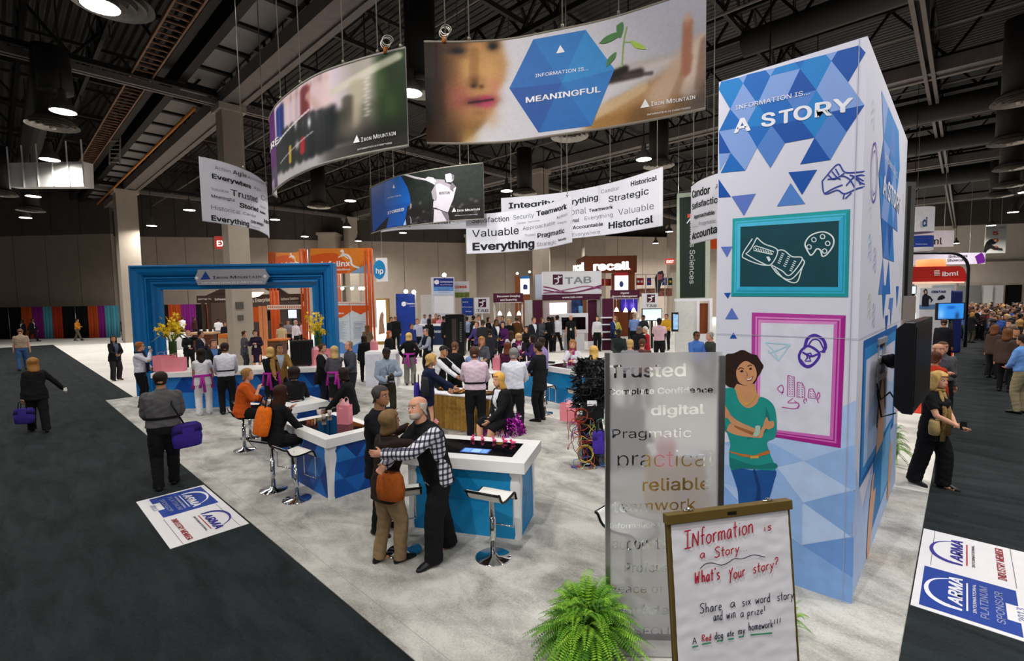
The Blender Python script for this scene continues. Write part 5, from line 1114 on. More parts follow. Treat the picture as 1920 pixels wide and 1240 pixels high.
slab('post',0,.035,0,GH,-.03,.02,STEEL,gp); slab('post',GW-.045,GW,0,GH-.03,-.03,.02,STEEL,gp); slab('base_rail',.0,GW,.012,.05,-.05,.04,STEEL,gp); slab('base_plate',-.02,GW+.02,.012,.022,-.28,.22,mat('#8d8b8a',.6),gp)
fix_parent(gp)

# ================================================================== flip chart
fA,fB = D(1250,976,2.68),D(1479,947,2.85); fU = (fB-fA).normalized(); fN = Vector((-fU.y,fU.x,0)); fV = (fN*math.sin(math.radians(6.5))+Vector((0,0,1))*math.cos(math.radians(6.5))); fV = (fV-fU*fV.dot(fU)).normalized(); FW_ = (fB-fA).length; fs_ = Flat(fA-fV*1.0,fU,fV)
fc_ = empty('flip_chart',Vector((fA.x,fA.y,0)).lerp(Vector((fB.x,fB.y,0)),.5),0,'flip chart easel with handwritten red and black words in the foreground','flip chart')
GOLD = mat('#6d5a2e',.4,.3,.08)
def fslab(name,u0,u1,v0,v1,a,b,M,bev=0.0):
 mb = MB(); q = [fs_.pt(u,v,a) for u,v in ((u0,v0),(u1,v0),(u1,v1),(u0,v1))]+[fs_.pt(u,v,b) for u,v in ((u0,v0),(u1,v0),(u1,v1),(u0,v1))]
 mb.add(q,[(0,3,2,1),(4,5,6,7),(0,1,5,4),(1,2,6,5),(2,3,7,6),(3,0,4,7)]); return mb.build(name,M,fc_,bevel=bev)
FS = fs_.side()
def pr(a,b): return (a,b) if FS > 0 else (-b,-a)
fslab('board',0,FW_,.02,1.0,*pr(-.025,-.006),GOLD)
for nm,u0,u1 in (('side_rail',0,.022),('side_rail',FW_-.022,FW_)): fslab(nm,u0,u1,.02,1.0,*pr(-.02,.004),GOLD)
vt = fs_.uv(1252,964)[1]; fslab('clamp_bar',-.008,FW_+.008,vt-.055,vt+.0,*pr(-.03,.022),GOLD,.004)
mb = MB()
for u in (.17*FW_,.82*FW_): mb.tube([fs_.pt(u-.03,vt+.006,0),fs_.pt(u+.03,vt+.006,0)],.007,8); mb.ball(fs_.pt(u,vt+.012,.0),.012,8)
mb.build('clamp_screw',CHROME,fc_,smooth=True); mb = MB(); q = zg2((1003,148),(1068,140),(1070,165),(1005,170)); poly_px(mb,fs_,q,.0235); mb.build('maker_plate',BLACK,fc_)
def paint_paper(s,t): c = Canvas(s,t,'#dcdbe4'); c.noise(.012,5,26,40); return c.rgb
# paper with gentle creases
mb = MB(); NU,NV = 40,60; r = random.Random(3)
for j in range(NV+1):
 for i in range(NU+1):
  u,v = .020+(FW_-.036)*i/NU,.035+(vt-.075)*j/NV; mb.v.append(tuple(fs_.pt(u,v,FS*(.003+.006*noise.noise((u*3,v*4,1))*(1-j/NV)+.0035*noise.noise((u*14,v*22,4))+.004))))
mb.f = [(j*(NU+1)+i,j*(NU+1)+i+1,(j+1)*(NU+1)+i+1,(j+1)*(NU+1)+i) for j in range(NV) for i in range(NU)]; mb.m = [0]*len(mb.f)
mb.build('paper_pad',mat('#e2e1ea',.8,0,.015,5,.15),fc_,smooth=True)
HAND = {  # single-stroke hand lettering, x 0..w, y 0..1 capitals, x-height .55
'I': (.5,[[(0,1),(.5,1)],[(.25,1),(.25,0)],[(0,0),(.5,0)]]),'N': (.5,[[(0,0),(.03,.8)],[(.03,.8),(.4,.05)],[(.4,.0),(.45,.85)]]),'f': (.32,[[(.32,.95),(.2,1),(.14,.8),(.14,0)],[(0,.52),(.3,.55)]]),'o': (.38,[[(.2,.52),(.04,.4),(.04,.12),(.2,0),(.35,.15),(.34,.42),(.2,.52)]]),'r': (.3,[[(.04,.52),(.06,0)],[(.06,.35),(.18,.52),(.3,.5)]]),
'm': (.55,[[(.03,.52),(.04,0)],[(.04,.38),(.15,.52),(.26,.42),(.27,0)],[(.27,.38),(.4,.52),(.5,.42),(.52,0)]]),'a': (.4,[[(.34,.48),(.18,.52),(.04,.3),(.1,.02),(.25,.06),(.34,.48)],[(.34,.48),(.34,.1),(.4,0)]]),'t': (.3,[[(.15,.9),(.14,.1),(.24,0)],[(0,.55),(.3,.58)]]),'i': (.16,[[(.08,.5),(.08,0)],[(.08,.72),(.09,.75)]]),'n': (.4,[[(.04,.52),(.05,0)],[(.05,.36),(.2,.52),(.33,.42),(.35,0)]]),
's': (.32,[[(.3,.48),(.14,.53),(.06,.4),(.26,.2),(.22,.02),(.02,.02)]]),'S': (.5,[[(.48,.92),(.25,1),(.06,.82),(.2,.58),(.42,.4),(.4,.1),(.15,0),(0,.1)]]),'y': (.4,[[(.03,.52),(.18,.08)],[(.38,.55),(.2,.05),(.04,-.4)]]),'.': (.14,[[(.06,.02),(.08,.05)]]),'W': (.6,[[(0,.9),(.06,.0)],[(.06,.0),(.24,.6)],[(.24,.6),(.34,.02)],[(.34,.02),(.44,.95)]]),'h': (.38,[[(.04,1),(.05,0)],[(.05,.34),(.2,.52),(.31,.4),(.33,0)]]),"'": (.14,[[(.08,.98),(.05,.82)]]),
'u': (.4,[[(.04,.52),(.05,.12),(.18,0),(.32,.14)],[(.33,.52),(.33,.08),(.4,0)]]),'?': (.36,[[(.02,.82),(.1,1),(.3,.95),(.28,.7),(.14,.52),(.14,.3)],[(.14,.04),(.15,.07)]]),'d': (.4,[[(.33,.42),(.16,.5),(.04,.25),(.12,.0),(.3,.1)],[(.34,1),(.33,.05),(.38,0)]]),'x': (.36,[[(.02,.5),(.33,0)],[(.32,.52),(.02,0)]]),'w': (.5,[[(.02,.5),(.12,.02),(.24,.4),(.34,.02),(.46,.54)]]),'e': (.36,[[(.05,.26),(.3,.32),(.24,.5),(.1,.48),(.04,.2),(.14,0),(.32,.06)]]),
'p': (.38,[[(.05,.52),(.04,-.4)],[(.05,.4),(.2,.53),(.33,.32),(.2,.04),(.05,.12)]]),'z': (.34,[[(.03,.5),(.3,.5),(.03,.02),(.32,.02)]]),'!': (.18,[[(.1,1),(.08,.3)],[(.07,.03),(.08,.06)]]),'A': (.5,[[(0,0),(.22,1)],[(.22,1),(.45,0)],[(.08,.4),(.38,.42)]]),'R': (.46,[[(.04,1),(.05,0)],[(.04,.98),(.3,.95),(.34,.7),(.06,.52)],[(.1,.5),(.42,0)]]),'g': (.4,[[(.32,.46),(.16,.52),(.05,.3),(.14,.06),(.3,.14)],[(.34,.52),(.3,-.3),(.12,-.42),(.02,-.25)]]),'k': (.36,[[(.05,1),(.05,0)],[(.32,.52),(.07,.24)],[(.12,.28),(.34,0)]]),'Y': (.42,[[(.0,.9),(.18,.45)],[(.4,1),(.2,.5),(.1,-.25)]]),' ': (.3,[])}
def hand(mb,txt,p0,p1,yt,wd,mi):
 a,b,c = fs_.uv(*zg2(p0)[0]),fs_.uv(*zg2(p1)[0]),fs_.uv(*zg2((p0[0],yt))[0]); W = sum(HAND[ch][0]+.12 for ch in txt)-.12; dx,dy = (b[0]-a[0])/W,(b[1]-a[1])/W; cap = c[1]-a[1]; x = 0
 for ch in txt:
  w_,st = HAND[ch]
  for s_ in st:
   q = [(a[0]+dx*(x+u)+.06*cap*v,a[1]+dy*(x+u)+v*cap) for u,v in s_]
   if len(q) > 2: q = spline(q,4)
   line_uv(mb,fs_,q,wd,.0145,mi)
  x += w_+.12
mb = MB()
for t_,p0,p1,yt,wd,mi in (('INformation',(700,418),(1198,300),292,.0072,0),('is',(1275,292),(1330,278),235,.0062,0),('a',(812,486),(850,480),420,.006,0),('Story...',(920,482),(1155,430),408,.0062,0),("What's",(778,670),(955,635),580,.0075,0),('Your',(1025,645),(1138,612),560,.0065,0),('story?',(1198,595),(1380,552),520,.0062,0),
 ('Share',(812,885),(970,858),815,.005,1),('a',(1030,842),(1068,836),775,.005,1),('six',(1118,835),(1180,818),770,.005,1),('word',(1215,815),(1320,800),750,.005,1),('story',(1372,795),(1490,775),730,.005,1),('and',(910,940),(975,930),870,.0045,1),('win',(1005,926),(1070,915),850,.0045,1),('a',(1105,912),(1130,908),850,.0045,1),('prize!',(1155,905),(1285,882),850,.0045,1),
 ('A',(760,1108),(790,1102),1062,.0045,1),('Red',(828,1088),(893,1078),1040,.005,0),('dog',(920,1072),(980,1062),1020,.0045,1),('ate',(1010,1052),(1058,1046),1005,.0045,1),('my',(1090,1038),(1140,1030),980,.0045,1),('homework',(1165,1010),(1340,985),950,.0045,1),('!!!',(1345,980),(1400,965),930,.0045,1)):
 hand(mb,t_,p0,p1,yt,wd,mi)
line_px(mb,fs_,zg2((815,560),(850,528),(900,520),(970,535),(1020,515),(1060,490),(1120,490),(1200,462),(1285,478)),.0045,.0145,1,True)
for p,q in (((757,1128),(800,1120)),((827,1108),(893,1096)),((935,1085),(975,1078)),((1015,1072),(1058,1066)),((1092,1056),(1130,1050)),((1178,1040),(1335,1026))): line_px(mb,fs_,zg2(p,q),.008,.0145,2)
mb.build('handwriting',[mat('#b01830',.7),mat('#23243a',.7),mat('#2f8f63',.7)],fc_)
mb = MB()
for u in (.02,FW_-.02): q = fs_.pt(u,.3,-.02*FS); e = q+(fs_.pt(u,0,0)-fs_.pt(u,1,0)).normalized()*2; k = (q.z-.012)/(q.z-e.z); mb.bar(q,q.lerp(e,k),.025,.025)
qb_ = fs_.pt(FW_/2,.9,-.04*FS); mb.bar(qb_,(qb_.x+FWH.x*.55,qb_.y+FWH.y*.55,.012),.022,.022); mb.build('leg',GOLD,fc_); fix_parent(fc_)

# ================================================================== ferns
def fern(loc,R,H,n,seed,label,pot=True):
 r = random.Random(seed); t = empty('potted_fern',loc,0,label,'fern','green ferns'); mb = MB()
 for k in range(n):
  a = r.uniform(0,2*PI); el = r.uniform(.0,1.0); L = R*r.uniform(.75,1.15)*(1.05-.2*el); up = H*(.25+.75*el)*r.uniform(.8,1.1); d = Vector((math.cos(a),math.sin(a),0)); sd_ = Vector((-d.y,d.x,0)); rad = L*(1-.5*el)
  pts = []
  for i in range(15):
   s_ = i/14; pts.append(Vector((0,0,H*.32))+d*rad*s_+Vector((0,0,up*(1.9*s_-1.15*s_*s_)-(1-el)*H*.50*s_*s_))+sd_*(.03*math.sin(s_*3+k)))
  mi = r.choice((0,0,1,1,2)); w0 = R*.10*r.uniform(.8,1.2)
  for i in range(1,14):
   p,q = pts[i],pts[i+1]; tn = (q-p); tl = tn.length; tn = tn.normalized(); b = tn.cross(Vector((0,0,1))); b = b.normalized() if b.length > .1 else sd_; nn = b.cross(tn)
   wl_ = w0*math.sin(PI*min(1,.12+.88*i/14))**.7
   for sg in (-1,1):
    for h_ in (0,.5):
     o_ = p+tn*tl*h_; tip = o_+b*sg*wl_+tn*tl*.25-nn*wl_*.25; mb.add([o_,o_+tn*tl*.34+b*sg*wl_*.35,tip,o_-tn*tl*.02+b*sg*wl_*.5],[(0,1,2,3)],mi)
 mb.build('foliage',[mat('#5f9426',.55,0,.2,30),mat('#7fb032',.55,0,.2,30),mat('#3f6d1c',.55,0,.2,30)],t)
 if pot: MB().lathe([(R*.22,0),(R*.30,H*.3),(R*.31,H*.34),(R*.26,H*.34),(R*.2,H*.28)],20).build('pot',mat('#2c2a26',.5),t,smooth=True)
 return t
q = G(1105,1232); fern((q.x,q.y,.012),.50,.52,250,2,'bushy green fern on the grey carpet in front of the glass panel')
q = G(1662,868); fern((q.x,q.y,.012),.50,.62,90,5,'green fern on the grey carpet behind the tower by the right aisle')
q = G(1478,1195); fern((q.x,q.y,.012),.20,.30,40,9,'small green plant peeking out behind the flip chart')
# ================================================================== people
HEADR = [(0.0,.15,.36,.08),(.05,.225,.40,-.04),(.13,.275,.415,-.12),(.22,.305,.42,-.2),(.33,.33,.42,-.29),(.47,.35,.405,-.37),(.60,.36,.40,-.42),(.72,.355,.385,-.43),(.84,.315,.32,-.39),(.93,.22,.20,-.28),(.985,.10,.07,-.13)]
def headprof(z):
 z = max(0,min(.985,z))
 for a,b in zip(HEADR,HEADR[1:]):
  if z <= b[0]:
   t = (z-a[0])/(b[0]-a[0]); return [a[i]+(b[i]-a[i])*t for i in (1,2,3)]
 return HEADR[-1][1:]
def ik(A,T,l1,l2,pole):
 d = T-A; L = min(d.length,(l1+l2)*.999); d = d.normalized(); x = (l1*l1-l2*l2+L*L)/(2*L); h = math.sqrt(max(0,l1*l1-x*x)); p = pole-d*pole.dot(d)
 p = p.normalized() if p.length > 1e-6 else d.orthogonal().normalized()
 return A+d*x+p*h,A+d*L
def remesh(mb,vox,name,mats,parent,it=2,wr=0.0,seed=0.0,classify=None):
 me = bpy.data.meshes.new(name); me.from_pydata(mb.v,[],mb.f); o = bpy.data.objects.new(name,me); C.objects.link(o)
 md = o.modifiers.new('r','REMESH'); md.mode = 'VOXEL'; md.voxel_size = vox
 dg = bpy.context.evaluated_depsgraph_get(); m2 = bpy.data.meshes.new_from_object(o.evaluated_get(dg)); o.modifiers.clear(); o.data = m2; m2.name = name; bpy.data.meshes.remove(me)
 n = len(m2.vertices); co = np.empty(n*3,np.float32); m2.vertices.foreach_get('co',co); co = co.reshape(-1,3)
 e = np.empty(len(m2.edges)*2,np.int32); m2.edges.foreach_get('vertices',e); e = e.reshape(-1,2)
 for _ in range(it):
  acc = np.zeros_like(co); cnt = np.zeros(n,np.float32); np.add.at(acc,e[:,0],co[e[:,1]]); np.add.at(acc,e[:,1],co[e[:,0]]); np.add.at(cnt,e[:,0],1); np.add.at(cnt,e[:,1],1)
  co = co*.4+.6*acc/np.maximum(cnt,1)[:,None]
 if wr:
  nr = np.empty(n*3,np.float32); m2.vertices.foreach_get('normal',nr); nr = nr.reshape(-1,3); x,y,z = co[:,0],co[:,1],co[:,2]
  w_ = np.sin(x*31+np.sin(z*17+seed)*2.2+seed)*np.sin(z*43+y*25+seed*2)+.8*np.sin(z*21+x*14-y*18+seed*3)*np.sin(y*37+seed); co = co+nr*(w_*wr)[:,None]
 m2.vertices.foreach_set('co',co.ravel())
 for M in (mats if isinstance(mats,(list,tuple)) else [mats]): m2.materials.append(M)
 m2.polygons.foreach_set('use_smooth',[True]*len(m2.polygons))
 if classify:
  m2.update(); c = np.empty(len(m2.polygons)*3,np.float32); m2.polygons.foreach_get('center',c); nn = np.empty(len(m2.polygons)*3,np.float32); m2.polygons.foreach_get('normal',nn)
  m2.polygons.foreach_set('material_index',classify(c.reshape(-1,3),nn.reshape(-1,3)).astype(np.int32))
 m2.update(); o.parent = parent; return o
SKINS = {'fair': '#d9a283','pink': '#d49a80','tan': '#b98563','brown': '#7d5238','dark': '#3d2518'}
def ell(c,r,f,a,b,n=16,p=2.3,fo=0.0,yf=None,yb=None):
 out = []
 for k in range(n):
  t = 2*PI*k/n; cs,sn = math.cos(t),math.sin(t); x = a*math.copysign(abs(cs)**(2/p),cs); y = math.copysign(abs(sn)**(2/p),sn)
  y = y*b if yf is None else (y*(yf if y > 0 else -yb)); out.append(c+r*x+f*(y+fo))
 return out
class Fig: pass
def skeleton(h,pose,sex,bw):
 S_ = Fig(); P_ = pose.get; S_.h = h; lean = math.radians(P_('lean',2)); side = math.radians(P_('side',0)); tw = math.radians(P_('twist',0)); X = Vector((1,0,0)); Y = Vector((0,1,0)); Z = Vector((0,0,1))
 sit = P_('sit'); pz = (sit+.085) if sit else .53*h-P_('dip',0)
 S_.pel = Vector((0,P_('py',0),pz))
 R1 = Matrix.Rotation(-lean*.35,3,'X') @ Matrix.Rotation(side*.4,3,'Y'); R2 = Matrix.Rotation(-lean,3,'X') @ Matrix.Rotation(side,3,'Y') @ Matrix.Rotation(tw,3,'Z')
 S_.u1,S_.u2 = R1 @ Z,R2 @ Z; S_.r1,S_.f1 = R1 @ X,R1 @ Y; S_.r2,S_.f2 = R2 @ X,R2 @ Y
 S_.waist = S_.pel+S_.u1*.10*h; S_.chest = S_.waist+(S_.u1+S_.u2).normalized()*.12*h; S_.shl = S_.chest+S_.u2*.065*h; S_.neck = S_.shl+S_.u2*.03*h
 hp,hy,hr = math.radians(P_('head',(0,0,0))[0]),math.radians(P_('head',(0,0,0))[1]),math.radians(P_('head',(0,0,0))[2])
 RH = Matrix.Rotation(-lean*.35,3,'X') @ Matrix.Rotation(hy,3,'Z') @ Matrix.Rotation(hp,3,'X') @ Matrix.Rotation(hr,3,'Y'); S_.RH = RH
 S_.hr,S_.hf,S_.hu = RH @ X,RH @ Y,RH @ Z; S_.HH = .132*h*P_('hs',1.0)
 nb = S_.neck+(S_.u2*.6+S_.hu*.4).normalized()*.035*h; S_.nb = nb; S_.chin = nb+S_.hf*.012*h-S_.hu*.008*h   # chin level, head axis
 sw = (.099 if sex == 'm' else .086)*h*(.85+.15*bw); S_.sh = [S_.shl-S_.r2*sw-S_.u2*.020*h,S_.shl+S_.r2*sw-S_.u2*.020*h]
 S_.el,S_.wr,S_.hd = [],[],[]; l1,l2 = .172*h,.148*h
 for i,sg in enumerate((-1,1)):
  a = P_('arms',{}); spec = a[i] if isinstance(a,(list,tuple)) else a
  tgt,pole = ARMS[spec] if isinstance(spec,str) else (spec if spec else ARMS['down']); tgt = Vector((tgt[0]*sg,tgt[1],tgt[2]))*h; pole = Vector((pole[0]*sg,pole[1],pole[2]))
  if sit: tgt = tgt+Vector((0,0,pz-.53*h))
  # targets are given for an upright trunk; carry them with the leaning chest
  base = Vector((0,0,pz)); tgt = base+Vector((0,P_('py',0),0))+(R2 @ (tgt-base) if not P_('fixarms') else (tgt-base))
  e,w_ = ik(S_.sh[i],tgt,l1,l2,R2 @ pole); S_.el.append(e); S_.wr.append(w_)
 S_.hip,S_.kn,S_.an = [],[],[]; lt,ls = .239*h,.238*h
 for i,sg in enumerate((-1,1)):
  f = P_('feet',((.06,0),(.06,0)))[i]; hj = S_.pel+S_.r1*sg*.048*h-S_.u1*.02*h; fz = f[2] if len(f) > 2 else .0
  an = Vector((f[0]*sg*h,f[1]*h,fz+.042*h)); k,a = ik(hj,an,lt,ls,Vector((.25*sg*(1.5 if sit else 1),1,.15))); S_.hip.append(hj); S_.kn.append(k); S_.an.append(a)
 return S_
ARMS = {'down': ((.135,.0,.44),(.3,-1,0)),'loose': ((.145,.03,.445),(.4,-1,0)),'fwd': ((.10,.22,.60),(.6,-.4,-1)),'belly': ((.02,.14,.585),(1,-.4,-.6)),'chest': ((.03,.15,.69),(.9,-.1,-1)),'phone': ((.085,.05,.85),(1,.3,-1)),'chin': ((.03,.105,.80),(.5,.5,-1)),
  'mouth': ((.02,.115,.825),(.7,.5,-1)),'hip': ((.115,.02,.545),(1,-.5,0)),'table': ((.13,.26,.58),(1,-.3,-.8)),'reach': ((.10,.33,.66),(.6,-.2,-1)),'out': ((.30,.03,.52),(.3,-1,0)),'back': ((.11,-.10,.47),(.4,-1,0)),'swing': ((.13,.12,.47),(.3,-1,-.2)),'cross': ((-.07,.13,.68),(1,.1,-.6)),'pocket': ((.125,.02,.50),(.8,-.8,0)),'camera': ((.06,.17,.66),(1,-.2,-.8)),'behind': ((.02,-.11,.53),(1,-.5,0)),'drink': ((.035,.135,.835),(.6,.5,-1))}
def arm_mesh(mb,S_,i,skin_from='shoulder',n=10,fingers=True):
 h = S_.h; sg = (-1,1)[i]; sh,el,wr = S_.sh[i],S_.el[i],S_.wr[i]; fd = (wr-el).normalized()
 pts = [sh,sh.lerp(el,.5),el,el.lerp(wr,.35),wr.lerp(el,.05),wr+fd*.012*h]; rad = [k*h for k in (.031,.027,.022,.022,.0155,.016)]
 mb.tube(pts,rad,n)
 # hand: palm lies in the plane of fd and a side axis
 inw = Vector((-sg,0,0))*.6+Vector((0,.35,0)); pn = (inw-fd*inw.dot(fd)).normalized(); sa = fd.cross(pn).normalized()   # pn: palm normal (inward), sa: across the palm
 if sa.dot(Vector((0,1,.3))) < 0: sa = -sa
 L = .048*h; W_ = .022*h; T_ = .0085*h; p0 = wr; rings = []
 for t,ww,tt in ((-.1,.62,1.25),(.2,.85,1.2),(.6,1.0,1.1),(1.0,.98,.9)): rings.append([p0+fd*L*t+sa*math.cos(2*PI*k/8)*W_*ww+pn*math.sin(2*PI*k/8)*T_*tt for k in range(8)])
 mb.loft(rings)
 if fingers:
  for j,(o_,ln) in enumerate(((.78,.85),(.28,1.0),(-.24,.94),(-.74,.74))):
   b = p0+fd*L*.95+sa*W_*o_; l3 = .044*h*ln/3; d = fd.copy(); pts = [b-fd*L*.12,b]
   for q in range(3): d = (d+pn*(.30+.06*j)).normalized(); pts.append(pts[-1]+d*l3)
   mb.tube(pts,[.0052*h,.0054*h,.005*h,.0045*h,.0034*h],6)
  b = p0+fd*L*.28+sa*W_*.85; d = (fd*.75+sa*.6+pn*.35).normalized(); mb.tube([b-sa*W_*.3,b,b+d*.018*h,b+(d+fd*.35+pn*.2).normalized()*.034*h],[.0065*h,.0066*h,.0058*h,.0042*h],6)
def person(name_loc,h,face,label,top,bottom,hair,skin='fair',sex='m',bw=1.0,pose=None,extra=(),group=None,lod=1,shoes='#17171a'):
 """name_loc: ground point; face: 0 toward the camera, 90 to the right of the picture, 180 away"""
 pose = dict(pose or {}); loc = Vector((name_loc[0],name_loc[1],name_loc[2] if len(name_loc) > 2 else .012)); r = random.Random(hash(label) % 1000 if False else sum(map(ord,label)))
 root = empty('person',loc,heading(loc,face),label,'person',group); S_ = skeleton(h,pose,sex,bw); sd = r.uniform(0,6)
 fem = sex == 'f'; SK = mat(SKINS.get(skin,skin),.5,0,.05,20); HH = S_.HH
 hipw,wsw,chw = (.098,.074,.084) if fem else (.090,.080,.095); hipd,wsd,chd = (.066,.054,.062) if fem else (.060,.058,.066); belly = pose.get('belly',0)*h; bwd = bw
 def ring(c,rr,ff,a,b,ease,n,fo=0): return ell(c,rr,ff,(a*bwd+ease)*h,(b*(.5+.5*bwd)+ease)*h+abs(fo)*.5,n,2.3,fo)
 def torso(ease,lo,n=16,neckr=.034,to_neck=True,flare=0.0):
  R = [];
  if lo < -.5:
   for k in range(3): t = lo+(-.5-lo)*k/3; R.append(ring(S_.pel+S_.u1*t*.1*h,S_.r1,S_.f1,hipw*(1+flare*(-t-.5)*.25),hipd*(1+flare*(-t-.5)*.25),ease,n))
  if lo <= -.5: R.append(ring(S_.pel-S_.u1*.05*h,S_.r1,S_.f1,hipw*.98,hipd,ease,n))
  if lo <= 0: R.append(ring(S_.pel+S_.u1*.01*h,S_.r1,S_.f1,hipw,hipd,ease,n,belly*.3))
  if lo <= .5: R.append(ring(S_.pel+S_.u1*.055*h,S_.r1,S_.f1,(hipw+wsw)/2,(hipd+wsd)/2,ease,n,belly*.7))
  m1,m2 = (S_.r1+S_.r2).normalized(),(S_.f1+S_.f2).normalized()
  R.append(ring(S_.waist,m1,m2,wsw,wsd,ease,n,belly)); R.append(ring(S_.waist.lerp(S_.chest,.5),m1,m2,(wsw+chw)/2,(wsd+chd)/2+.004,ease,n,belly*.6+(.010*h if fem else .002*h)))
  R.append(ring(S_.chest,S_.r2,S_.f2,chw,chd,ease,n,.012*h if fem else .004*h)); R.append(ring(S_.chest.lerp(S_.shl,.55),S_.r2,S_.f2,chw*1.04,chd*.88,ease,n)); R.append(ring(S_.shl-S_.u2*.004*h,S_.r2,S_.f2,chw*.90,chd*.68,ease,n)); R.append(ring(S_.shl+S_.u2*.014*h,S_.r2,S_.f2,chw*.62,chd*.58,ease,n));
  if to_neck: R.append(ring(S_.neck,S_.r2,S_.f2,neckr*1.05/max(.6,bwd),neckr*1.15/max(.6,bwd),ease*.6,n))
  return R
 nseg = 16 if lod else 10
 # --- body: one continuous skin
 mb = MB(); mb.loft(torso(-.004,-.5,nseg)); nk = .033*h if not fem else .028*h
 mb.loft([ell(p,S_.r2,S_.f2,a,b,12,2) for p,a,b in ((S_.shl,nk*1.5,nk*1.4),(S_.neck,nk*1.1,nk*1.12),(S_.nb,nk,nk*1.05),(S_.nb+S_.hu*.04*h-S_.hf*.004*h,nk*.98,nk*1.05))])
 hp0 = len(mb.v); N = 22 if lod else 14; zs = [z for z,*_ in HEADR]
 if lod: zs = sorted(set(zs+[.09,.17,.27,.40,.53,.56,.66]))
 def hv(x,y,z): return S_.chin+S_.hr*(x*HH)+S_.hf*((y-.02)*HH)+S_.hu*(z*HH)
 rings = []
 for z in zs:
  w_,f_,b_ = headprof(z); ring_ = []
  for k in range(N):
   t = 2*PI*k/N; cs,sn = math.cos(t),math.sin(t); p_ = 2.25 if z < .9 else 2; x = w_*math.copysign(abs(cs)**(2/p_),cs); yy = math.copysign(abs(sn)**(2/p_),sn); c_ = (f_+b_)/2; y = c_+yy*(f_-b_)/2
   if yy > .75 and lod:           # brow, eye sockets, cheeks, lips
    if .46 <= z <= .56 and .08 < abs(x) < .26: y -= .028
    if .60 <= z <= .66: y += .012
    if .15 <= z <= .24 and abs(x) < .14: y += .02
   ring_.append(hv(x,y,z))
  rings.append(ring_)
 mb.loft(rings)
 mb.loft([[hv(x*w_,y,z) for x,y in ((-1,.36),(0,tip),(1,.36))] for z,w_,tip in ((.56,.035,.42),(.46,.05,.475),(.36,.075,.545),(.325,.08,.50),(.30,.05,.42))],closed=True)
 for sg in (-1,1): mb.ball(hv(.355*sg,-.04,.46),.105*HH,8,0,(.32,.55,1.0),Matrix((S_.hr,S_.hf,S_.hu)).transposed())
 for i in (0,1): arm_mesh(mb,S_,i,n=10 if lod else 8,fingers=lod > 0)
 for i in (0,1):
  hj,kn,an = S_.hip[i],S_.kn[i],S_.an[i]; fwd = Vector((0,1,0))
  mb.tube([hj+(hj-kn).normalized()*.02*h,hj.lerp(kn,.4),kn.lerp(hj,.08),kn.lerp(an,.12),kn.lerp(an,.35),an.lerp(kn,.12),an],[k*h*(.6+.4*bw) for k in (.052,.046,.034,.031,.033,.019,.019)],12 if lod else 8)
  if lod: mb.tube([an+Vector((0,-.02*h,-.018*h)),an+Vector((0,.05*h,-.024*h)),an+Vector((0,.09*h,-.03*h))],[.02*h,.02*h,.012*h],8)
 nbody = len(mb.f)
 # face details: eyes, brows, lips belong to the same skin mesh through its materials
 fm = [SK,mat('#efe9e4',.3),mat('#2a1c14',.3),mat('#9c4b45',.5) if fem else mat('#a8675a',.5),mat(hair[1],.8)]
 if lod:
  for sg in (-1,1):
   mb.ball(hv(.145*sg,.335,.50),.062*HH,8,1,(1.15,.7,.62),Matrix((S_.hr,S_.hf,S_.hu)).transposed()); mb.ball(hv(.145*sg,.375,.50),.032*HH,6,2,(1,.6,1.05),Matrix((S_.hr,S_.hf,S_.hu)).transposed())
   mb.loft([[hv(sg*x,y,z+d) for d,y in ((-.018,.40),(.018,.40),(0,.36))] for x,z,y in ((.06,.60,0),(.15,.622,0),(.24,.595,0))],4)
  mb.ball(hv(0,.405,.19),.10*HH,8,3,(1.15,.35,.32),Matrix((S_.hr,S_.hf,S_.hu)).transposed())
  if 'beard' in pose:
   mb.m = [m_ if not (hp0 <= f[0] < hp0+N*len(zs) and all(((Vector(mb.v[k])-S_.chin).dot(S_.hu)/HH < .30 and (Vector(mb.v[k])-S_.chin).dot(S_.hf)/HH > -.05) for k in f) and m_ == 0) else 5 for f,m_ in zip(mb.f,mb.m)]; fm.append(mat(pose['beard'],.9))
 if lod > 1:
  cls = list(zip(mb.f,mb.m)); keep = MB(); keep.v = mb.v; keep.f = [f for f,m_ in cls if m_ in (0,5)]; det = [(f,m_) for f,m_ in cls if m_ not in (0,5)]
  o = remesh(keep,.0062,'body',fm,root,2)
  # carry the eye, brow and lip faces over into the same mesh
  bm = bmesh.new(); bm.from_mesh(o.data); base = len(bm.verts); ids = {}
  for f,m_ in det:
   for k in f:
    if k not in ids: ids[k] = bm.verts.new(mb.v[k])
   try: F = bm.faces.new([ids[k] for k in f]); F.material_index = m_; F.smooth = True
   except ValueError: pass
  if 'beard' in pose:
   for F in bm.faces:
    q = F.calc_center_median()-S_.chin
    if F.material_index == 0 and -.02 < q.dot(S_.hu)/HH < .25 and q.dot(S_.hf)/HH > .12 and abs(q.dot(S_.hr))/HH < .3: F.material_index = 5
  bm.to_mesh(o.data); bm.free()
 else: mb.build('body',fm,root,smooth=True)
 vox = {0: .022,1: .0135,2: .0085}[lod]
 # --- trousers or skirt
 bt = bottom; bc = bt['c']; bm_ = bt.get('m') or cloth(bc); ez = bt.get('ease',.005)
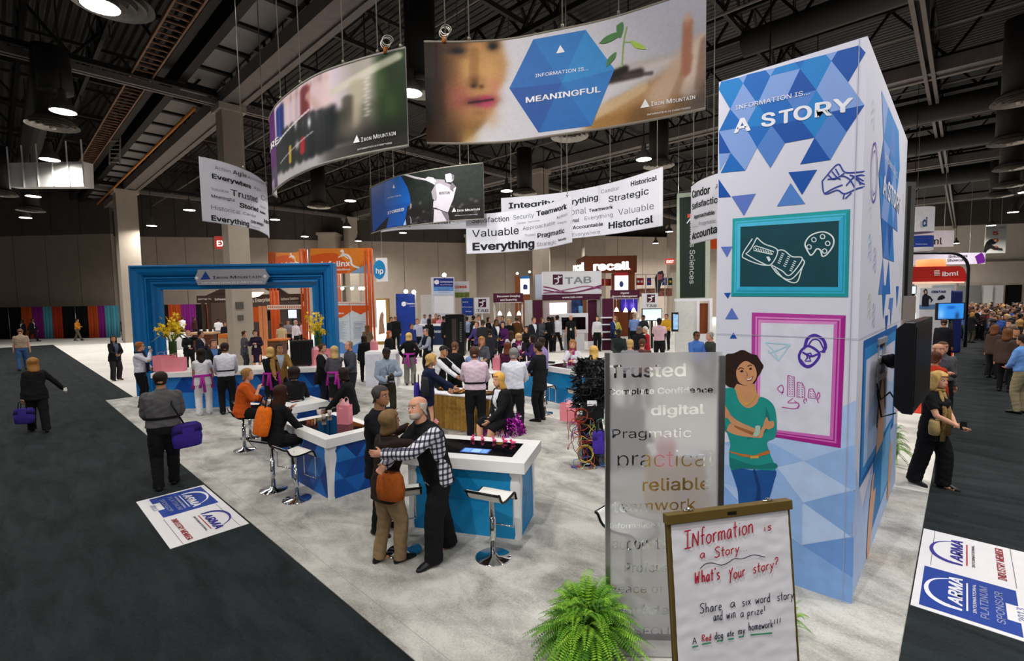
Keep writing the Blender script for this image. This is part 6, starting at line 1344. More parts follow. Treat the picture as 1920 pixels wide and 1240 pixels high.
 mb = MB(); lowring = [ring(S_.pel-S_.u1*.055*h,S_.r1,S_.f1,hipw*.9,hipd*.95,ez,nseg),ring(S_.pel-S_.u1*.01*h,S_.r1,S_.f1,hipw,hipd*1.02,ez,nseg),ring(S_.pel+S_.u1*.045*h,S_.r1,S_.f1,(hipw+wsw)/2,(hipd+wsd)/2,ez*.7,nseg,belly*.6),ring(S_.waist-S_.u1*.015*h,S_.r1,S_.f1,wsw*1.0,wsd,ez*.7,nseg,belly*.9)]
 mb.loft(lowring)
 if bt.get('kind','trousers') == 'skirt':
  L = bt.get('len',.27); c = S_.pel-S_.u1*.05*h; dn = Vector((0,0,-1));
  if pose.get('sit'):
   for i in (0,1): mb.tube([S_.hip[i],S_.kn[i].lerp(S_.hip[i],.1),S_.kn[i]+Vector((0,.01*h,-.03*h))],[.066*h,.056*h,.05*h],12)
   mid = (S_.kn[0]+S_.kn[1])/2; mb.tube([S_.pel-S_.u1*.03*h,mid],[.075*h,.05*h],12)
  else: mb.loft([ell(c+Vector((0,0,.06*h)),S_.r1,S_.f1,hipw*h*1.02,hipd*h*1.05,nseg)]+[ell(c+dn*L*h*t,S_.r1,S_.f1,(hipw+bt.get('flare',.012)*t)*h,(hipd+.012+bt.get('flare',.012)*t)*h,nseg) for t in (0,.3,.6,1)])
  nm = 'skirt'
 else:
  wd = bt.get('w',1.0)
  for i in (0,1):
   hj,kn,an = S_.hip[i],S_.kn[i],S_.an[i]; cut = bt.get('cut',1.0); end = an.lerp(kn,.02)+Vector((0,0,-.02*h)) if cut == 1 else kn.lerp(an,cut)
   mb.tube([hj+(hj-kn).normalized()*.03*h,hj.lerp(kn,.35),hj.lerp(kn,.7),kn,kn.lerp(an,.4),kn.lerp(an,.75),end],[k*h*(.55+.45*bw) for k in (.060,.058,.050*(.6+.4*wd),.043*(.5+.5*wd),.040*(.4+.6*wd),.037*(.3+.7*wd),.037*(.25+.75*wd))],14 if lod else 8)
   if pose.get('sit'): mb.ball(hj,.068*h*(.6+.4*bw),12)
  nm = 'trousers'
 remesh(mb,vox,nm,bm_,root,2,bt.get('wr',.0035) if lod else 0,sd)
 # --- top
 tp = top; tc = tp['c']; tm = tp.get('m') or cloth(tc); te = tp.get('ease',.013); lo = tp.get('low',-.2); mb = MB()
 mb.loft(torso(te,lo,nseg,neckr=tp.get('neck',.036),flare=tp.get('flare',.4)))
 slv = tp.get('sleeve','long')
 for i in (0,1):
  sh,el,wr = S_.sh[i],S_.el[i],S_.wr[i]; ins = S_.shl.lerp(sh,.45)-S_.u2*.01*h; bulk = tp.get('bulk',1.0)
  path = [ins,sh,sh.lerp(el,.5),el.lerp(sh,.06),el.lerp(wr,.1),el.lerp(wr,.5),wr.lerp(el,.06),wr+(wr-el).normalized()*.008*h]; rad = [k*h*bulk+te*h*.5 for k in (.034,.035,.031,.027,.0265,.024,.0205,.0205)]
  k = {'long': 8,'three': 6,'short': 3,'none': 2}[slv]; path,rad = path[:k],rad[:k]
  if slv == 'short': path.append(sh.lerp(el,.68)); rad.append(.038*h*bulk)
  if slv == 'three': path[-1] = el.lerp(wr,.42)
  if slv == 'none': path,rad = [ins,sh.lerp(ins,.3)],[.04*h,.036*h]
  mb.tube(path,rad,12 if lod else 8); mb.ball(sh,rad[1]*.99,10)
 if tp.get('collar'): mb.tube([S_.neck-S_.u2*.012*h,S_.neck+S_.u2*.016*h],[nk*1.42,nk*1.22],14)
 opn = tp.get('open'); ms = [tm]; cl_ = None
 if opn or tp.get('body'):
  ms = [tm]+([cloth(opn[0])] if opn else [tm])+([tp['body']] if tp.get('body') else []); w0,w1 = (opn[1],opn[2]) if opn else (0,0); tie = opn[3] if opn and len(opn) > 3 else None
  if tie: ms = ms[:2]+[cloth(tie)]
  O = np.array(S_.waist); U_,Rr,Ff = np.array(S_.u2),np.array(S_.r2),np.array(S_.f2); sh_ = [np.array(v) for v in S_.sh]
  def cl_(c,n):
   q = c-O; z = (q@U_)/(.21*h); x = np.abs(q@Rr)/h; f = n@Ff; out = np.zeros(len(c))
   if opn:
    wv = w0+(w1-w0)*z; out[(f > .25) & (x < wv) & (z > -1.2) & (z < 1.25)] = 1
    if tie: out[(f > .25) & (x < .014) & (x < wv) & (z < 1.02)] = 2
   if tp.get('body'): out[(x < .088*bw) & (np.abs(q@Ff) < .115*h) & (z > -1.6)] = 2
   return out
 o = remesh(mb,vox,tp.get('name','shirt'),ms,root,2,tp.get('wr',.004) if lod else 0,sd+1,cl_)
 # --- hair
 st,hc = hair[0],hair[1]; HM = cloth(hc,rough=.6,var=.22,scale=22,bump=.4)
 if st != 'none':
  spec = {'short': (.80,.42,.10,.035,0),'crop': (.80,.50,.16,.018,0),'full': (.80,.40,.02,.06,0),'curly': (.80,.30,-.05,.13,.03),'bob': (.80,-.02,-.12,.10,0),'long': (.80,-.50,-.95,.09,0),'verylong': (.80,-.9,-1.5,.09,0),'shoulder': (.80,-.30,-.45,.10,0),'bun': (.84,.5,.16,.03,0),'bald': (None,.40,.14,.022,0),'balding': (.93,.45,.12,.02,0),'cap': (.74,.60,.45,.05,0),'tail': (.82,.5,.14,.03,0)}[st]; fr_,sdz,bkz,th,cur = spec
  mb = MB(); NT,NZ = (28,12) if lod else (16,7); rows = []; hr_ = random.Random(3)
  for j in range(NZ+1):
   row = []
   for k in range(NT):
    a = 2*PI*k/NT; fa = math.cos(a)            # a: 0 = front
    front = smooth01(np.array((fa-.30)/.35)).item() if fr_ is not None else 0; zside = sdz if fa > -.2 else sdz+(bkz-sdz)*min(1,(-fa-.2)/.5)
    zl = zside+( (fr_ if fr_ is not None else .62)-zside)*front; top_ = 1.0+th*.9 if fr_ is not None else .66
    if fr_ is None: zl = sdz+(bkz-sdz)*max(0,min(1,(-fa-.0)/.6));
    if fr_ is None and fa > .35: zl = top_-.01
    t = (j/NZ)**1.5 if fr_ is not None else j/NZ; z = top_+(zl-top_)*t; zc = max(.33,min(.985,z)); w_,f_,b_ = headprof(zc)
    nz_ = noise.noise((math.sin(a)*5,math.cos(a)*5+sd,z*(2.2 if cur == 0 else 7))); nz_ = max(0,nz_+.45)*(.028+cur*1.5); g = th+nz_*.8
    if fr_ is not None and z > .60:       # rounded crown
     q = math.sqrt(max(.004,1-((z-.60)/(top_-.60+.004))**2)); w0_,f0_,b0_ = headprof(.60); c0 = (f0_+b0_)/2-.02; w_,f_,b_ = (w0_+th*.5)*q,c0+((f0_-b0_)/2+th*.5)*q,c0-((f0_-b0_)/2+th*.5)*q
     wh,fh,bh = headprof(min(.985,z)); w_ = max(w_,wh+.012); f_ = max(f_,fh+.012); b_ = min(b_,bh-.012); g = th*.5*q+nz_*.8*q
     if z > .985: w_,f_,b_,g = w_*min(1,q*2.2),c0+(f_-c0)*min(1,q*2.2),c0+(b_-c0)*min(1,q*2.2),0
    if z < .33: w_ = w_+.02; b_ -= min(.24,(.33-z)*.34)
    x = math.sin(a)*(w_+g); c_ = (f_+b_)/2; y = c_+fa*((f_-b_)/2+g)
    if z < .33 and fa > 0: y -= .10*(.33-z)
    row.append(hv(x,y,z))
   rows.append(row)
  inner = [p.lerp(hv(0,-.05,max(.2,(p-S_.chin).dot(S_.hu)/HH+.06)),.28) for p in rows[-1]]
  mb.loft(rows+[inner],cap=True)
  if st == 'bun': mb.ball(hv(0,-.55,.66),.2*HH,10)
  if st == 'tail': mb.tube([hv(0,-.42,.62),hv(0,-.62,.45),hv(0,-.60,.0),hv(0,-.52,-.5)],[.07*HH,.12*HH,.11*HH,.03*HH],10)
  if st == 'cap': mb.loft([[hv(x*.3,y,.74-.04*(y > .45)) for x,y in ((-1,.3),(-.7,.62),(0,.72),(.7,.62),(1,.3))],[hv(x*.3,y,.77-.04*(y > .45)) for x,y in ((-1,.3),(-.7,.62),(0,.72),(.7,.62),(1,.3))]])
  mb.build('cap' if st == 'cap' else 'hair',HM,root,smooth=True)
 # --- shoes
 shm = mat(shoes,.35,0,.1)
 for i in (0,1):
  an = S_.an[i]; d = Vector((S_.kn[i].x-an.x,S_.kn[i].y-an.y,0)); f = pose.get('toe',(0,0))[i]; dd = Vector((math.sin(math.radians(f+(8 if i else -8))),math.cos(math.radians(f+(8 if i else -8))),0)); rr = Vector((dd.y,-dd.x,0)); z0 = an.z-.042*h; q = Vector((an.x,an.y,z0)); mb = MB(); W_ = .029*h*(.85 if fem else 1)
  mb.loft([[q+dd*y*h+rr*math.cos(2*PI*k/10)*W_*w_+Vector((0,0,max(.0,.0+hz*h*(.5+.5*math.sin(2*PI*k/10))))) for k in range(10)] for y,w_,hz in ((-.042,.5,.035),(-.03,.85,.052),(.0,.95,.062),(.035,.95,.050),(.075,1.0,.036),(.105,.7,.026),(.118,.3,.016))]); mb.build('shoe',shm,root,smooth=True)
 # --- extras worn on the body
 def chestpt(u,v,off=.0): return S_.waist+S_.u2*v*h+S_.r2*u*h+S_.f2*((chd*(.5+.5*bw)+.014)*h+off+(belly if v < .08 else 0))
 for ex in extra:
  kd = ex[0]
  if kd == 'lanyard':
   mb = MB(); lc = mat(ex[1] if len(ex) > 1 else '#1c2a55',.6);
   for sg in (-1,1): mb.tube([S_.neck+S_.r2*sg*nk*1.2-S_.f2*.01,S_.neck+S_.r2*sg*nk*1.3+S_.f2*nk*1.1-S_.u2*.02*h,chestpt(.02*sg,.13),chestpt(0,.03,.008)],.005,5)
   mb.build('lanyard',lc,root); mb = MB(); c = chestpt(0,-.01,.012); a,b = S_.r2*.045,S_.u2*.055; n_ = S_.f2*.006; mb.add([c-a-b,c+a-b,c+a+b,c-a+b,c-a-b+n_,c+a-b+n_,c+a+b+n_,c-a+b+n_],[(0,3,2,1),(4,5,6,7),(0,1,5,4),(1,2,6,5),(2,3,7,6),(3,0,4,7)]); mb.build('badge',mat('#e6e4d4',.5),root)
  if kd == 'sash':                      # boa or sash tied round the waist, ends hanging behind
   mb = MB(); n = 20; mb.tube([S_.pel+S_.u1*.075*h+S_.r1*math.cos(2*PI*k/n)*(wsw*bw+.028)*h+S_.f1*math.sin(2*PI*k/n)*(wsd+.03)*h for k in range(n+1)],.028,8)
   for x in (-.02,.015): mb.tube([S_.pel+S_.u1*.07*h-S_.f1*(hipd+.035)*h+S_.r1*x*h*.3,S_.pel-S_.u1*.04*h-S_.f1*(hipd+.05)*h+S_.r1*x*h,S_.pel-S_.u1*(.14+x*2)*h-S_.f1*(hipd+.045)*h+S_.r1*x*1.6*h],[.03,.026,.034],8)
   if len(ex) > 2:
    for x in (-.10,.10): mb.tube([S_.pel+S_.u1*.06*h+S_.r1*x*h,S_.pel-S_.u1*.12*h+S_.r1*x*1.25*h],[.03,.04],8)
   mb.build('sash',cloth(ex[1],bump=.8,scale=40),root,smooth=True)
  if kd == 'scarf':
   mb = MB(); n = 14; mb.tube([S_.neck+S_.r2*math.cos(2*PI*k/n)*nk*1.7+S_.f2*math.sin(2*PI*k/n)*nk*1.7+S_.u2*.004*h for k in range(n+1)],.028,8)
   if len(ex) > 2:
    for x,z in ((.035,ex[2]),(-.02,ex[2]*.8)): mb.tube([S_.neck+S_.f2*nk*1.6+S_.r2*x*.7*h,chestpt(x,.06,.02),chestpt(x*1.3,-z,.03)],[.035,.045,.05],8,flat=.45)
   mb.build('scarf',cloth(ex[1],var=.45,scale=38,bump=.3),root,smooth=True)
  if kd == 'glasses':
   mb = MB()
   for sg in (-1,1): mb.tube([hv(.145*sg+.085*math.cos(k*PI/5),.425,.50+.065*math.sin(k*PI/5)) for k in range(11)],.012*HH,5); mb.tube([hv(.23*sg,.42,.51),hv(.35*sg,.1,.52),hv(.36*sg,-.03,.5)],.012*HH,5)
   mb.tube([hv(-.06,.435,.51),hv(.06,.435,.51)],.012*HH,5); mb.build('glasses',BLACK,root)
  if kd == 'belt':
   mb = MB(); n = 24; A_r = ell(S_.waist-S_.u1*.022*h,S_.r1,S_.f1,(wsw*1.05*bw+.018)*h,(wsd*(.5+.5*bw)+.020)*h+belly*.5,n,2.3,belly*.9); B_r = [p+S_.u1*.02*h for p in A_r]; mb.loft([A_r,B_r],cap=False); mb.build('belt',mat(ex[1],.4),root,smooth=True)
  if kd == 'hat': pass
 root['_h'] = h
 return root,S_
def world_of(root,p):            # a point of the person's own space in the room
 a = root.rotation_euler[2]; return root.location+Vector((p.x*math.cos(a)-p.y*math.sin(a),p.x*math.sin(a)+p.y*math.cos(a),p.z))
def far_limit(px,py):     # what stands behind a person limits how far off the person can be
 if px < 440: return 38
 if px < 570: return 19.5 if py > 610 else 28
 if px < 790: return 27.5 if py < 600 else 40
 if px < 826 and py < 590: return 32
 if px < 990: return 26 if py < 612 else 40
 if px < 1262: return 25 if py < 612 else 40
 return 33
def head_at(px,py,h):
 q = G(px,py,h+.012); d = P(q)[2]; L = far_limit(px,py)
 if d > L or d < 0: q = D(px,py,L)
 return Vector((q.x,q.y,.012))
def bag(loc,rz,w_,d_,h_,col,label,strap=None,cat='bag',kind='shoulder_bag',zb=0,flap=None,group=None):
 t = empty(kind,loc,rz,label,cat,group); mb = MB(); a,b = w_/2,d_/2
 mb.loft([ell(Vector((0,0,z)),Vector((1,0,0)),Vector((0,1,0)),a*k,b*k,14,3.2) for z,k in ((0,.8),(h_*.04,.95),(h_*.4,1.04),(h_*.85,.92),(h_,.72))]); mb.build('bag',cloth(col,var=.15),t,smooth=True)
 if flap: mb = MB(); mb.loft([ell(Vector((0,b*.1,z)),Vector((1,0,0)),Vector((0,1,0)),a*k,b*k,14,3.2) for z,k in ((h_*.62,1.07),(h_*.9,1.0),(h_*1.02,.74))]); mb.build('flap',cloth(flap),t,smooth=True)
 mb = MB()
 if strap: mb.tube([Vector(p)-Vector(loc) if False else Matrix.Rotation(-rz,3,'Z') @ (Vector(p)-Vector(loc)) for p in strap],.012,6,flat=.5)
 else:
  for s_ in (-.3*d_,.3*d_): mb.tube([(-a*.45,s_,h_*.95),(-a*.35,s_,h_+.13),(0,s_,h_+.17),(a*.35,s_,h_+.13),(a*.45,s_,h_*.95)],.009,6)
 mb.build('strap',mat('#17171a',.6) if not (isinstance(strap,list) and len(strap) > 20) else mat(col),t,smooth=True); return t
# ================================================================== the people of the photograph
BLK,NAV,CHAR,WHT = '#141418','#1a1e2c','#2b2b30','#d9dae6'
def T(c,low=-.2,**k): return dict(c=c,low=low,**k)
def B(c=BLK,**k): return dict(c=c,**k)
def suit(c=BLK,shirt='#d5dcea',tie=None,**k): return dict(c=c,low=-1.35,name='jacket',ease=.016,open=(shirt,.0,.055)+((tie,) if tie else ()),**k)
def cardigan(c=BLK,inner='#d8d4d6',**k): return dict(c=c,low=-.95,name='cardigan',ease=.015,open=(inner,.022,.05),**k)
def shirt(c,**k): return dict(c=c,low=-.2,collar=1,name='shirt',**k)
def who(px,py,h,face,label,top,bot=None,hair=('short','#2a1c14'),skin='fair',sex='m',bw=1.0,pose=None,extra=(),lod=1,at=None,group=None,shoes='#17171a'):
 loc = at if at is not None else head_at(px,py,h)
 if at is None and py < 612 and 700 < px < 1262: h *= 1.06
 return person(loc,h,face,label,top,bot or B(),hair,skin,sex,bw,pose,[e if isinstance(e,tuple) else (e,) for e in extra],group,lod,shoes)
W_ = 'f'; MAG = '#a82a98'
WALK = dict(arms=('swing','back'),feet=((.04,.14),(.05,-.15)),lean=4)
# --- left aisle
who(37,617,1.82,172,'person in a tan short-sleeved shirt and blue jeans walking away at the far left',shirt('#a58f7c',sleeve='short'),B('#3c5a86'),('crop','#6b4a38'),'pink','m',1.2,dict(arms='loose',feet=((.05,-.08),(.05,.1))))
rW,SW = who(62,672,1.66,-168,'person with wavy blond hair in black walking left, purple bag in hand',T(BLK,-.9),B(BLK,w=1.2),('shoulder','#9a6a35'),'fair',W_,1.15,dict(arms=('down','out'),feet=((.04,.12),(.05,-.12)),lean=5))
q = world_of(rW,SW.wr[0]); bag((q.x,q.y,q.z-.55),1.0,.36,.14,.34,'#3b2c86','purple tote bag hanging from the hand of the person in black at far left',None,'bag','tote_bag',flap='#332670')
q = world_of(rW,SW.wr[1]); tag(MB().box((-.03,-.03,-.05),(.04,.03,.02)).build('paper_cup',mat('#eeeeee',.6),loc=q+RTH*.05),'small crumpled white paper in the outstretched hand at far left','paper')
who(42,599,1.72,-60,'person in dark clothes standing before the black drape at far left, left one of two',suit(),B(),('short','#1d1512'),'dark','m'); who(59,597,1.82,60,'person in dark clothes walking before the orange drape, right one of two',suit(BLK,'#b9a9b0'),B(),('short','#231815'),'brown','m',1.0,WALK,['lanyard'])
who(143,598,1.74,55,'person in an orange shirt and grey trousers striding before the black drapes',shirt('#d98a1e'),B('#5f5648'),('short','#3a2a20'),'tan','m',1.0,dict(arms=('hip','camera'),feet=((.04,-.16),(.05,.2)),lean=6),['lanyard'])
who(229,594,1.8,60,'person in a dark suit on a phone beside the left pillar',suit('#2c2b30'),B('#2c2b30'),('short','#1a1412'),'tan','m',1.0,dict(arms=('belly','phone')))
who(212,630,1.66,30,'person with long dark hair in a black trouser suit on the white carpet at left',cardigan(BLK,'#4d5a70'),B('#2a2428',w=1.4),('long','#1b1414'),'tan',W_,1.1,dict(arms=('belly','fwd'),head=(4,-40,0)))
rR,SR = who(259,642,1.78,75,'red-haired person in a white shirt drinking from a glass left of the arch',shirt(WHT),B(),('full','#9a5a28'),'fair','m',1.05,dict(arms=('belly','drink'),belly=.008),[('scarf','#23283c',.10),'glasses'])
q = world_of(rR,SR.wr[1])+Vector((0,0,.11)); cup(q,'drinking glass held to the lips of the red-haired person at left','#d8b24a'); q = world_of(rR,SR.wr[0].lerp(SR.pel,.15)+Vector((0,.1,0)))
def camera_thing(q,rz,label):
 t = empty('camera',q,rz,label,'camera','cameras in use'); MB().box((-.07,-.035,-.05),(.07,.035,.045)).build('camera_body',DKPLASTIC,t,bevel=.01); MB().tube([(0,.03,0),(0,.06,0),(0,.12,0)],[.036,.038,.034],14).build('lens',BLACK,t,smooth=True); MB().box((-.025,-.03,.045),(.025,.03,.07)).build('viewfinder',DKPLASTIC,t,bevel=.006)
camera_thing(q+Vector((0,0,.0)),rR.rotation_euler[2],'black camera hanging at the waist of the red-haired person')
rM,SM = who(310,697,1.80,178,'stout person in a grey shirt seen from behind, purple bag on the shoulder',shirt('#5d5c5e',bulk=1.15),B(),('crop','#2b1e18'),'tan','m',1.28,dict(arms=('belly','belly'),feet=((.055,-.03),(.05,.08)),belly=.01),[('belt','#111111')],2,at=G(314,916))
s1 = world_of(rM,SM.shl+SM.r2*.14+SM.u2*.03); s2 = world_of(rM,SM.waist+SM.r2*.22-SM.f2*.12); s3 = world_of(rM,SM.pel+SM.r1*.27+Vector((0,0,-.02)))
bl = world_of(rM,SM.pel+SM.r1*.29-SM.f1*.06+Vector((0,0,-.34))); bag(bl,rM.rotation_euler[2]+.3,.40,.16,.36,'#3d2b8c','purple shoulder bag on the stout person in the grey shirt',[s1,s1.lerp(s2,.5)+RTH*.02-FWH*.14,s2-FWH*.04,s3],'bag',flap='#33246f')
# --- at the reception counter
who(384,648,1.68,178,'person with long dark hair and white trousers leaning on the reception counter, back turned',T('#d8d6dc',-.7,sleeve='short'),B('#dcdce2',w=1.25),('verylong','#1f1412'),'fair',W_,1.05,dict(arms='table',lean=7,feet=((.06,-.02),(.06,.02))),[('sash',MAG,1)],at=G(384,779),shoes='#c9c9ce')
who(428,642,1.82,180,'person in a white shirt and black trousers at the reception counter, back turned',shirt('#dcdcea'),B(),('short','#2a1d16'),'tan','m',1.1,dict(arms='table',lean=3),[('belt','#111111')],at=G(428,777))
who(352,620,1.70,8,'person with glasses and a white scarf on the phone behind the reception counter',T(BLK,-1.0),B(),('bun','#a5703a'),'fair',W_,1.1,dict(arms=('phone','belly')),[('scarf','#dfe0ea'),'glasses','lanyard'])
who(374,621,1.78,65,'person in a navy suit and red tie facing right behind the counter',suit(NAV,'#dcdde6','#9a2028'),B(NAV),('short','#1f1512'),'tan','m',1.0,dict(arms=('belly','chest')))
who(397,636,1.76,22,'smiling person in a black jacket and blue shirt leaning over the counter from behind',suit('#1b1b20','#5b7fb8'),B(),('full','#5a3a24'),'pink','m',1.1,dict(arms='table',lean=10))
who(456,617,1.66,70,'person in a grey trouser suit standing by the pillar behind the counter',T('#4a4a50',-1.1,name='jacket'),B('#35353a'),('full','#3a241a'),'fair',W_,1.0,dict(arms='chest')); who(479,614,1.70,-12,'person in a dark purple dress with a shoulder strap, smiling behind the counter',T('#271c33',-1.2),B('#271c33',kind='skirt',len=.25),('curly','#241814'),'fair',W_,1.0,dict(arms='chest'),['lanyard'])
who(508,650,1.66,165,'blond person in a black top and purple sash at the reception counter, back turned',T(BLK,-.2),B(BLK,kind='skirt',len=.24),('bob','#d2a866'),'fair',W_,1.0,dict(arms=('table','reach')),[('sash',MAG,1)],at=G(512,772))
who(521,644,1.74,15,'person in a tan jacket leaning on the counter behind the blond person',suit('#8d6a36','#a9b4cc'),B(),('short','#2c1e16'),'tan','m',1.15,dict(arms='table',lean=14)); who(553,601,1.80,55,'grey-bearded person in a white shirt left of the black travel case',shirt('#e2e0ea'),B(),('balding','#b9b2aa'),'pink','m',1.05,dict(arms=('belly','down'),beard='#b9b2aa'),['glasses'])
who(527,606,1.74,172,'person in a cream polo shirt and black trousers inside the arch, back turned',shirt('#cbb48c',sleeve='short'),B(),('short','#4a2f20'),'tan','m',1.1); who(539,583,1.76,0,'person in a grey shirt facing forward far inside the arch, before a screen',shirt('#8d8d96'),B(),('short','#1c1412'),'tan','m',1.05,dict(arms='belly')); who(566,600,1.72,-100,'person in a pink shirt reaching left inside the arch',shirt('#c9a0ae'),B(),('short','#2a1d16'),'brown','m',1.1,dict(arms=('reach','down')))
who(409,597,1.80,160,'person in a white short-sleeved shirt inside the arch left of the pillar',shirt('#e0e0ea',sleeve='short'),B(),('crop','#2a1c16'),'brown','m',1.15); who(341,594,1.78,150,'person in a white shirt and black trousers walking away inside the arch',shirt('#dddde8'),B(),('short','#3a2418'),'tan','m',1.0,WALK); who(363,585,1.72,40,'person in a dark maroon top sitting far inside the arch',T('#3a161c',-.6),B(),('curly','#16100f'),'brown',W_,1.1); who(404,584,1.80,-30,'person in a dark suit far inside the arch beside the narrow orange drape',suit(),B(),('short','#1c1412'),'tan','m')
who(420,604,1.7,40,'person in a navy top partly hidden by the pillar inside the arch',T(NAV,-.5),B(),('short','#2b1d16'),'tan','m')
rB,SB = who(602,645,1.70,62,'person with short brown hair in a black cardigan at the right end of the counter',cardigan(BLK,'#cfc9cb'),B('#1d2233'),('full','#4a2c1c'),'fair',W_,1.1,dict(arms=('belly','fwd')))
q = world_of(rB,SB.pel+SB.r1*.2+Vector((0,0,-.22))); bag(q,rB.rotation_euler[2],.34,.14,.28,'#17171a','black shoulder bag on the person in the black cardigan',[world_of(rB,SB.shl+SB.r2*.12+SB.u2*.02),world_of(rB,SB.waist+SB.r2*.22),world_of(rB,SB.pel+SB.r1*.22)],'bag')
who(627,650,1.66,-170,'blond person in a grey blouse with a purple sash, back turned, right of the counter',T('#4f4d58',-.4),B(BLK,kind='skirt',len=.26),('shoulder','#c2a06a'),'fair',W_,1.1,dict(arms=('belly','reach')),[('sash',MAG,1)]); who(656,640,1.76,-62,'balding person in a dark grey shirt facing left beside the blond person in grey',shirt('#42444f'),B('#24242a'),('balding','#8a7460'),'pink','m',1.1,dict(arms=('belly','down')))
who(688,610,1.70,168,'person with long hair in a leopard print top, back turned, by the orange truss',T('#7d6a52',-.3,m=cloth('#6f5c46',var=.55,scale=55)),B(),('long','#6b4426'),'fair',W_,1.05,dict(arms=('down','belly'))); q = G(668,700,0.7)
who(682,630,1.6,170,'person in dark clothes hidden beside the orange truss at the middle left',T(BLK,-.9),B(),('bob','#2a1a14'),'fair',W_,1.0)
# --- seated at the dark blue counters
def seat(px,py): q = G(px,py); return q
who(0,0,1.70,82,'person in an orange sweater seated on a stool, hand at the face',T('#c65518',-.55,name='sweater',sleeve='three',bulk=1.15),B(),('full','#9a7040'),'fair',W_,1.3,dict(sit=.70,arms=('table','chin'),feet=((.07,.24,.26),(.07,.27,.26)),lean=16,head=(8,0,0)),(),2,at=seat(458,846))
rO,SO = who(0,0,1.68,118,'person with long dark brown hair and an orange backpack seated at the dark blue counter',T(BLK,-.6),B(),('verylong','#3a1c14'),'fair',W_,1.15,dict(sit=.70,arms=('chin','table'),feet=((.07,.24,.26),(.07,.27,.26)),lean=18),(),2,at=seat(517,918))
q = world_of(rO,SO.chest-SO.f2*.16-SO.u2*.34); o = bag(q,rO.rotation_euler[2],.34,.13,.42,'#e8701a','bright orange drawstring bag on the back of the seated person with long dark hair',None,'bag','drawstring_bag'); o.rotation_euler = (math.radians(-14),0,rO.rotation_euler[2])
who(0,0,1.68,172,'person with short dark hair in black seated behind the orange bag wearer, back turned',T(BLK,-.7),B(),('curly','#241612'),'fair',W_,1.2,dict(sit=.68,arms='table',feet=((.07,.24,.26),(.07,.27,.26)),lean=12),(),1,at=G(556,838)); who(0,0,1.66,-105,'person with a dark bob seated at the far side of the dark blue counter',T(BLK,-.7),B(),('bob','#24120f'),'brown',W_,1.1,dict(sit=.68,arms='table',feet=((.07,.24,.26),(.07,.27,.26)),lean=16),(),1,at=G(662,838))
# --- the embrace and the listener behind it
who(0,0,1.80,55,'grey-haired person in a dark jacket, hand at the chin, standing behind the embracing couple',T('#15171d',-1.3,name='jacket',ease=.016),B(),('short','#4a4644'),'tan','m',1.05,dict(arms=('pocket','chin'),lean=4),(),2,at=G(716,996))
PLAID = bpy.data.materials.new('plaid_shirt'); PLAID.use_nodes = True; _n = PLAID.node_tree; _b = _n.nodes['Principled BSDF']; _b.inputs['Roughness'].default_value = .9
_t = _n.nodes.new('ShaderNodeTexCoord'); prev = None
_sp = _n.nodes.new('ShaderNodeSeparateXYZ'); _n.links.new(_t.outputs['Object'],_sp.inputs[0])
def _stripe(sock,freq,ph,wdt):
 a = _n.nodes.new('ShaderNodeMath'); a.operation = 'MULTIPLY_ADD'; a.inputs[1].default_value = freq; a.inputs[2].default_value = ph; _n.links.new(sock,a.inputs[0])
 f = _n.nodes.new('ShaderNodeMath'); f.operation = 'FRACT'; _n.links.new(a.outputs[0],f.inputs[0]); c = _n.nodes.new('ShaderNodeMath'); c.operation = 'LESS_THAN'; c.inputs[1].default_value = wdt; _n.links.new(f.outputs[0],c.inputs[0]); return c.outputs[0]
_ad = _n.nodes.new('ShaderNodeMath'); _ad.operation = 'ADD'; _xy = _n.nodes.new('ShaderNodeMath'); _xy.operation = 'ADD'; _n.links.new(_sp.outputs[0],_xy.inputs[0]); _n.links.new(_sp.outputs[1],_xy.inputs[1])
_n.links.new(_stripe(_xy.outputs[0],17,0,.38),_ad.inputs[0]); _n.links.new(_stripe(_sp.outputs[2],17,.3,.38),_ad.inputs[1])
_r = _n.nodes.new('ShaderNodeValToRGB'); _r.color_ramp.interpolation = 'CONSTANT'; _r.color_ramp.elements[0].color = lin('#dcdce4')+(1,); _r.color_ramp.elements[1].position = .25; _r.color_ramp.elements[1].color = lin('#55566a')+(1,); _e = _r.color_ramp.elements.new(.75); _e.color = lin('#16161e')+(1,)
_dv = _n.nodes.new('ShaderNodeMath'); _dv.operation = 'MULTIPLY'; _dv.inputs[1].default_value = .5; _n.links.new(_ad.outputs[0],_dv.inputs[0]); _n.links.new(_dv.outputs[0],_r.inputs[0]); _n.links.new(_r.outputs[0],_b.inputs['Base Color'])
rE,SE = who(0,0,1.66,122,'person in a brown sweater and tan trousers hugging the bald person, back turned',T('#2b201c',-.95,name='sweater',ease=.015),B('#8d7658',w=1.15),('bob','#7d6240'),'fair',W_,1.08,dict(arms=(((.10,.20,.86),(1,0,-.4)),((.06,.24,.84),(1,0,-.4))),feet=((.06,-.04),(.05,.05)),lean=8,head=(10,-20,14)),(),2,at=G(730,1056))
rH,SH = who(0,0,1.83,-62,'bald person in a plaid shirt and black vest hugging the person in brown',dict(c='#dcdce4',m=PLAID,low=-.6,collar=1,name='shirt',body=cloth('#121214'),bulk=1.12),B(BLK,w=1.5),('bald','#cfc4b8'),'pink','m',1.2,dict(arms=(((.03,.235,.84),(1,0,-.7)),((.0,.25,.76),(1,0,-.7))),feet=((.06,.07),(.06,-.10)),lean=25,head=(16,10,14),beard='#d2bfb4',belly=.012),(),2,at=G(824,1045))
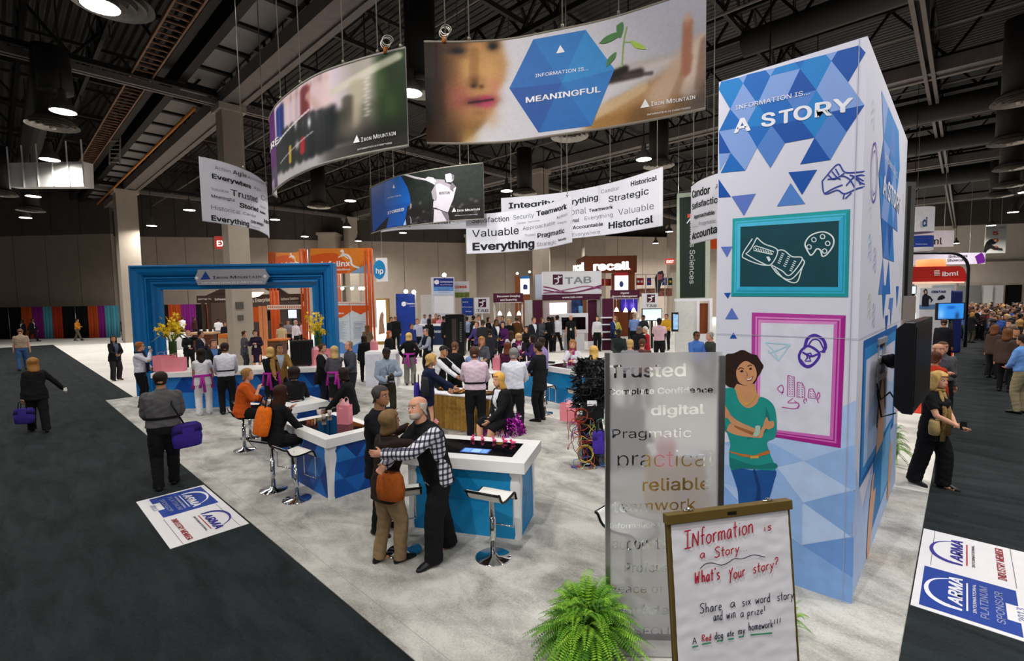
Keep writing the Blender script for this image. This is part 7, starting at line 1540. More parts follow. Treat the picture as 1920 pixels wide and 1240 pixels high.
q = world_of(rE,SE.pel+SE.r1*.20-SE.f1*.08+Vector((0,0,-.10))); bag(q,rE.rotation_euler[2]+.4,.30,.15,.28,'#a4541f','rust brown leather shoulder bag on the hugging person in the brown sweater',[world_of(rE,SE.shl-SE.r2*.02-SE.f2*.09+SE.u2*.04),world_of(rE,SE.chest-SE.f2*.125+SE.r2*.03),world_of(rE,SE.waist-SE.f2*.125+SE.r2*.11),world_of(rE,SE.pel-SE.f1*.10+SE.r1*.18+Vector((0,0,.18)))],'bag')
# --- middle of the stand
rP,SP_ = who(728,654,1.78,8,'bald person in a grey-blue shirt and olive trousers looking down at a camera',shirt('#8c9aac'),B('#2e2d20'),('crop','#140f0e'),'dark','m',1.0,dict(arms=('camera','belly'),head=(-24,0,0)),['lanyard'],at=G(728,797))
camera_thing(world_of(rP,(SP_.wr[0]+SP_.wr[1])/2+Vector((0,.10,.02))),rP.rotation_euler[2],'black camera in the hands of the bald person in the grey-blue shirt')
who(766,625,1.72,165,'blond person in a black top, pink sash and grey trousers, hands on hips',T(BLK,-.1),B('#77756f',w=1.5),('bob','#d8b36c'),'fair',W_,1.0,dict(arms='hip'),[('sash','#b03aa0',1)]); rNv,SNv = who(815,659,1.72,88,'person with curly blond hair and a navy blazer at the gold-skirted table',T('#161d38',-1.2,name='blazer',ease=.017),B('#3a3638',kind='skirt',len=.25),('curly','#b8935a'),'fair',W_,1.2,dict(arms=('table','reach'),lean=12),at=G(803,822))
q = world_of(rNv,SNv.pel+SNv.r1*.24-SNv.f1*.02+Vector((0,0,.02))); bag(q,rNv.rotation_euler[2]+.2,.32,.13,.36,'#26262b','dark shoulder bag on the person in the navy blazer',[world_of(rNv,SNv.shl+SNv.r2*.13+SNv.u2*.03),world_of(rNv,SNv.waist+SNv.r2*.22-SNv.f2*.03),world_of(rNv,SNv.pel+SNv.r1*.22+Vector((0,0,.3)))],'bag'); q = world_of(rNv,SNv.pel-SNv.f1*.2+Vector((0,0,-.12))); bag(q,rNv.rotation_euler[2],.26,.12,.34,'#3a2c8a','purple tote behind the person in the navy blazer',None,'bag','tote_bag')
who(823,648,1.74,60,'person in a black cap and black vest with white sleeves behind the navy blazer',dict(c='#d8d8e0',low=-.3,name='shirt',body=cloth(BLK)),B(),('cap','#141416'),'tan','m',1.0,dict(arms='reach',lean=14)); who(886,655,1.86,178,'broad person in a pink shirt and black trousers at the gold-skirted table, back turned',shirt('#d3bccb',bulk=1.1),B(),('short','#4a2f22'),'pink','m',1.22,dict(arms='fwd',feet=((.06,0),(.06,0))),[('belt','#111111')],1,at=G(893,822))
who(963,653,1.80,176,'grey-haired person in a white shirt with a black strap, back turned',shirt('#d0d4e0',bulk=1.05),B(),('short','#7d7a78'),'pink','m',1.15,dict(arms='fwd'),[('lanyard','#111111')]); who(1012,649,1.82,-120,'person in a black suit standing right of the table, seen from behind',T(BLK,-1.35,name='jacket',ease=.016),B(),('short','#241812'),'tan','m',1.02,dict(arms=('fwd','belly')),at=G(1013,790))
rTi,STi = who(0,0,1.68,-60,'blond person in a black jacket with a magenta tinsel skirt at the bright blue counter',cardigan(BLK,'#dcdce4',bulk=1.1),B('#151518',kind='skirt',len=.2),('shoulder','#c99a4a'),'fair',W_,1.25,dict(sit=.70,arms=('fwd','belly'),feet=((.07,.22,.26),(.07,.25,.26)),lean=12),[('lanyard','#1a1a22')],1,at=G(948,868))
# tinsel skirt: a countless fringe
stool(G(948,868),-60,'white bar stool under the person with the magenta tinsel skirt')
r_ = random.Random(5); mb = MB(); q = world_of(rTi,STi.pel)
for k in range(900):
 a = r_.uniform(0,2*PI); t_ = r_.uniform(0,1); R_ = .20+.12*t_; c = q+Vector((R_*math.cos(a),R_*math.sin(a),.06-.30*t_)); d = Vector((math.cos(a)+r_.uniform(-.6,.6),math.sin(a)+r_.uniform(-.6,.6),r_.uniform(-1,.4))).normalized()*.06; s_ = d.orthogonal().normalized()*.007; mb.add([c-s_,c+s_,c+d+s_,c+d-s_],[(0,1,2,3)],r_.choice((0,0,1)))
o = mb.build('tinsel_skirt',[mat('#8a1a86',.25,.6,.2),mat('#c03ab4',.2,.6,.2)]); tag(o,'magenta tinsel skirt round the blond person at the bright blue counter','skirt',kind='stuff')
who(850,642,1.74,150,'person with a shaved head in a black shirt, back turned, behind the food table',T(BLK,-.3),B(),('crop','#6b4a3a'),'tan','m',1.1,dict(arms='fwd',lean=8)); who(903,632,1.68,-5,'blond person in a grey top covering the mouth with a hand',T('#5a5c64',-.4,sleeve='three'),B(),('shoulder','#c28d48'),'fair',W_,1.1,dict(arms=('belly','mouth')),['lanyard']); who(882,648,1.62,40,'person in a light blue shirt bending behind the pink-shirted person',shirt('#7d96c4'),B(),('short','#1f1614'),'tan','m',1.0,dict(arms='fwd',lean=14))
who(1017,633,1.78,-110,'person in a lavender shirt facing left just behind the black suit',shirt('#9a86c0'),B(),('short','#33261f'),'tan','m',1.15,dict(arms='fwd'),['glasses']); who(1000,629,1.68,-90,'person with dark hair in a purple top behind the lavender shirt',T('#3d2360',-.4),B(),('bob','#1f1216'),'fair',W_,1.1,dict(arms='chest')); who(972,626,1.70,10,'blond person with glasses, magenta scarf and yellow badge at the middle',cardigan('#2a1c2c','#c9c6cc'),B(),('bob','#d9bb7a'),'fair',W_,1.1,dict(arms=('belly','belly')),[('scarf','#7d1f5c',.03),'glasses','lanyard'])
who(951,643,1.66,165,'person with auburn hair in plum seen behind the grey-haired white shirt',T('#4a1c3a',-.3),B(),('shoulder','#6b3a22'),'fair',W_,1.15,dict(arms='fwd')); who(1074,638,1.68,-8,'person with long fair hair, white blouse and magenta scarf behind the right counter',T('#dcdce6',-.7),B('#dcdce6'),('verylong','#9a6a3a'),'fair',W_,1.0,dict(arms=('chest','chin')),[('scarf','#a02a6a',.02)]); who(1113,650,1.68,172,'blond person in a black coat, back turned, above the tangle of computer parts',T(BLK,-1.0,bulk=1.15),B(),('shoulder','#d2a95e'),'fair',W_,1.2,dict(arms='fwd'))
# --- middle distance
who(728,621,1.68,55,'person with long ginger hair in black at the white podium',T(BLK,-.5),B(),('long','#b5602c'),'fair',W_,1.0); who(771,611,1.62,30,'young person in a blue shirt left of the striped shirt',shirt('#2f3a80'),B(),('short','#1c1410'),'tan','m',.95); who(782,602,1.78,10,'person in a pale striped shirt behind the blond person with the pink sash',shirt('#b9bdd4'),B(),('short','#5a3826'),'pink','m'); who(800,616,1.76,-60,'person with glasses in a navy vest over a grey shirt facing left',dict(c='#8d94a4',low=-.4,name='shirt',body=cloth('#151a28')),B(),('balding','#5a5048'),'pink','m',1.05,dict(arms='fwd'),['glasses','lanyard'])
who(741,583,1.82,176,'bald person in a black suit, back turned, by the blue booth panel',T(BLK,-1.3,name='jacket'),B(),('bald','#7a5a48'),'tan','m',1.1); who(732,574,1.74,30,'person in dark clothes by the bright booth panel left of the bald black suit',T('#1e2028',-.9),B(),('full','#241814'),'tan','m'); who(804,592,1.68,175,'person with long dark hair in black, back turned, left of the black server rack',T(BLK,-.9),B(),('verylong','#140f0f'),'fair',W_); who(831,589,1.80,100,'person in a black suit just left of the black server rack',suit(),B(),('short','#1a1310'),'tan','m')
for px,py,h,f,lb,tp,hr,sk,sx in ((796,585,1.72,0,'person in a white shirt behind the navy booth counter',shirt(WHT),('short','#241814'),'tan','m'),(806,586,1.72,10,'person in grey behind the navy booth counter, second from the left',shirt('#9a8f94'),('short','#1c1412'),'brown','m'),(817,578,1.76,-20,'person in a rust shirt standing at the tall white booth panel',shirt('#a5543a'),('short','#6b4630'),'pink','m'),(823,589,1.66,20,'person in pink behind the navy booth counter',T('#d98aa8',-.4),('long','#1c1210'),'fair','f'),
 (887,594,1.80,150,'person in a dark suit among the crowd right of the server rack',T('#2a2a2a',-1.3,name='jacket'),('short','#1a1412'),'tan','m'),(897,592,1.80,0,'person in a white shirt facing forward among the crowd right of the server rack',shirt(WHT),('short','#2a1d16'),'pink','m'),(895,608,1.70,-40,'person with sandy hair in a purple jacket among the crowd',T('#463a78',-.8),('full','#7a4a2c'),'pink','m'),(905,605,1.80,172,'broad person in a charcoal suit, back turned, among the crowd',T('#26262a',-1.3,name='jacket'),('short','#3a2a22'),'tan','m'),(874,585,1.76,160,'person in a pale blue shirt at the right edge of the server rack',shirt('#9aa8cc'),('short','#2a1d16'),'tan','m'),
 (930,604,1.80,30,'person in a navy suit with a white shirt looking down in the crowd',suit(NAV,'#e0e0ea'),('short','#1a1310'),'brown','m'),(943,608,1.70,-10,'person with long black hair in a purple dress in the crowd',T('#4a1a55',-1.0),('long','#140e10'),'fair','f'),(954,603,1.68,20,'blond person in black right of the purple dress',T(BLK,-.6),('bob','#b8935a'),'fair','f'),(969,598,1.80,172,'person in a brown jacket, back turned, in the crowd',T('#5a3a1e',-1.2,name='jacket'),('short','#4a3a30'),'pink','m'),(958,621,1.68,172,'person with long brown hair in a white top, back turned, in the crowd',T('#d2d0d8',-.5),('long','#3a2218'),'fair','f'),
 (931,592,1.66,0,'ginger-haired person under the hanging lamps of the maroon sign',T('#2a2a30',-.5),('full','#a8562a'),'fair','f'),(942,577,1.76,-20,'person in grey under the maroon document sign',shirt('#8d8f98'),('short','#1f1512'),'tan','m'),(931,577,1.7,40,'person with brown hair left under the maroon document sign',T('#5a5048',-.5),('full','#4a2c1c'),'fair','f'),(968,570,1.76,120,'person in a pale pink shirt standing right under the maroon document sign',shirt('#d3b9c2'),('short','#3a281e'),'tan','m'),(860,592,1.72,20,'person peeking out left of the server rack in grey',T('#6b6870',-.5),('short','#2a1d18'),'pink','m'),(915,596,1.70,60,'person in black half hidden at the centre of the crowd',T(BLK,-.8),('bob','#2a1814'),'fair','f'),(918,618,1.72,170,'person in dark grey seen between the blond mouth-covering person and the purple dress',T('#2b2b33',-.8),('short','#1a1412'),'tan','m'),(988,612,1.70,-30,'person in black left of the lavender shirt',T(BLK,-.7),('long','#241614'),'fair','f')):
 who(px,py,h,f,lb,tp,None,hr,sk,sx,1.05,dict(arms=('belly','fwd')),(),1)
# --- around the grey and maroon booth
who(1000,600,1.80,35,'person in a dark suit at the left side of the maroon booth',suit('#1c1e26','#d5dae6'),B('#1c1e26'),('short','#5a3826'),'pink','m'); who(1016,597,1.68,40,'person in a grey shirt beside the dark suit at the maroon booth',T('#4a4c54',-.5),B(),('long','#5a3420'),'fair',W_,1.0,dict(arms='belly')); who(1028,581,1.72,160,'person in black, back turned, leftmost under the maroon booth header',T(BLK,-.7),B(),('short','#1a1210'),'tan','m'); who(1035,582,1.70,175,'person with long hair in grey and black, back turned, under the maroon booth header',T('#37383e',-.5),B(),('long','#2a1a14'),'fair',W_)
who(1044,589,1.78,150,'person in a white shirt walking away with a folder at the maroon booth',shirt(WHT),B(),('short','#1c1410'),'tan','m',1.0,dict(arms=('fwd','down'),feet=((.04,-.17),(.05,.18)),lean=4)); who(1070,591,1.78,2,'person in a black polo shirt with a badge before the dark screen',shirt('#16161a',sleeve='short'),B(),('crop','#b8a48c'),'pink','m',1.05,dict(arms='loose'),['lanyard']); who(1119,584,1.72,20,'person with long dark hair in a white blouse and black trousers by the maroon booth',T('#dcdce4',-.2),B(BLK,w=1.4),('long','#1a1012'),'fair',W_,1.0,dict(arms='loose'),['lanyard'])
for px,py,h,f,lb,tp,hr,sk,sx in ((1151,585,1.72,40,'person with glasses and a navy jacket at the left of the right-hand group',suit('#1c2c5a','#c9cdd8'),('short','#8a5a3a'),'pink','m'),(1154,597,1.68,165,'person with frizzy fair hair in yellow at the left of the right-hand group',T('#b9b04a',-.5),('long','#6f5a34'),'fair','f'),(1160,618,1.74,10,'person in a black hat and dark green jacket just above the glass panel',T('#26302e',-.9),('cap','#121212'),'dark','m'),(1189,588,1.80,172,'person in a blue shirt, back turned, in the right-hand group',shirt('#6f86bc'),('balding','#8a7a6c'),'pink','m'),(1198,613,1.70,165,'person with grey-brown hair in black, back turned, above the glass panel',T(BLK,-.6),('bob','#6b5c50'),'fair','f'),(1211,613,1.68,-60,'white-haired person in a red cardigan above the glass panel',cardigan('#a81c28','#dcdce2'),('full','#c9c6c2'),'fair','f'),(1206,587,1.72,20,'person in a dark cap in the right-hand group',T('#23262c',-.7),('cap','#14181c'),'brown','m'),(1236,602,1.82,175,'broad person in a pale pink polo shirt, back turned, right of the group',shirt('#d8b4c0',sleeve='short'),('crop','#16100f'),'dark','m'),(1250,586,1.76,-20,'person in a yellow and navy shirt at the right end of the group',shirt('#c9992a'),('short','#2a1c16'),'tan','m'),
 (1305,622,1.76,30,'person with dark glasses in a blue shirt left of the tower',shirt('#4a74c4'),('short','#1c1310'),'brown','m'),(1333,623,1.74,-60,'grey-haired person in dark green beside the tower edge',T('#3a3f38',-.7),('full','#8d8a86'),'pink','m'),(1181,637,1.70,170,'fair-haired head just showing above the top edge of the glass panel',T('#8a8a92',-.5),('short','#c9a86a'),'fair','m'),(1204,636,1.70,170,'brown-haired head just showing above the glass panel, right of the fair one',T('#5a3a3a',-.5),('short','#5a3a28'),'fair','m')):
 who(px,py,h,f,lb,tp,None,hr,sk,sx,1.08,dict(arms=('belly','fwd')),['glasses'] if 'glasses' in lb else (),1)
# --- right aisle
rS,SS_ = who(1742,706,1.68,62,'blond person in black with a leopard scarf walking in the right aisle',T(BLK,-1.1,sleeve='short',name='blouse'),B(BLK,w=1.6),('shoulder','#cfa864'),'fair',W_,1.18,dict(arms=('belly','fwd'),feet=((.05,.06),(.06,-.10)),head=(-6,0,0)),[('scarf','#8f7546',.20)],2,at=G(1745,912))
q = world_of(rS,SS_.wr[1]+Vector((0,.06,.02))); tag(MB().box((-.035,-.004,-.06),(.035,.006,.06)).build('phone',BLACK,loc=q,bevel=.004),'dark phone in the hand of the person with the leopard scarf','phone'); q = world_of(rS,SS_.pel+SS_.r1*.2+SS_.f1*.12+Vector((0,0,-.06))); bag(q,rS.rotation_euler[2]+.5,.30,.13,.20,'#a08a5c','tan leopard patterned handbag of the person in the right aisle',[world_of(rS,SS_.shl+SS_.r2*.12),world_of(rS,SS_.waist+SS_.r2*.2+SS_.f2*.1),q+Vector((0,0,.2))],'bag')
who(1752,660,1.68,150,'person in a red-orange top seen behind the leopard scarf',T('#c23a22',-.5),B(),('full','#5a3020'),'fair',W_,1.1); who(1757,645,1.76,40,'bald person in grey right of the television',T('#4a4a52',-.6),B(),('bald','#8a6a54'),'pink','m',1.1,dict(arms='chest')); who(1767,641,1.76,20,'person with brown hair and a beard behind the bald person in grey',shirt('#5a5a60'),B(),('short','#5a3a28'),'pink','m',1.1)
who(1770,582,1.76,100,'bald person in a white shirt before the booth screen in the right aisle',shirt('#e2e2ea'),B(),('bald','#8a6040'),'pink','m',1.1); who(1770,599,1.82,172,'broad person in a dark suit, back turned, in the right aisle',T('#15161e',-1.3,name='jacket'),B(),('balding','#3a2a22'),'tan','m',1.2)
who(1834,577,1.84,60,'person in a black suit standing in the middle of the right aisle',suit(BLK,'#d5d8e0'),B(),('short','#2a1c16'),'pink','m',1.0,dict(arms=('fwd','belly'))); who(1846,580,1.76,-60,'person in brown facing the black suit in the right aisle',T('#3a2a2a',-.8),B(),('full','#5a3a26'),'fair',W_,1.0,dict(arms='fwd')); who(1872,570,1.78,-80,'person in a white shirt reaching left in the right aisle',shirt('#e6e6ee'),B(),('short','#241612'),'brown','m',1.1,dict(arms=('reach','fwd')))
who(1876,577,1.70,172,'person with dark brown hair in black, back turned, in the right aisle',T(BLK,-.7),B(),('long','#2e1c14'),'fair',W_,1.15); who(1890,590,1.70,-50,'blond person in a grey jacket near the right edge',T('#4c4b4e',-1.0,name='jacket'),B(),('bob','#d2b06a'),'fair',W_,1.2,dict(arms='chest')); rK,SK_ = who(1896,601,1.80,-40,'person with dark hair and a pale collar near the right edge',suit(BLK,'#c9d4ea'),B(),('full','#241814'),'pink','m',1.1,dict(arms='chest')); who(1914,586,1.72,-70,'person in dark red at the right edge',T('#6b1c1c',-.7),B(),('shoulder','#3a1c16'),'fair',W_,1.15)
who(1922,628,1.80,-120,'person in a bright blue shirt and khaki trousers cut off by the right edge',shirt('#6a9ae0'),B('#8d8468'),('short','#2a1c16'),'tan','m',1.15,dict(arms='belly')); q = world_of(rK,SK_.waist-SK_.f2*.24+SK_.r2*.10); bag((q.x,q.y,q.z-.15),rK.rotation_euler[2],.32,.18,.42,'#c9541c','orange backpack near the right edge on the person with the pale collar',None,'bag','backpack')
# --- the far crowd at the end of the right aisle: a dozen built, the rest copies
protos = []
CR = [(T('#23232a',-.8),('short','#241814'),'tan','m'),(T('#7a2a2a',-.6),('long','#5a3420'),'fair','f'),(shirt('#d8d8e2'),('short','#3a281e'),'pink','m'),(T('#1d1d22',-1.2),('bob','#b58a4a'),'fair','f'),(shirt('#3a5aa8'),('short','#1a1310'),'tan','m'),(T('#4a3a34',-.8),('shoulder','#6f4426'),'fair','f'),(T('#5a5a62',-1.0),('balding','#7a6a5c'),'pink','m'),(T('#8d6a4a',-.6),('curly','#3a2218'),'brown','f'),(T('#101014',-1.2),('cap','#14181c'),'dark','m'),(T('#a89a94',-.6),('bun','#8a5a34'),'fair','f')]
cr_ = random.Random(11); spots = []
tries = 0
while len(spots) < 165 and tries < 12000:
 tries += 1; Y = 14+46*cr_.random()**.75; X = cr_.uniform(-.6,8.5); u,v,d = P((X,Y,1.7))
 if not ((1786 if Y > 36 else 1858) < u < 1935) or not 552 < v < 622: continue
 if all((X-a)**2+(Y-b)**2 > .40 for a,b in spots): spots.append((X,Y))
for i,(tp,hr,sk,sx) in enumerate(CR):
 o,_ = person((spots[i][0],spots[i][1],.012),(1.76,1.66)[sx == 'f'],cr_.uniform(-180,180),'person standing in the dense far crowd at the end of the right aisle',tp,B(cr_.choice([BLK,'#2a2c38','#4a4438'])),hr,sk,sx,1.05,dict(arms=cr_.choice([('belly','fwd'),'down','chest'])),(),'far crowd down the right aisle',0)
 protos.append((o,kids(o)))
for i,(X,Y) in enumerate(spots[len(CR):]):
 o,ch = protos[i % len(protos)]; c = o.copy(); C.objects.link(c); c.location = (X,Y,.012); c.rotation_euler = (0,0,cr_.uniform(0,6.28)); k = cr_.uniform(.95,1.05); c.scale = (k,k,k)
 for m_ in ch: d = m_.copy(); C.objects.link(d); d.parent = c
# ================================================================== neighbouring stands, seen beyond the crowd
def fbox(name,x0,y0,x1,y1,d,M,parent=None,th=.12,ground=False,d2=None,bevel=0.0):
 """box whose front face fills the photo rectangle at depth d (d2 at the right end); returns the mesh and its face"""
 xm = (x0+x1)/2; d2 = d2 or d; b0,b1 = D(x0,y1,d),D(x1,y1,d2); z0 = 0.0 if ground else (b0.z+b1.z)/2
 t0,t1 = D(x0,y0,d),D(x1,y0,d2); z1 = (t0.z+t1.z)/2; a,b = Vector((b0.x,b0.y,0)),Vector((b1.x,b1.y,0)); U = (b-a).normalized(); N = Vector((U.y,-U.x,0))
 if N.dot(a) > 0: N = -N
 q = [a,b,b-N*th,a-N*th]; mb = MB(); mb.add([p+Vector((0,0,z0)) for p in q]+[p+Vector((0,0,z1)) for p in q],[(0,3,2,1),(4,5,6,7),(0,1,5,4),(1,2,6,5),(2,3,7,6),(3,0,4,7)])
 o = mb.build(name,M,parent,bevel=bevel); return o,Flat(a+Vector((0,0,z0)),U)
def etext(parent,surf,items,mats,name='lettering'):
 mb = MB()
 for it in items:
  t,x0,y0,x1,y1,yt = it[:6]; text_px(mb,surf,t,x0,y0,x1,y1,yt,it[6] if len(it) > 6 else .0,it[8] if len(it) > 8 else .012,mi=it[7] if len(it) > 7 else 0)
 return mb.build(name,mats,parent)
def booth(label,cat='booth',name='exhibit_booth',at=(0,0,0)): return empty(name,at,0,label,cat)
def done(root): bpy.context.view_layer.update(); fix_parent(root)
GLOW = mat('#f4f2f4',.5,emit=1.1,var=.01); MAR = mat('#4a1330',.5,0,.04); WBRD = mat('#e3e3ea',.5,0,.02)
ORG = mat('#c9541c',.45,0,.05); ALU = mat('#c9c8c6',.35,.6,.03)

# --- orange truss stand
b = booth('orange trussed booth with patterned orange header signs behind the blue arch',at=G(660,668))
def post(x,y0,y1,d,w_=.42):
 q = D(x,y1,d); z1 = D(x,y0,d).z; mb = MB()
 for k in range(3): mb.tube([(q.x+(k-1)*w_*.42*RTH.x,q.y+(k-1)*w_*.42*RTH.y,0),(q.x+(k-1)*w_*.42*RTH.x,q.y+(k-1)*w_*.42*RTH.y,z1)],.05 if k != 1 else .085,8)
 return mb.build('truss_post',[ORG if True else ALU],b,smooth=True)
for x,y0,d in ((697,468,24.5),(577,468,25.5),(637,515,30),(518,474,29.5),(521,545,27)): post(x,y0,668,d)
mb = MB()
for x,d in ((704,24.6),(584,25.6),(644,30.1)):
 q = D(x,668,d); mb.tube([(q.x,q.y,0),(q.x,q.y,D(x,470,d).z)],.05,8)
mb.build('side_pole',ALU,b,smooth=True)
def swirl(sign,s,x0,y0,x1,y1):
 mb = MB(); W = x1-x0; H_ = y1-y0
 poly_px(mb,s,[(x0,y0),(x1,y0),(x1,y0+H_*.45),(x0+W*.85,y0+H_*.62),(x0+W*.72,y0+H_*.85),(x0+W*.60,y1),(x0,y1)],.01,0)
 poly_px(mb,s,[(x0,y0+H_*.3)]+[(x0+W*t,y0+H_*(.3-.12*math.sin(t*5))) for t in (.1,.2,.3,.42)]+[(x0+W*.65,y0+H_*.7),(x0+W*.58,y1),(x0,y1)],.014,1)
 poly_px(mb,s,[(x1,y0+H_*.5),(x1,y1),(x0+W*.63,y1),(x0+W*.78,y0+H_*.8)],.012,2)
 pts = [(x0+W*a,y0+H_*c) for a,c in ((.49,.14),(.52,.08),(.53,.2),(.50,.3),(.56,.24),(.62,.3),(.66,.45),(.67,.62),(.72,.72),(.80,.78))]
 line_px(mb,s,pts,.10,.018,3,True); line_px(mb,s,[(x0+W*.45,y0+H_*.36),(x0+W*.53,y0+H_*.28),(x0+W*.62,y0+H_*.42)],.05,.018,3,True)
 mb.build('pattern_print',[mat('#e8872a',.5),mat('#d9591a',.5),mat('#8fb6e0',.5),mat('#f1efec',.5)],sign)
o,s = fbox('header_sign',583,466,697,513,24.5,mat('#e07f28',.5),b,.2); swirl(o,s,583,466,697,513); etext(o,s,[('infolinx',603,501,657,499,487,.03,0,.02),('system solutions',606,508,657,507,502.5,.02,0,.02)],mat('#f2f0ee',.5))
o,s = fbox('header_sign',518,476,572,500,29,mat('#e07f28',.5),b,.2,d2=25.6); swirl(o,s,518,474,572,500); etext(o,s,[('infolinx',529,499,560,497,490,.02,0,.02)],mat('#f2f0ee',.5))
for x0,x1 in ((622,658),(659,694)):
 o,s = fbox('info_panel',x0,570,x1,664,24.8,mat('#d3dee8',.5),b,.08,True); mb = MB(); poly_px(mb,s,[(x0,573),(x1,573),(x1,580 if x0 > 650 else 585),((x0+x1)/2,590 if x0 > 650 else 596),(x0,582 if x0 > 650 else 597)],.01,0); poly_px(mb,s,[(x0,650),((x0+x1)/2,641),(x1,652),(x1,663),(x0,663)],.01,1)
 for k in range(14): line_px(mb,s,[(x0+4,604+k*2.4),(x1-8-(k*5) % 9,604+k*2.4)],.02,.012,2)
 mb.build('pattern_print',[mat('#d9591a',.5),mat('#5f8fd4',.5),mat('#8fa4bd',.6)],o)
 if x0 < 650: etext(o,s,[('infolinx',626,590,645,589,585,.02,0,.016)],mat('#f2f0ee',.5))
o,s = fbox('lamp_strip',620,566,694,573,24.7,mat('#e9d9cc',.5),b,.1); mb = MB()
for k in range(24): x = 622+3*k; poly_px(mb,s,[(x,568.4),(x+1.7,568.4),(x+1.7,570.8),(x,570.8)],.012)
mb.build('strip_dots',mat('#c9521f',.5),o)
o,s = fbox('lamp_strip',501,572,575,580,25.5,mat('#e9d9cc',.5),b,.1); mb = MB()
for k in range(20): x = 503+3.5*k; poly_px(mb,s,[(x,574.6),(x+1.9,574.6),(x+1.9,577.4),(x,577.4)],.012)
mb.build('strip_dots',mat('#c9521f',.5),o)
for x in (489,497,571): fbox('frame_upright',x,574,x+6,668,25.6,mat('#d98a5a',.5),b,.1,True)
fbox('light_bar',622,536,700,538.5,24.8,ALU,b,.06)
for x in (642,660,675,681):
 q = D(x,541,24.7); mb = MB(); mb.tube([q+Vector((0,0,.12)),q],.05,8); mb.ball(q,.09,8,1); mb.build('bar_lamp',[ALU,mat('#fff4e2',.4,emit=6)],b,smooth=True)
fbox('crest_panel',473,576,489,604,26.5,mat('#c9561c',.5),b,.06); done(b)
# white sign with a round blue mark
b = booth('white square hanging sign with a round blue logo, right of the orange booth','sign','hanging_sign',D(716,506,30)); o,s = fbox('board',706,484,727,528,30,mat('#e3e6ee',.5),b,.08); mb = MB(); poly_px(mb,s,[(711+11.5*math.cos(k*.3)*1.0,506+18*math.sin(k*.3)) for k in range(21)],.01); mb.build('round_mark',mat('#1f86c4',.5),o); etext(o,s,[('hp',705,513,719,513,499,.02,0,.02)],mat('#f0f2f6',.5))
q = D(716,484,30); MB().tube([q,(q.x,q.y,12)],.012,5).build('hanging_wire',ALU,b); done(b)
# bright phone booth panel
b = booth('tall glowing white booth panel with wooden edge behind the white podium','booth panel','light_panel',G(717,650)); fbox('wood_frame',708,560,731,645,31,mat('#9a7a3a',.5),b,.3,True); o,s = fbox('light_box',708,563,725,640,30.6,GLOW,b,.05); mb = MB(); poly_px(mb,s,[(713,590),(717,584),(720,590),(719,600),(722,625),(710,628),(711,602)],.01); mb.build('person_print',mat('#a8836a',.6),o); done(b)
# --- blue and white stand
b = booth('blue and white booth with a tall white tower and curved blue panel',at=G(800,640))
o,s = fbox('blue_panel',744,551,781,632,30.5,mat('#1c3a96',.4,0,.25,1.2),b,.3,True); etext(o,s,[('Cornerstone',762,571,779,571,566,.02,0),('records',768,575,779,575,572.5,0,0)],mat('#dfe6f4',.5)); mb = MB(); poly_px(mb,s,[(753,568),(757,565.5),(761,567),(761,573),(757,575),(753,573)],.012); mb.build('cube_mark',mat('#e9edf6',.5),o)
for x in (743,781): fbox('panel_edge',x-1.2,551,x+1.2,632,30.4,ALU,b,.35,True)
o,s = fbox('tower',811,520,853,640,33.5,mat('#cfcfd8',.5),b,.6,True); mb = MB(); poly_px(mb,s,[(813,522),(850,522),(850,538),(813,538)],.012,0); poly_px(mb,s,[(813,538),(850,538),(850,546),(813,546)],.012,1); poly_px(mb,s,[(813,546),(850,546),(850,553),(813,553)],.012,2); poly_px(mb,s,[(814,555.5),(850,555.5),(850,588),(814,588)],.012,3); poly_px(mb,s,[(814,527),(819,524.5),(823,526.5),(823,532),(818,534),(814,531)],.016,3); mb.build('tower_print',[mat('#1d2f86',.5),mat('#5f93d4',.5),mat('#b9cbe4',.5),WBRD],o)
etext(o,s,[('Cornerstone',825,530,849,530,526,.02,0,.018),('Records Management',826,535,848,535,532.5,.0,0,.018),('REAL SECURITY',822,544.5,843,544.5,541.5,0,1,.018),('AND PRIVACY',822,549,843,549,546.5,0,1,.018)],[mat('#e9edf6',.5),mat('#4a4f66',.5)])
for px,py in ((761,547),(776,548),(833,516)):
 q = D(px,py,29.5); mb = MB(); mb.tube([q,q+Vector((0,0,-.25))],.03,6); mb.ball(q,.13,8,1); mb.build('booth_lamp',[BLACK,mat('#fff6e4',.4,emit=14)],b,smooth=True)
o,s = fbox('navy_counter',783,612,832,640,30,mat('#16294f',.5),b,.7,True); fbox('counter_top',782,608.5,833,612,29.9,WBRD,b,.8); etext(o,s,[('Cornerstone',808,624,830,624,617,.02)],mat('#dfe6f4',.5)); fbox('grey_wall',790,553,812,612,36,mat('#b9b4b4',.7),b,.1,True); done(b)
b = booth('grey sign with red lettering right of the white booth tower','sign','booth_sign',G(867,640)); o,s = fbox('board',852,528,880,548,34,mat('#b9bac2',.5),b,.1); etext(o,s,[('access',847,541,875,540,533,.03)],mat('#b5342c',.5)); fbox('green_strip',852,549,880,558,34.2,mat('#5f6f2a',.5,0,.4,6),b,.1); MB().box((-.06,-.06,0),(.06,.06,3.8)).build('sign_post',ALU,b,loc=D(870,560,34.4)-Vector((0,0,D(870,560,34.4).z))); done(b)
b = booth('black server rack cabinet standing in the crowd at the middle','server rack','server_rack',head_at(853,590,2.05)); qd = P(head_at(853,590,2.05)+Vector((0,0,1)))[2]
fbox('cabinet',836,590,871,650,qd,mat('#131417',.35,.2,.1),b,.9,True); o,s = fbox('door_channel',848,598,856,648,qd-.02,mat('#4a4443',.3,.5),b,.03); fbox('door_channel',857,598,859,648,qd-.02,mat('#2c2a2a',.3,.5),b,.03); fbox('handle',850,612,854.5,616.5,qd-.06,ALU,b,.04)
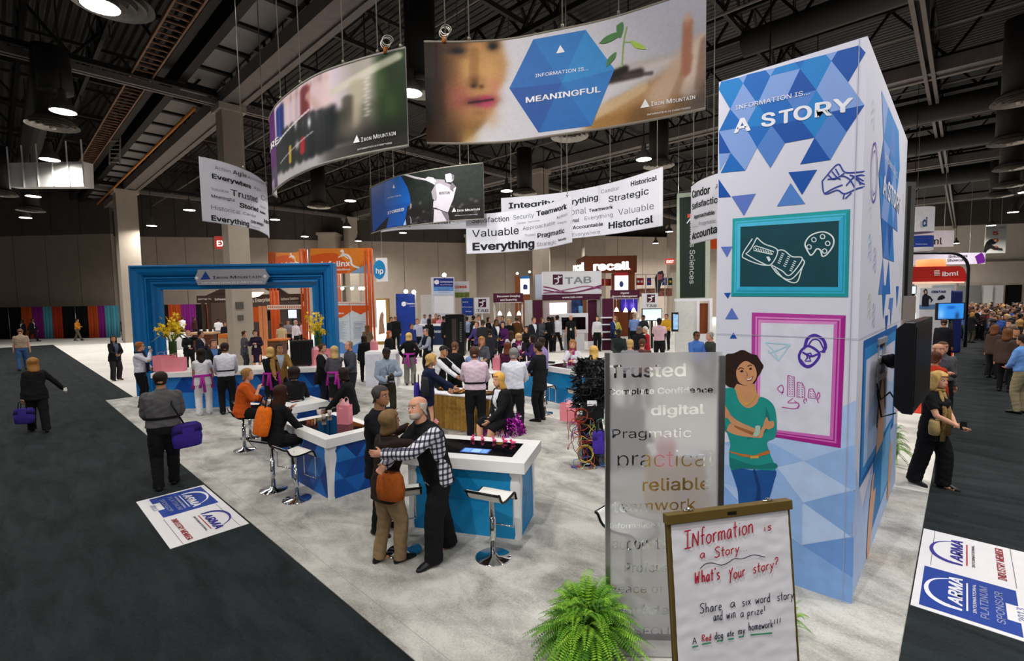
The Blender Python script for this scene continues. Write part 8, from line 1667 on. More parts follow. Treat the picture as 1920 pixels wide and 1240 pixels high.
mb = MB(); s = Flat(s.o,s.U)
for k in range(9): poly_px(mb,s,[(862,604+k*4.3),(866,604+k*4.3),(866,606.6+k*4.3),(862,606.6+k*4.3)],.03)
mb.build('vent_holes',mat('#5f605f',.4),b); done(b)
# --- maroon and white stand
def square_mark(parent,s,x0,y0,x1,y1):
 mb = MB(); poly_px(mb,s,[(x0,y0),(x1,y0),(x1,y1),(x0,y1)],.012,0); W,H_ = x1-x0,y1-y0
 line_px(mb,s,[(x0+W*.12,y0+H_*.42),(x0+W*.5,y0+H_*.36),(x0+W*.9,y0+H_*.2)],.06,.018,1,True); line_px(mb,s,[(x0+W*.55,y0+H_*.36),(x0+W*.55,y0+H_*.75),(x0+W*.25,y0+H_*.92)],.06,.018,1,True); line_px(mb,s,[(x0+W*.4,y0+H_*.5),(x0+W*.6,y0+H_*.55)],.04,.018,1); poly_px(mb,s,[(x0+W*(.6+.08*math.cos(k)),y0+H_*(.18+.08*math.sin(k))) for k in range(6)],.018,1); mb.build('figure_mark',[MAR,WBRD],parent)
def mark_sign(x0,y0,x1,y1,d,label,sq,tx,pole=True):
 b = booth(label,'sign','booth_sign',G((x0+x1)/2,660)); o,s = fbox('board',x0,y0,x1,y1,d,WBRD,b,.12); square_mark(o,s,*sq); etext(o,s,[('TAB',)+tx+(.012,)],mat('#55585f',.5))
 if pole: q = D((x0+x1)/2,y1,d+.06); MB().tube([(q.x,q.y,0),(q.x,q.y,q.z)],.05,8).build('sign_post',ALU,b,smooth=True)
 done(b)
mark_sign(890,558,918,588,27.5,'white sign with maroon figure mark left of the maroon document sign',(897,561,911.5,576),(894,585,916,585,578)); mark_sign(1204,550,1234,578,27,'white sign with maroon figure mark above the bright screen at right',(1213,552.5,1228,567),(1211,576,1231,576,569))
b = booth('blue sign panel beside the left white figure-mark sign','booth panel','blue_stand',G(878,650)); o,s = fbox('board',866,559,888,592,28.5,mat('#1c3a8c',.4,0,.15,2),b,.15,False); etext(o,s,[('TRUSTED',867,567.5,878,567.5,565),('Information',867,577,886,577,574),('storage',873,585,884,585,582)],mat('#dfe6f4',.5)); q = D(877,592,28.55); MB().tube([(q.x,q.y,0),(q.x,q.y,q.z)],.06,8).build('stand_pole',ALU,b); done(b)
def roof_sign(x0,y0,x1,y1,d,label,lines,lamps):
 b = booth(label,'sign','booth_sign',G((x0+x1)/2,650)); o,s = fbox('board',x0,y0,x1,y1,d,MAR,b,.12); etext(o,s,lines,mat('#f0e9ee',.5));
 for x in (x0+2,x1-2): q = D(x,y1,d+.1); MB().tube([(q.x,q.y,0),(q.x,q.y,q.z)],.05,8).build('sign_post',ALU,b,smooth=True)
 for x,y in lamps:
  q = D(x,y,d-.4); mb = MB(); mb.tube([(q.x,q.y,D(x,y1,d).z),q],.012,5); mb.lathe([(.04,.12),(.09,.02),(.13,-.1),(.10,-.1),(.03,.08)],12,q,1); mb.build('pendant_lamp',[ALU,mat('#fff0d8',.4,emit=5)],b,smooth=True)
 fbox('lamp_arm',x0+3,y1,x1-3,y1+1.2,d-.05,ALU,b,.5); done(b)
roof_sign(925,550,981,567,28,'maroon document imaging sign over hanging lamps',[('Document Imaging',932,557.5,975,556.5,553,.02),('and Scanning',938,564.5,969,563.5,559.5,.02)],((937,588),(955,589),(973,588)))
roof_sign(1145,544,1199,560,27.5,'maroon records management sign over hanging lamps at right',[('Hybrid',1164,551.5,1179,551,547,.02),('Records Management',1148,557.8,1195,556.8,553,.02)],((1156,581),(1173,582),(1188,582)))
b = booth('white and maroon booth with a large white header sign over its entrance',at=G(1060,665))
o,s = fbox('header_sign',1018,509,1128,552,26.5,WBRD,b,.9); square_mark(o,s,1036.5,515,1055,534); etext(o,s,[('TAB',1059,533,1109,530.5,516,.02)],mat('#8f98a0',.35,.4)); mb = MB()
for k,L in enumerate((((1019,538),(1035,541),(1060,548),(1085,547),(1128,535)),((1019,550),(1040,548),(1070,542),(1100,537),(1128,542)),((1019,544),(1050,549),(1080,548),(1128,538)))): line_px(mb,s,L,.07,.014,k % 2,True)
mb.build('wave_print',[mat('#7a2f5f',.5),mat('#a06a8c',.5)],o); o,s = fbox('header_band',1018,552,1128,563,26.4,MAR,b,.9); etext(o,s,[('www.tab.com',1054,559.5,1092,558.5,555,.02)],mat('#f0e9ee',.5)); fbox('header_side',1004,515,1017,561,27.6,mat('#b9c3d4',.5),b,.1)
for x0,x1,M in ((985,999,ALU),(1000,1018,MAR),(1103,1119,MAR),(1120,1129,ALU)):
 fbox('wall_panel',x0,563,x1,640 if M is MAR else 660,26.8,M,b,.15,M is ALU)
 if M is MAR: fbox('wall_panel',x0,640,x1,660,26.75,WBRD,b,.15,True)
fbox('back_wall',1020,566,1102,640,31,mat('#a89a9c',.7),b,.15,True); fbox('white_screen',1031,568,1063,590,30.7,GLOW,b,.1); fbox('picture',1072,562,1092,588,30.7,mat('#26406f',.4,0,.6,3),b,.05); fbox('picture',1085,574,1100,590,30.6,mat('#7ab0dc',.4,0,.3,3),b,.05); fbox('wood_edge',1093,560,1100,600,30.6,mat('#7a4a2a',.5),b,.05); done(b)
b = booth('large dark screen in a tilted white stand at the maroon booth','screen','screen_stand',G(1080,668)); fbox('white_case',1048,588,1103,625,25.6,WBRD,b,.25,bevel=.02); o,s = fbox('screen',1053,595,1098,618,25.56,mat('#07070b',.08,0,.2),b,.02); fbox('pedestal',1078,626,1096,660,25.7,WBRD,b,.5,True); fbox('pedestal',1058,626,1077,664,25.7,mat('#d2d2da',.5),b,.5,True); done(b)
b = booth('white shelf unit with maroon back panel at the right of the maroon booth','shelf','shelf_unit',G(1140,668)); fbox('back_panel',1130,560,1150,662,25.6,MAR,b,.06,True); fbox('side_upright',1128,556,1131.5,664,25.7,ALU,b,.4,True); fbox('side_upright',1148,556,1151,664,25.7,ALU,b,.4,True)
for y in (595,608,622,636): fbox('shelf',1126,y,1150,y+2,25.2,WBRD,b,.35)
done(b)
b = booth('brown cube sign with glowing white lettering above the maroon booth','sign','cube_sign',G(1140,640)); o,s = fbox('front_board',1098,480,1194,512,34,mat('#6b3214',.5,0,.06),b,.2); etext(o,s,[('recall',1112,507,1181,505,487,.05,0,.03)],mat('#fbf9f6',.5,emit=1.3)); mb = MB(); poly_px(mb,s,[(1182+1.5*math.cos(k),505+1.5*math.sin(k)) for k in range(6)],.03); mb.build('red_dot',mat('#e0452a',.5,emit=.6),o)
o,s = fbox('side_board',1081,484,1097,512,38,mat('#5a2a12',.5),b,.2,d2=34.2); etext(o,s,[('recall',1075,508,1096,507,490,.04,0,.03)],mat('#fbf9f6',.5,emit=1.3)); fbox('tower',1152,512,1190,640,34.3,mat('#6b3214',.5),b,1.0,True); o,s = fbox('light_box',1153,517,1178,546,33.9,GLOW,b,.1); fbox('red_cap',1153,511,1178,517.5,33.85,mat('#b5242c',.5),b,.12); mb = MB(); poly_px(mb,s,[(1165+4*math.cos(k*.6),533+6*math.sin(k*.6)) for k in range(11)],.012); mb.build('globe_print',mat('#3a4f8c',.5),o); fbox('rear_post',1088,512,1094,640,36,mat('#5a2a12',.5),b,.3,True); done(b)
b = booth('wooden tower with a small glowing panel above the maroon document sign','sign','wood_tower',G(982,640)); fbox('tower',967,518,995,640,32,mat('#7a4520',.5,0,.1),b,.8,True); o,s = fbox('light_box',976,523,993,552,31.7,GLOW,b,.1); fbox('blue_cap',976,518,993,523.5,31.65,mat('#2a7ac4',.5),b,.12); mb = MB(); poly_px(mb,s,[(981,535),(984,533),(989,535),(989,543),(981,543)],.012); mb.build('lock_print',mat('#2a3a7c',.5),o)
for px,py in ((970,513),(993,510)): q = D(px,py,32); mb = MB(); mb.tube([q,q+Vector((0,0,-.3))],.02,6); mb.ball(q,.08,8,1); mb.build('booth_lamp',[BLACK,mat('#ffd9c0',.4,emit=8)],b,smooth=True)
done(b)
def screen(x0,y0,x1,y1,d,label,paint,stand=True,emit=.9):
 b = empty('display_screen',D((x0+x1)/2,y1,d),0,label,'screen'); o,s = fbox('bezel',x0-1.2,y0-1.2,x1+1.2,y1+1.2,d,BLACK,b,.1); a,c = s.uv(x0,y1),s.uv(x1,y0); sheet('screen_picture',s,a[0],c[0],a[1],c[1],24,14,paint,b,.012,.3,emit=emit)
 if stand: q = D((x0+x1)/2,y1,d+.06); MB().tube([(q.x,q.y,0),(q.x,q.y,q.z)],.06,8).build('stand',BLACK,b,smooth=True)
 done(b)
def pt_purple(s,t): c = Canvas(s,t,'#2a1c7c'); c.blob(.3,.4,.12,.3,'#6a4fd0',.9); c.blob(.7,.4,.14,.3,'#7a6ae0',.9); return c.rgb
def pt_sky(s,t): c = Canvas(s,t,'#bfe0ee'); c.blob(.5,.3,.6,.3,'#dff0f6',.8); return c.rgb
def pt_blue(s,t): c = Canvas(s,t,'#2f7fd0'); c.grad(smooth01((t-.6)/.1)*smooth01((.9-t)/.1)*smooth01((s-.25)*5)*smooth01((.75-s)*5),'#1550a8',.9); c.blob(.75,.2,.08,.25,'#16305c',.9); c.blob(.1,.3,.15,.4,'#7fb4e4',.8); c.grad(smooth01((.1-t)/.1),'#20406c',.8); return c.rgb
def pt_wht(s,t): return Canvas(s,t,'#c9d3ea').rgb
def pt_blk(s,t): return Canvas(s,t,'#0b0b10').rgb
screen(1164,561,1195,583,30,'purple lit screen under the maroon records sign',pt_purple); screen(1205,580,1240,601,26,'bright pale blue screen below the right white figure-mark sign',pt_sky); screen(541,581,556,597,30,'white screen on a dark panel far inside the blue arch',pt_wht); screen(503,584,520,600,30.5,'black screen far inside the blue arch beside an orange post',pt_blk,emit=0)
# flags on a pipe
b = booth('string of small national-style flags on a metal pipe at the right rear','flags','flag_line',G(1226,640)); fbox('pipe',1190,514,1262,515.5,36,ALU,b,.08); fbox('pipe',1190,521,1262,522,36,ALU,b,.06)
for x in (1192,1210,1228,1246,1260): fbox('pipe_post',x,514,x+1.2,640,36.1,ALU,b,.06,True)
for x,c,c2 in ((1197,'#a82a2a','#e0e0e0'),(1203,'#b02a36','#d9d9e0'),(1217,'#27388c','#b53a3a'),(1246,'#27388c','#c9c9d8'),(1257,'#1f3a20','#d9b93a')):
 o,s = fbox('flag',x-4,521.5,x+4,535,35.9,mat(c,.8),b,.02); mb = MB(); poly_px(mb,s,[(x-2,526),(x+2,526),(x+2,530),(x-2,530)],.006); mb.build('flag_mark',mat(c2,.8),o)
for x,c in ((1130,'#b5302a'),(1138,'#c9452a'),(1143,'#8a2a2a')): fbox('flag',x-3,523,x+3,536,35.9,mat(c,.8),b,.02)
fbox('bookshelf',1196,541,1262,556,38,mat('#8a5a4a',.7,0,.7,3),b,.4); q = D(1233,531,33); mb = MB(); mb.tube([(q.x,q.y,0),(q.x,q.y,q.z+.9)],.02,6); mb.build('feather_pole',ALU,b); mb = MB(); ff = Flat(q,RTH); P6 = [ff.pt(a,c) for a,c in ((0,-1.0),(-.12,-.3),(-.2,.3),(0,.75),(.35,.85),(.45,.5),(.25,-.1))]; mb.poly(P6,0); mb.poly([ff.pt(a,c,-.01*ff.side()*-1) for a,c in ((-.05,.2),(.3,.25),(.33,.6),(0,.6))],1); mb.build('feather_flag',[mat('#2f3038',.8),mat('#a85a60',.8)],b); done(b)
# dark hanging banner with upright word, and the white framed stand below it
b = booth('tall dark green hanging banner in a pale frame with upright white lettering','banner','framed_banner',D(1298,560,23)); o,s = fbox('frame',1268,363,1330,562,23,mat('#a8b3a2',.5),b,.4,d2=22.4); mb = MB(); poly_px(mb,s,[(1274,371),(1323,366),(1322,558),(1275,559)],.012,0); poly_px(mb,s,[(1289,402),(1294,401),(1294,408),(1289,409)],.016,1); line_px(mb,s,[(1288,419),(1296,408)],.05,.016,2); mb.build('fabric_print',[mat('#12241c',.6),mat('#c9452a',.5),mat('#d9dce2',.5)],o)
u0,v1 = s.uv(1294,400); u1,v0 = s.uv(1307,532); vs,fs = glyphs('Business Sciences',.012); x1_ = max(v.x for v in vs); mb = MB(); mb.add([s.pt(u0+(u1-u0)*(v.y/.75),v1+(v0-v1)*(v.x/x1_),.016*s.side()) for v in vs],fs); mb.build('lettering',mat('#e3e6e4',.5),o)
for x in (1272,1325): q = D(x,363,22.8); MB().tube([q,(q.x,q.y,12)],.012,5).build('hanging_wire',ALU,b)
done(b)
b = booth('white framed booth wall with a brown panel below the dark green banner',at=G(1300,660)); fbox('white_panel',1268,563,1306,660,20.5,mat('#cfd1cf',.5),b,.2,True);
for x in (1306,1330): fbox('frame_upright',x,563,x+5,662,20.4,WBRD,b,.2,True)
fbox('brown_panel',1311,569,1330,626,20.6,mat('#7a3f1c',.5),b,.1); fbox('lower_panel',1311,626,1330,660,20.6,WBRD,b,.1,True); fbox('top_rail',1268,560,1336,565,20.35,WBRD,b,.25); o,s = fbox('monitor',1260,586,1272,622,19.6,BLACK,b,.1); mb = MB(); poly_px(mb,s,[(1262,589),(1271,590),(1271,618),(1262,618)],.012,0); mb.build('monitor_picture',mat('#8fb6dc',.4,0,.4,6,emit=.5),o); done(b)
b = booth('small orange hanging sign and wooden edge between the banner and the tower','sign','hanging_sign',D(1335,460,30)); o,s = fbox('board',1330,448,1348,467,30,mat('#d9561e',.5),b,.1); q = D(1335,448,30); MB().tube([q,(q.x,q.y,12)],.012,5).build('hanging_wire',ALU,b); done(b)
# --- right aisle
b = booth('tall grey framed sign seen edge-on right of the tower','sign','edge_sign',G(1700,700)); fbox('frame',1691,345,1708,600,15.5,mat('#5a5a58',.5),b,.25); o,s = fbox('dark_face',1695,352,1701,560,15.45,mat('#161616',.5),b,.03); fbox('lower_frame',1689,555,1712,700,15.6,mat('#8a8482',.5),b,.3,True); done(b)
b = booth('round white hanging sign with blue lettering and blue band, right of the tower','sign','hanging_sign',D(1718,430,19)); q = D(1712,440,20); zt,zb_ = D(1712,393,20).z,D(1712,438,20).z; MB().lathe([(.66,zb_-q.z),(.66,zt-q.z)],36,q).build('drum',mat('#e6e6ec',.5),b,smooth=False); zt2,zb2 = D(1712,445,20).z,D(1712,466,20).z; MB().lathe([(.66,zb2-q.z),(.66,zt2-q.z)],36,q).build('blue_drum',mat('#1d3f9c',.5),b); MB().lathe([(.66,zb2-q.z-.1),(.66,zb2-q.z)],36,q).build('white_rim',WBRD,b)
s = Flat(q-FWH*.665+RTH*0,RTH); etext(b,s,[('ci',1729,425,1738,424,402,.03),('Trust the future',1716,459,1738,459,456,.0,1)],[mat('#24418f',.5),mat('#e9edf6',.5)]); MB().tube([q,(q.x,q.y,12)],.012,5).build('hanging_wire',BLACK,b); done(b)
def hang(label,x0,y0,x1,y1,d,M,items,mats,th=.12,d2=None):
 b = booth(label,'sign','hanging_sign',D((x0+x1)/2,y1,d)); o,s = fbox('board',x0,y0,x1,y1,d,M,b,th,d2=d2)
 if items: etext(o,s,items,mats)
 for x in (x0+(x1-x0)*.2,x1-(x1-x0)*.2): q = D(x,y0,d+.03); MB().tube([q,(q.x,q.y,12)],.012,5).build('hanging_wire',ALU,b)
 return b,o,s
b,o,s = hang('white hanging sign with black rounded lettering in the right aisle',1700,433,1788,463,27,mat('#e6e3ec',.5),[('ibml',1728,459,1766,458,442,.012)],mat('#26242a',.5)); done(b)
b,o,s = hang('long pale hanging banner with purple splash over the right aisle',1700,475,1847,496,40,mat('#d9d0e2',.5),[('Solutions',1778,484,1814,482,477,.02),('Showcase',1776,491,1814,489.5,484,.02)],mat('#3a3546',.5)); mb = MB(); poly_px(mb,s,[(1838+8*math.cos(k*.7)*(1+.4*(k % 2)),485+9*math.sin(k*.7)*(1+.3*(k % 2))) for k in range(9)],.02); mb.build('splash_print',mat('#6a1f8a',.5),o); done(b)
b = booth('red arched booth sign with white lettering in the right aisle','sign','arch_sign',G(1760,620)); o,s = fbox('red_board',1700,500,1800,528,25,mat('#b02218',.45),b,.4); q = s.uv(1800,528); r_t = s.uv(1800,500)[1]-q[1]; mb = MB(); A = [(q[0],q[1])]+[(q[0]+r_t*.45*math.sin(k*PI/16),q[1]+r_t*math.cos(k*PI/16)) for k in range(9)]; mb.add([s.pt(a,c) for a,c in A]+[s.pt(a,c,-.4*s.side()) for a,c in A],[tuple(range(10))]+[(i,i+1,11+i,10+i) for i in range(9)]); mb.build('rounded_end',mat('#b02218',.45),b)
etext(o,s,[('ibml',1766,518,1797,516.5,507,.02)],mat('#f0e6e4',.5)); mb = MB()
for k in range(4): line_px(mb,s,[(1751,508+k*2.8),(1761+k*.5,507.6+k*2.8)],.035,.012)
mb.build('stripe_mark',mat('#f0e6e4',.5),o); fbox('light_rail',1700,529,1808,531.5,24.9,mat('#ffb9a0',.5,emit=.8),b,.1); mb = MB(); c = D(1745,495,26); mb.lathe([(.62,-.2),(.62,.22),(.5,.22)],20,c); mb.build('drum_lamp',mat('#ff7a4a',.5,emit=1.6),b,smooth=True)
for x in (1712,1795): q = D(x,531,25.2); MB().tube([(q.x,q.y,0),(q.x,q.y,q.z)],.06,8).build('sign_post',ALU,b)
done(b)
b = booth('thin dark arched pole bending over the right aisle','pole','arched_pole',G(1818,600)); pts = [D(1700,475,24),D(1760,474.5,24),D(1788,475.5,24),D(1802,480,24),D(1812,490,24),D(1816,503,24)]; e = pts[-1]; MB().tube(spline([tuple(p) for p in pts],5)+[(e.x,e.y,.01)],.07,10).build('tube',mat('#26262e',.3,.5),b,smooth=True); q = D(1702,475,24); MB().tube([(q.x,q.y,0),(q.x,q.y,q.z)],.07,8).build('upright',mat('#26262e',.3,.5),b); done(b)
b = booth('white booth sign with dark blue lettering, a person print and a small vehicle print','sign','booth_sign',G(1755,610)); o,s = fbox('board',1723,540,1781,602,21,mat('#d9dfe8',.5),b,.15,True); etext(o,s,[('CINTAS',1745.5,549.5,1773,549,544,.04)],mat('#1c2f6c',.5)); mb = MB(); poly_px(mb,s,[(1728,570),(1729,556),(1733,551),(1731,546),(1734,541.5),(1738,543),(1739,549),(1738,553),(1744,556),(1749,563),(1744,569),(1745,562),(1741,560),(1741,575),(1728,575)],.014,0); poly_px(mb,s,[(1733,545),(1737,545),(1737,551),(1733,551)],.018,1); poly_px(mb,s,[(1757,561),(1760,556),(1766,553),(1770,555),(1772,559),(1766,562),(1758,563)],.014,0); poly_px(mb,s,[(1723,572),(1781,570),(1781,580),(1723,580)],.012,2); mb.build('picture_print',[mat('#1f2230',.5),mat('#c99a80',.5),mat('#5f86b8',.5)],o); fbox('rear_board',1750,535,1790,545,22.5,mat('#c4ccd4',.5),b,.1); done(b)
tag(fbox('blue_bin',1783,545,1805,600,22,mat('#1f2a6c',.5),None,.6,True,bevel=.08)[0],'dark blue round-topped bin right of the white booth sign','bin'); screen(1758,569,1807,599,18,'blue presentation screen beside the right aisle',pt_blue)
for x0,y0,x1,y1,d,c,lb in ((1711,520,1722,545,23,'#2a3a9c','glowing'),): screen(1708,537,1717,551,22,'small bright screen left of the white booth sign',pt_wht)
b,o,s = hang('white hanging banner with large orange numerals and a leaping figure',1847,422,1885,475,46,mat('#dcdcd8',.6),[('VIVA',1850,430,1866,429,424,.01,1),('LAS VEGAS',1867,429,1884,428,424.5,.0,1),('5',1860.5,441,1872,440.5,431.5,.04,0),('0',1860,455,1872,454.5,445,.04,0),('0',1860,469,1872,468.5,459,.04,0)],[mat('#c4561e',.5),mat('#5a6a8c',.5)]); mb = MB(); poly_px(mb,s,[(1845,462),(1848,455),(1854,450),(1860,448),(1862,452),(1868,455),(1864,458),(1858,459),(1866,464),(1878,466),(1880,470),(1868,469),(1856,466),(1850,470),(1847,476),(1843,475)],.05); mb.build('figure_print',mat('#1a161a',.6),o); done(b)
# --- brown booth seen through the arch
b = booth('dark brown booth with pale lettering and sloping beams seen through the arch',at=G(470,640)); DB = mat('#33211a',.6,0,.1); o,s = fbox('fascia',369,553,565,567,33,DB,b,.4,d2=31); o2 = etext(o,s,[('Enterprises, Inc.',372,563,397,562.5,558,.01),('Software',403,563.5,423,563,558,.01),('Oasis Enterprises, Inc.',462,568,524,564,558.5,.012),('Software Solutions',527,563.5,560,561.5,557,.012)],mat('#cfc6be',.5))
mb = MB()
for p,q in (((388,562),(425,545)),((462,548),(430,544)),((520,545),(545,562)),((500,536),(520,545))): mb.bar(D(*p,33),D(*q,33),.22,.5)
mb.build('roof_beam',DB,b)
for x in (381,392,563): fbox('booth_post',x,562,x+4,640,32.5,DB,b,.2,True)
fbox('back_wall',395,566,425,610,36,mat('#4a382e',.7),b,.1,True); fbox('back_wall',470,566,562,620,36,mat('#3a2f2c',.7),b,.1,True); c = D(474,549,30); MB().lathe([(.02,-.3),(.35,-.22),(.62,0),(.6,.02),(.3,-.1)],20,c).build('bowl_lamp',mat('#ffe3b4',.4,emit=3.5),b,smooth=True); done(b)
def clothtable(px,py,d,w_,label,col='#dcdce2',h_=.78):
 q = D(px,py,d); t = empty('draped_table',(q.x,q.y,.0),YAW,label,'table'); mb = MB(); n = 60; top = []; bot = []
 for k in range(n): a = 2*PI*k/n; r = w_/2; wv = 1+.05*math.sin(a*14); top.append((r*math.cos(a),r*math.sin(a),h_)); bot.append((r*1.12*wv*math.cos(a),r*1.12*wv*math.sin(a),.02))
 mb.loft([bot,top],cap=True); mb.build('tablecloth',cloth(col),t,smooth=True); MB().lathe([(w_/2,h_),(w_/2+.01,h_+.03)],40).build('table_top',WBRD,t); return t
clothtable(330,600,30,.9,'small white draped table far inside the arch at left',h_=1.0); clothtable(386,600,33,.8,'small white draped table beside the narrow orange drape',h_=1.0)
b = booth('brown wooden counter far inside the arch','counter','wood_counter',G(372,655)); fbox('body',352,627,396,655,28,mat('#5a2f1e',.5),b,.6,True); fbox('counter_top',350,624,398,627.5,27.9,mat('#c9a27a',.5),b,.8); done(b)
b = booth('pale tan lectern with an orange top left of the pillar','lectern','lectern',G(418,680)); fbox('body',411,632,427,672,21.6,mat('#c9a67a',.5),b,.4,True); fbox('top_cloth',409,627,428,634,21.5,mat('#d9782a',.6),b,.5); done(b)
b = booth('small orange topped table inside the arch behind the blond person','table','draped_table',G(510,680)); fbox('body',503,640,526,672,22,mat('#5f4030',.6),b,.7,True); fbox('table_top',501,637,528,640,21.9,mat('#c96a24',.5),b,.9); done(b)

# ================================================================== in the middle of the stand
# table with a gold pleated skirt, trays of food
def gold_table(tA,tB,label,dp=.75):
 tU = tB-tA; tL = tU.length; ang_ = math.atan2(tU.y,tU.x); tb = empty('skirted_table',(tA.x,tA.y,.012),ang_,label,'table','gold-skirted tables'); mb = MB(); path = [(0,dp),(0,0),(tL,0),(tL,dp)]; ring_t,ring_b = [],[]
 for (xa,ya),(xb,yb) in zip(path,path[1:]):
  L = math.hypot(xb-xa,yb-ya); n = int(L/.025); nx,ny = (yb-ya)/L,-(xb-xa)/L
  for k in range(n+1): t = k/n; wv = .03*math.sin(k*1.45+math.sin(k*.31)*1.3); x,y = xa+(xb-xa)*t,ya+(yb-ya)*t; ring_t.append((x+nx*wv*.35,y+ny*wv*.35,.74)); ring_b.append((x+nx*(wv*1.5+.02),y+ny*(wv*1.5+.02),.01))
 N_ = len(ring_t); mb.add(ring_b+ring_t,[(i,i+1,N_+i+1,N_+i) for i in range(N_-1)]); mb.build('table_skirt',cloth('#b08a44',var=.18),tb,smooth=True); MB().box((-.02,-.02,.735),(tL+.02,dp+.02,.765)).build('table_top',mat('#e3e2e6',.7),tb,bevel=.008)
 return ang_
tA,tB = G(784,798),G(926,818); tang = gold_table(tA,tB,'table with a gold pleated skirt and white top holding trays of food'); gold_table(G(1222,958),G(1316,962),'gold-skirted table standing behind the frosted glass panel',.5)
gift_bag(G(1246,872,.78),.4,.2,.12,.28,'pink gift bag on the gold table behind the frosted glass panel')
def tab(u,v,z=.78): return tA+Vector((math.cos(tang)*u-math.sin(tang)*v,math.sin(tang)*u+math.cos(tang)*v,z))
r_ = random.Random(2)
for k,(u,v,lb,c) in enumerate(((.45,.45,'food tray farthest left on the gold-skirted table','#b5763a'),(.95,.25,'food tray in front at the middle of the gold-skirted table','#c98a4a'),(1.05,.58,'food tray at the back of the gold-skirted table','#a8602a'),(1.6,.4,'food tray at the right of the gold-skirted table behind the pink shirt','#bf8040'))):
 t = empty('food_tray',tab(u,v,.778),tang+r_.uniform(-.3,.3),lb,'tray','trays of food'); MB().lathe([(.12,0),(.20,.02),(.205,.028),(.19,.024),(.11,.008)],24).build('tray',mat('#2a2a2c',.3,.3),t,smooth=True); mb = MB()
 for j in range(38): a,rr = r_.uniform(0,6.28),.16*r_.random()**.5; mb.ball((rr*math.cos(a),rr*math.sin(a),.03+.04*r_.random()*(1-rr/.17)),r_.uniform(.014,.026),6,0,(1,1,.7))
 o = mb.build('snacks',mat(c,.7,0,.3,30),t,smooth=True); o['kind'] = 'stuff'
for u,v,rz,lb in ((.25,.2,.2,'sheet of paper at the left end of the gold-skirted table'),(.65,.12,-.3,'sheet of paper at the front edge of the gold-skirted table')): tag(MB().box((-.11,-.15,0),(.11,.15,.003)).build('paper_sheet',mat('#eceaf0',.7),loc=tab(u,v,.778)),lb,'paper').rotation_euler[2] = rz
# round white bar table with a pink bag, white podium
q = G(934,695,.95); t = empty('bar_table',(q.x,q.y,.0),0,'round white bar table carrying a pink bag in the crowd','table'); MB().lathe([(.42,.92),(.43,.945),(.42,.949)],32).build('table_top',WHITEGLOSS,t,smooth=True); MB().tube([(0,0,.02),(0,0,.92)],.04,12).build('pole',CHROME,t,smooth=True); MB().lathe([(.26,0),(.27,.012),(.05,.03)],28).build('base',CHROME,t,smooth=True)
b = booth('white cabinet podium with pink bag on top at the middle left','podium','podium',G(716,728)); dq = P(G(690,727))[2]; fbox('body',686,664,744,727,dq,mat('#dcdce4',.4),b,.55,True); fbox('podium_top',684,660,746,664,dq-.03,WHITEGLOSS,b,.62); fbox('door_line',714,668,714.6,724,dq-.006,mat('#9a9aa4',.5),b,.01); done(b)
# --- the tangle of computer parts
c0 = G(1108,868); js = empty('computer_sculpture',(c0.x,c0.y,.012),YAW,'tall tangled sculpture of black computer parts and coloured cables beside the glass panel','sculpture')
r_ = random.Random(17)
for nm,lo,hi,M in (('computer_case',(-.18,-.22,0),(.06,.22,.46),DKPLASTIC),('computer_case',(.05,-.20,0),(.26,.2,.40),mat('#26272a',.4)),('computer_case',(-.2,-.18,.47),(.16,.2,.78),BLACK),('circuit_board',(.10,-.225,.02),(.25,-.2,.36),mat('#7a7468',.5,.3,.6,30)),('monitor',(-.16,-.25,.80),(.18,-.10,1.08),DKPLASTIC),('circuit_board',(-.02,-.24,.42),(.16,-.21,.58),mat('#c9c9cc',.4,.4,.4,20)),('metal_frame',(-.05,-.235,.46),(-.03,-.2,.80),STEEL),('metal_frame',(.08,-.235,.46),(.10,-.2,.80),STEEL),('paper_card',(-.10,-.27,1.03),(.06,-.262,1.12),mat('#e9e9ec',.6)),('computer_case',(-.2,-.12,1.06),(.2,.2,1.30),BLACK),('computer_case',(.29,-.2,0),(.66,.2,.52),DKPLASTIC),('computer_case',(.32,-.16,.53),(.86,.2,.95),BLACK),('computer_case',(.68,-.2,0),(.98,.2,.52),BLACK)):
 MB().box(lo,hi).build(nm,M,js,bevel=.006)
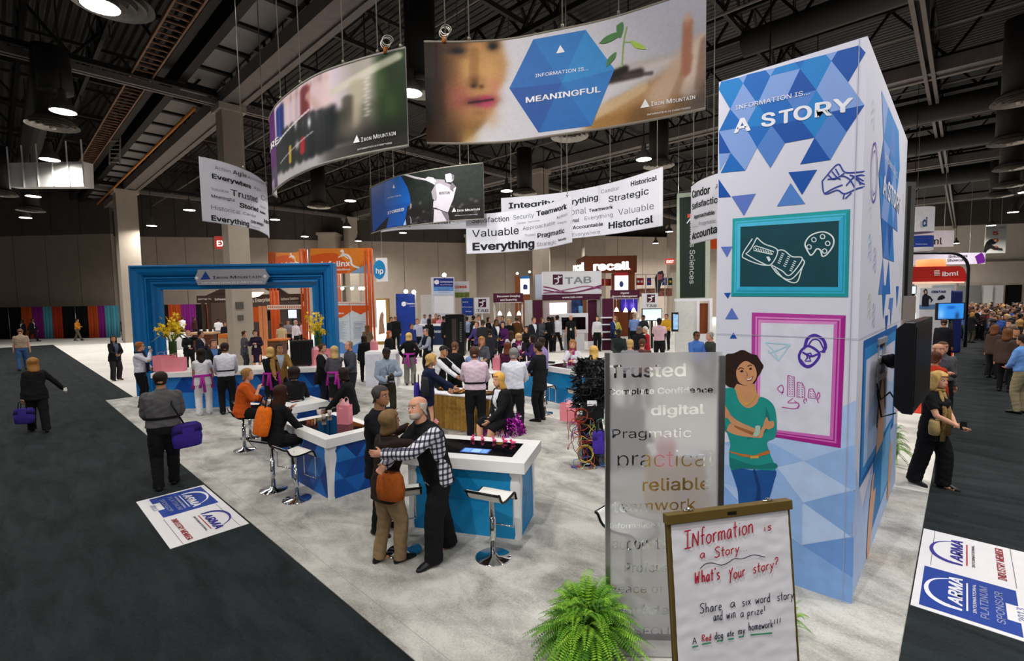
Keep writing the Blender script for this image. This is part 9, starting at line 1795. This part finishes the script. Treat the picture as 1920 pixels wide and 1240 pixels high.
for c,n,x0,x1,z0,z1 in (('#a8352a',9,-.34,-.06,.02,.9),('#c9b04a',6,-.22,.12,.05,.95),('#3a6ab8',7,-.28,.26,.05,.6),('#2a2a2e',14,-.3,.26,.1,1.4),('#b8b8bc',7,-.3,.28,.1,.8),('#3a8a6a',4,-.25,.1,.3,1.0),('#7a2a8a',3,-.3,.0,.1,.7)):
 mb = MB()
 for k in range(n):
  p = Vector((r_.uniform(x0,x1),-.25+r_.uniform(-.06,.05),r_.uniform(z0,z1))); pts = [p]; d = Vector((r_.uniform(-1,1),r_.uniform(-.3,.3),r_.uniform(-1,1)))
  for j in range(14): d = (d+Vector((r_.uniform(-1,1),r_.uniform(-.4,.4),r_.uniform(-1,.8)))).normalized(); q = pts[-1]+d*.07; q.x = max(x0-.08,min(x1+.06,q.x)); q.z = max(.01,min(z1+.1,q.z)); q.y = max(-.36,min(-.2,q.y)); pts.append(q)
  mb.tube(spline([tuple(v) for v in pts],3),.0055,5)
 mb.build('cable',mat(c,.45),js,smooth=True)
for c,x,y,z,R_ in (('#d2b44a',-.14,-.28,.22,.12),('#3a7ac4',.22,-.26,.12,.10),('#c4452a',-.2,-.22,.84,.10)):
 mb = MB()
 for k in range(5): mb.tube([(x+R_*(1+.12*k/5)*math.cos(a*.4+k),y-.01*k,z+R_*1.15*math.sin(a*.4+k)+.01*k) for a in range(17)],.007,5)
 mb.build('cable_coil',mat(c,.45),js,smooth=True)
mb = MB()      # black ragged fringe on the upper half
for k in range(1500):
 a = r_.uniform(0,2*PI); z = r_.uniform(.95,1.78); R_ = (.30-.12*max(0,z-1.45)/.35)*r_.uniform(.6,1.05); c = Vector((R_*math.cos(a)+.02,R_*.8*math.sin(a),z)); d = Vector((math.cos(a)+r_.uniform(-.8,.8),math.sin(a)+r_.uniform(-.8,.8),r_.uniform(-1,.6))).normalized()*r_.uniform(.05,.11); s_ = d.cross(Vector((r_.uniform(-1,1),r_.uniform(-1,1),1))).normalized()*.018; mb.add([c-s_,c+s_,c+d+s_*.5,c+d-s_*.5],[(0,1,2,3)])
o = mb.build('black_fringe',mat('#141418',.4,0,.3),js); o['kind'] = 'stuff'
q = D(1124,832,P(c0)[2]-.45); bag((q.x,q.y,.30),YAW,.22,.14,.36,'#43309a','purple tote bag hanging on the tangle of computer parts',None,'bag','tote_bag',flap='#3a2a86')
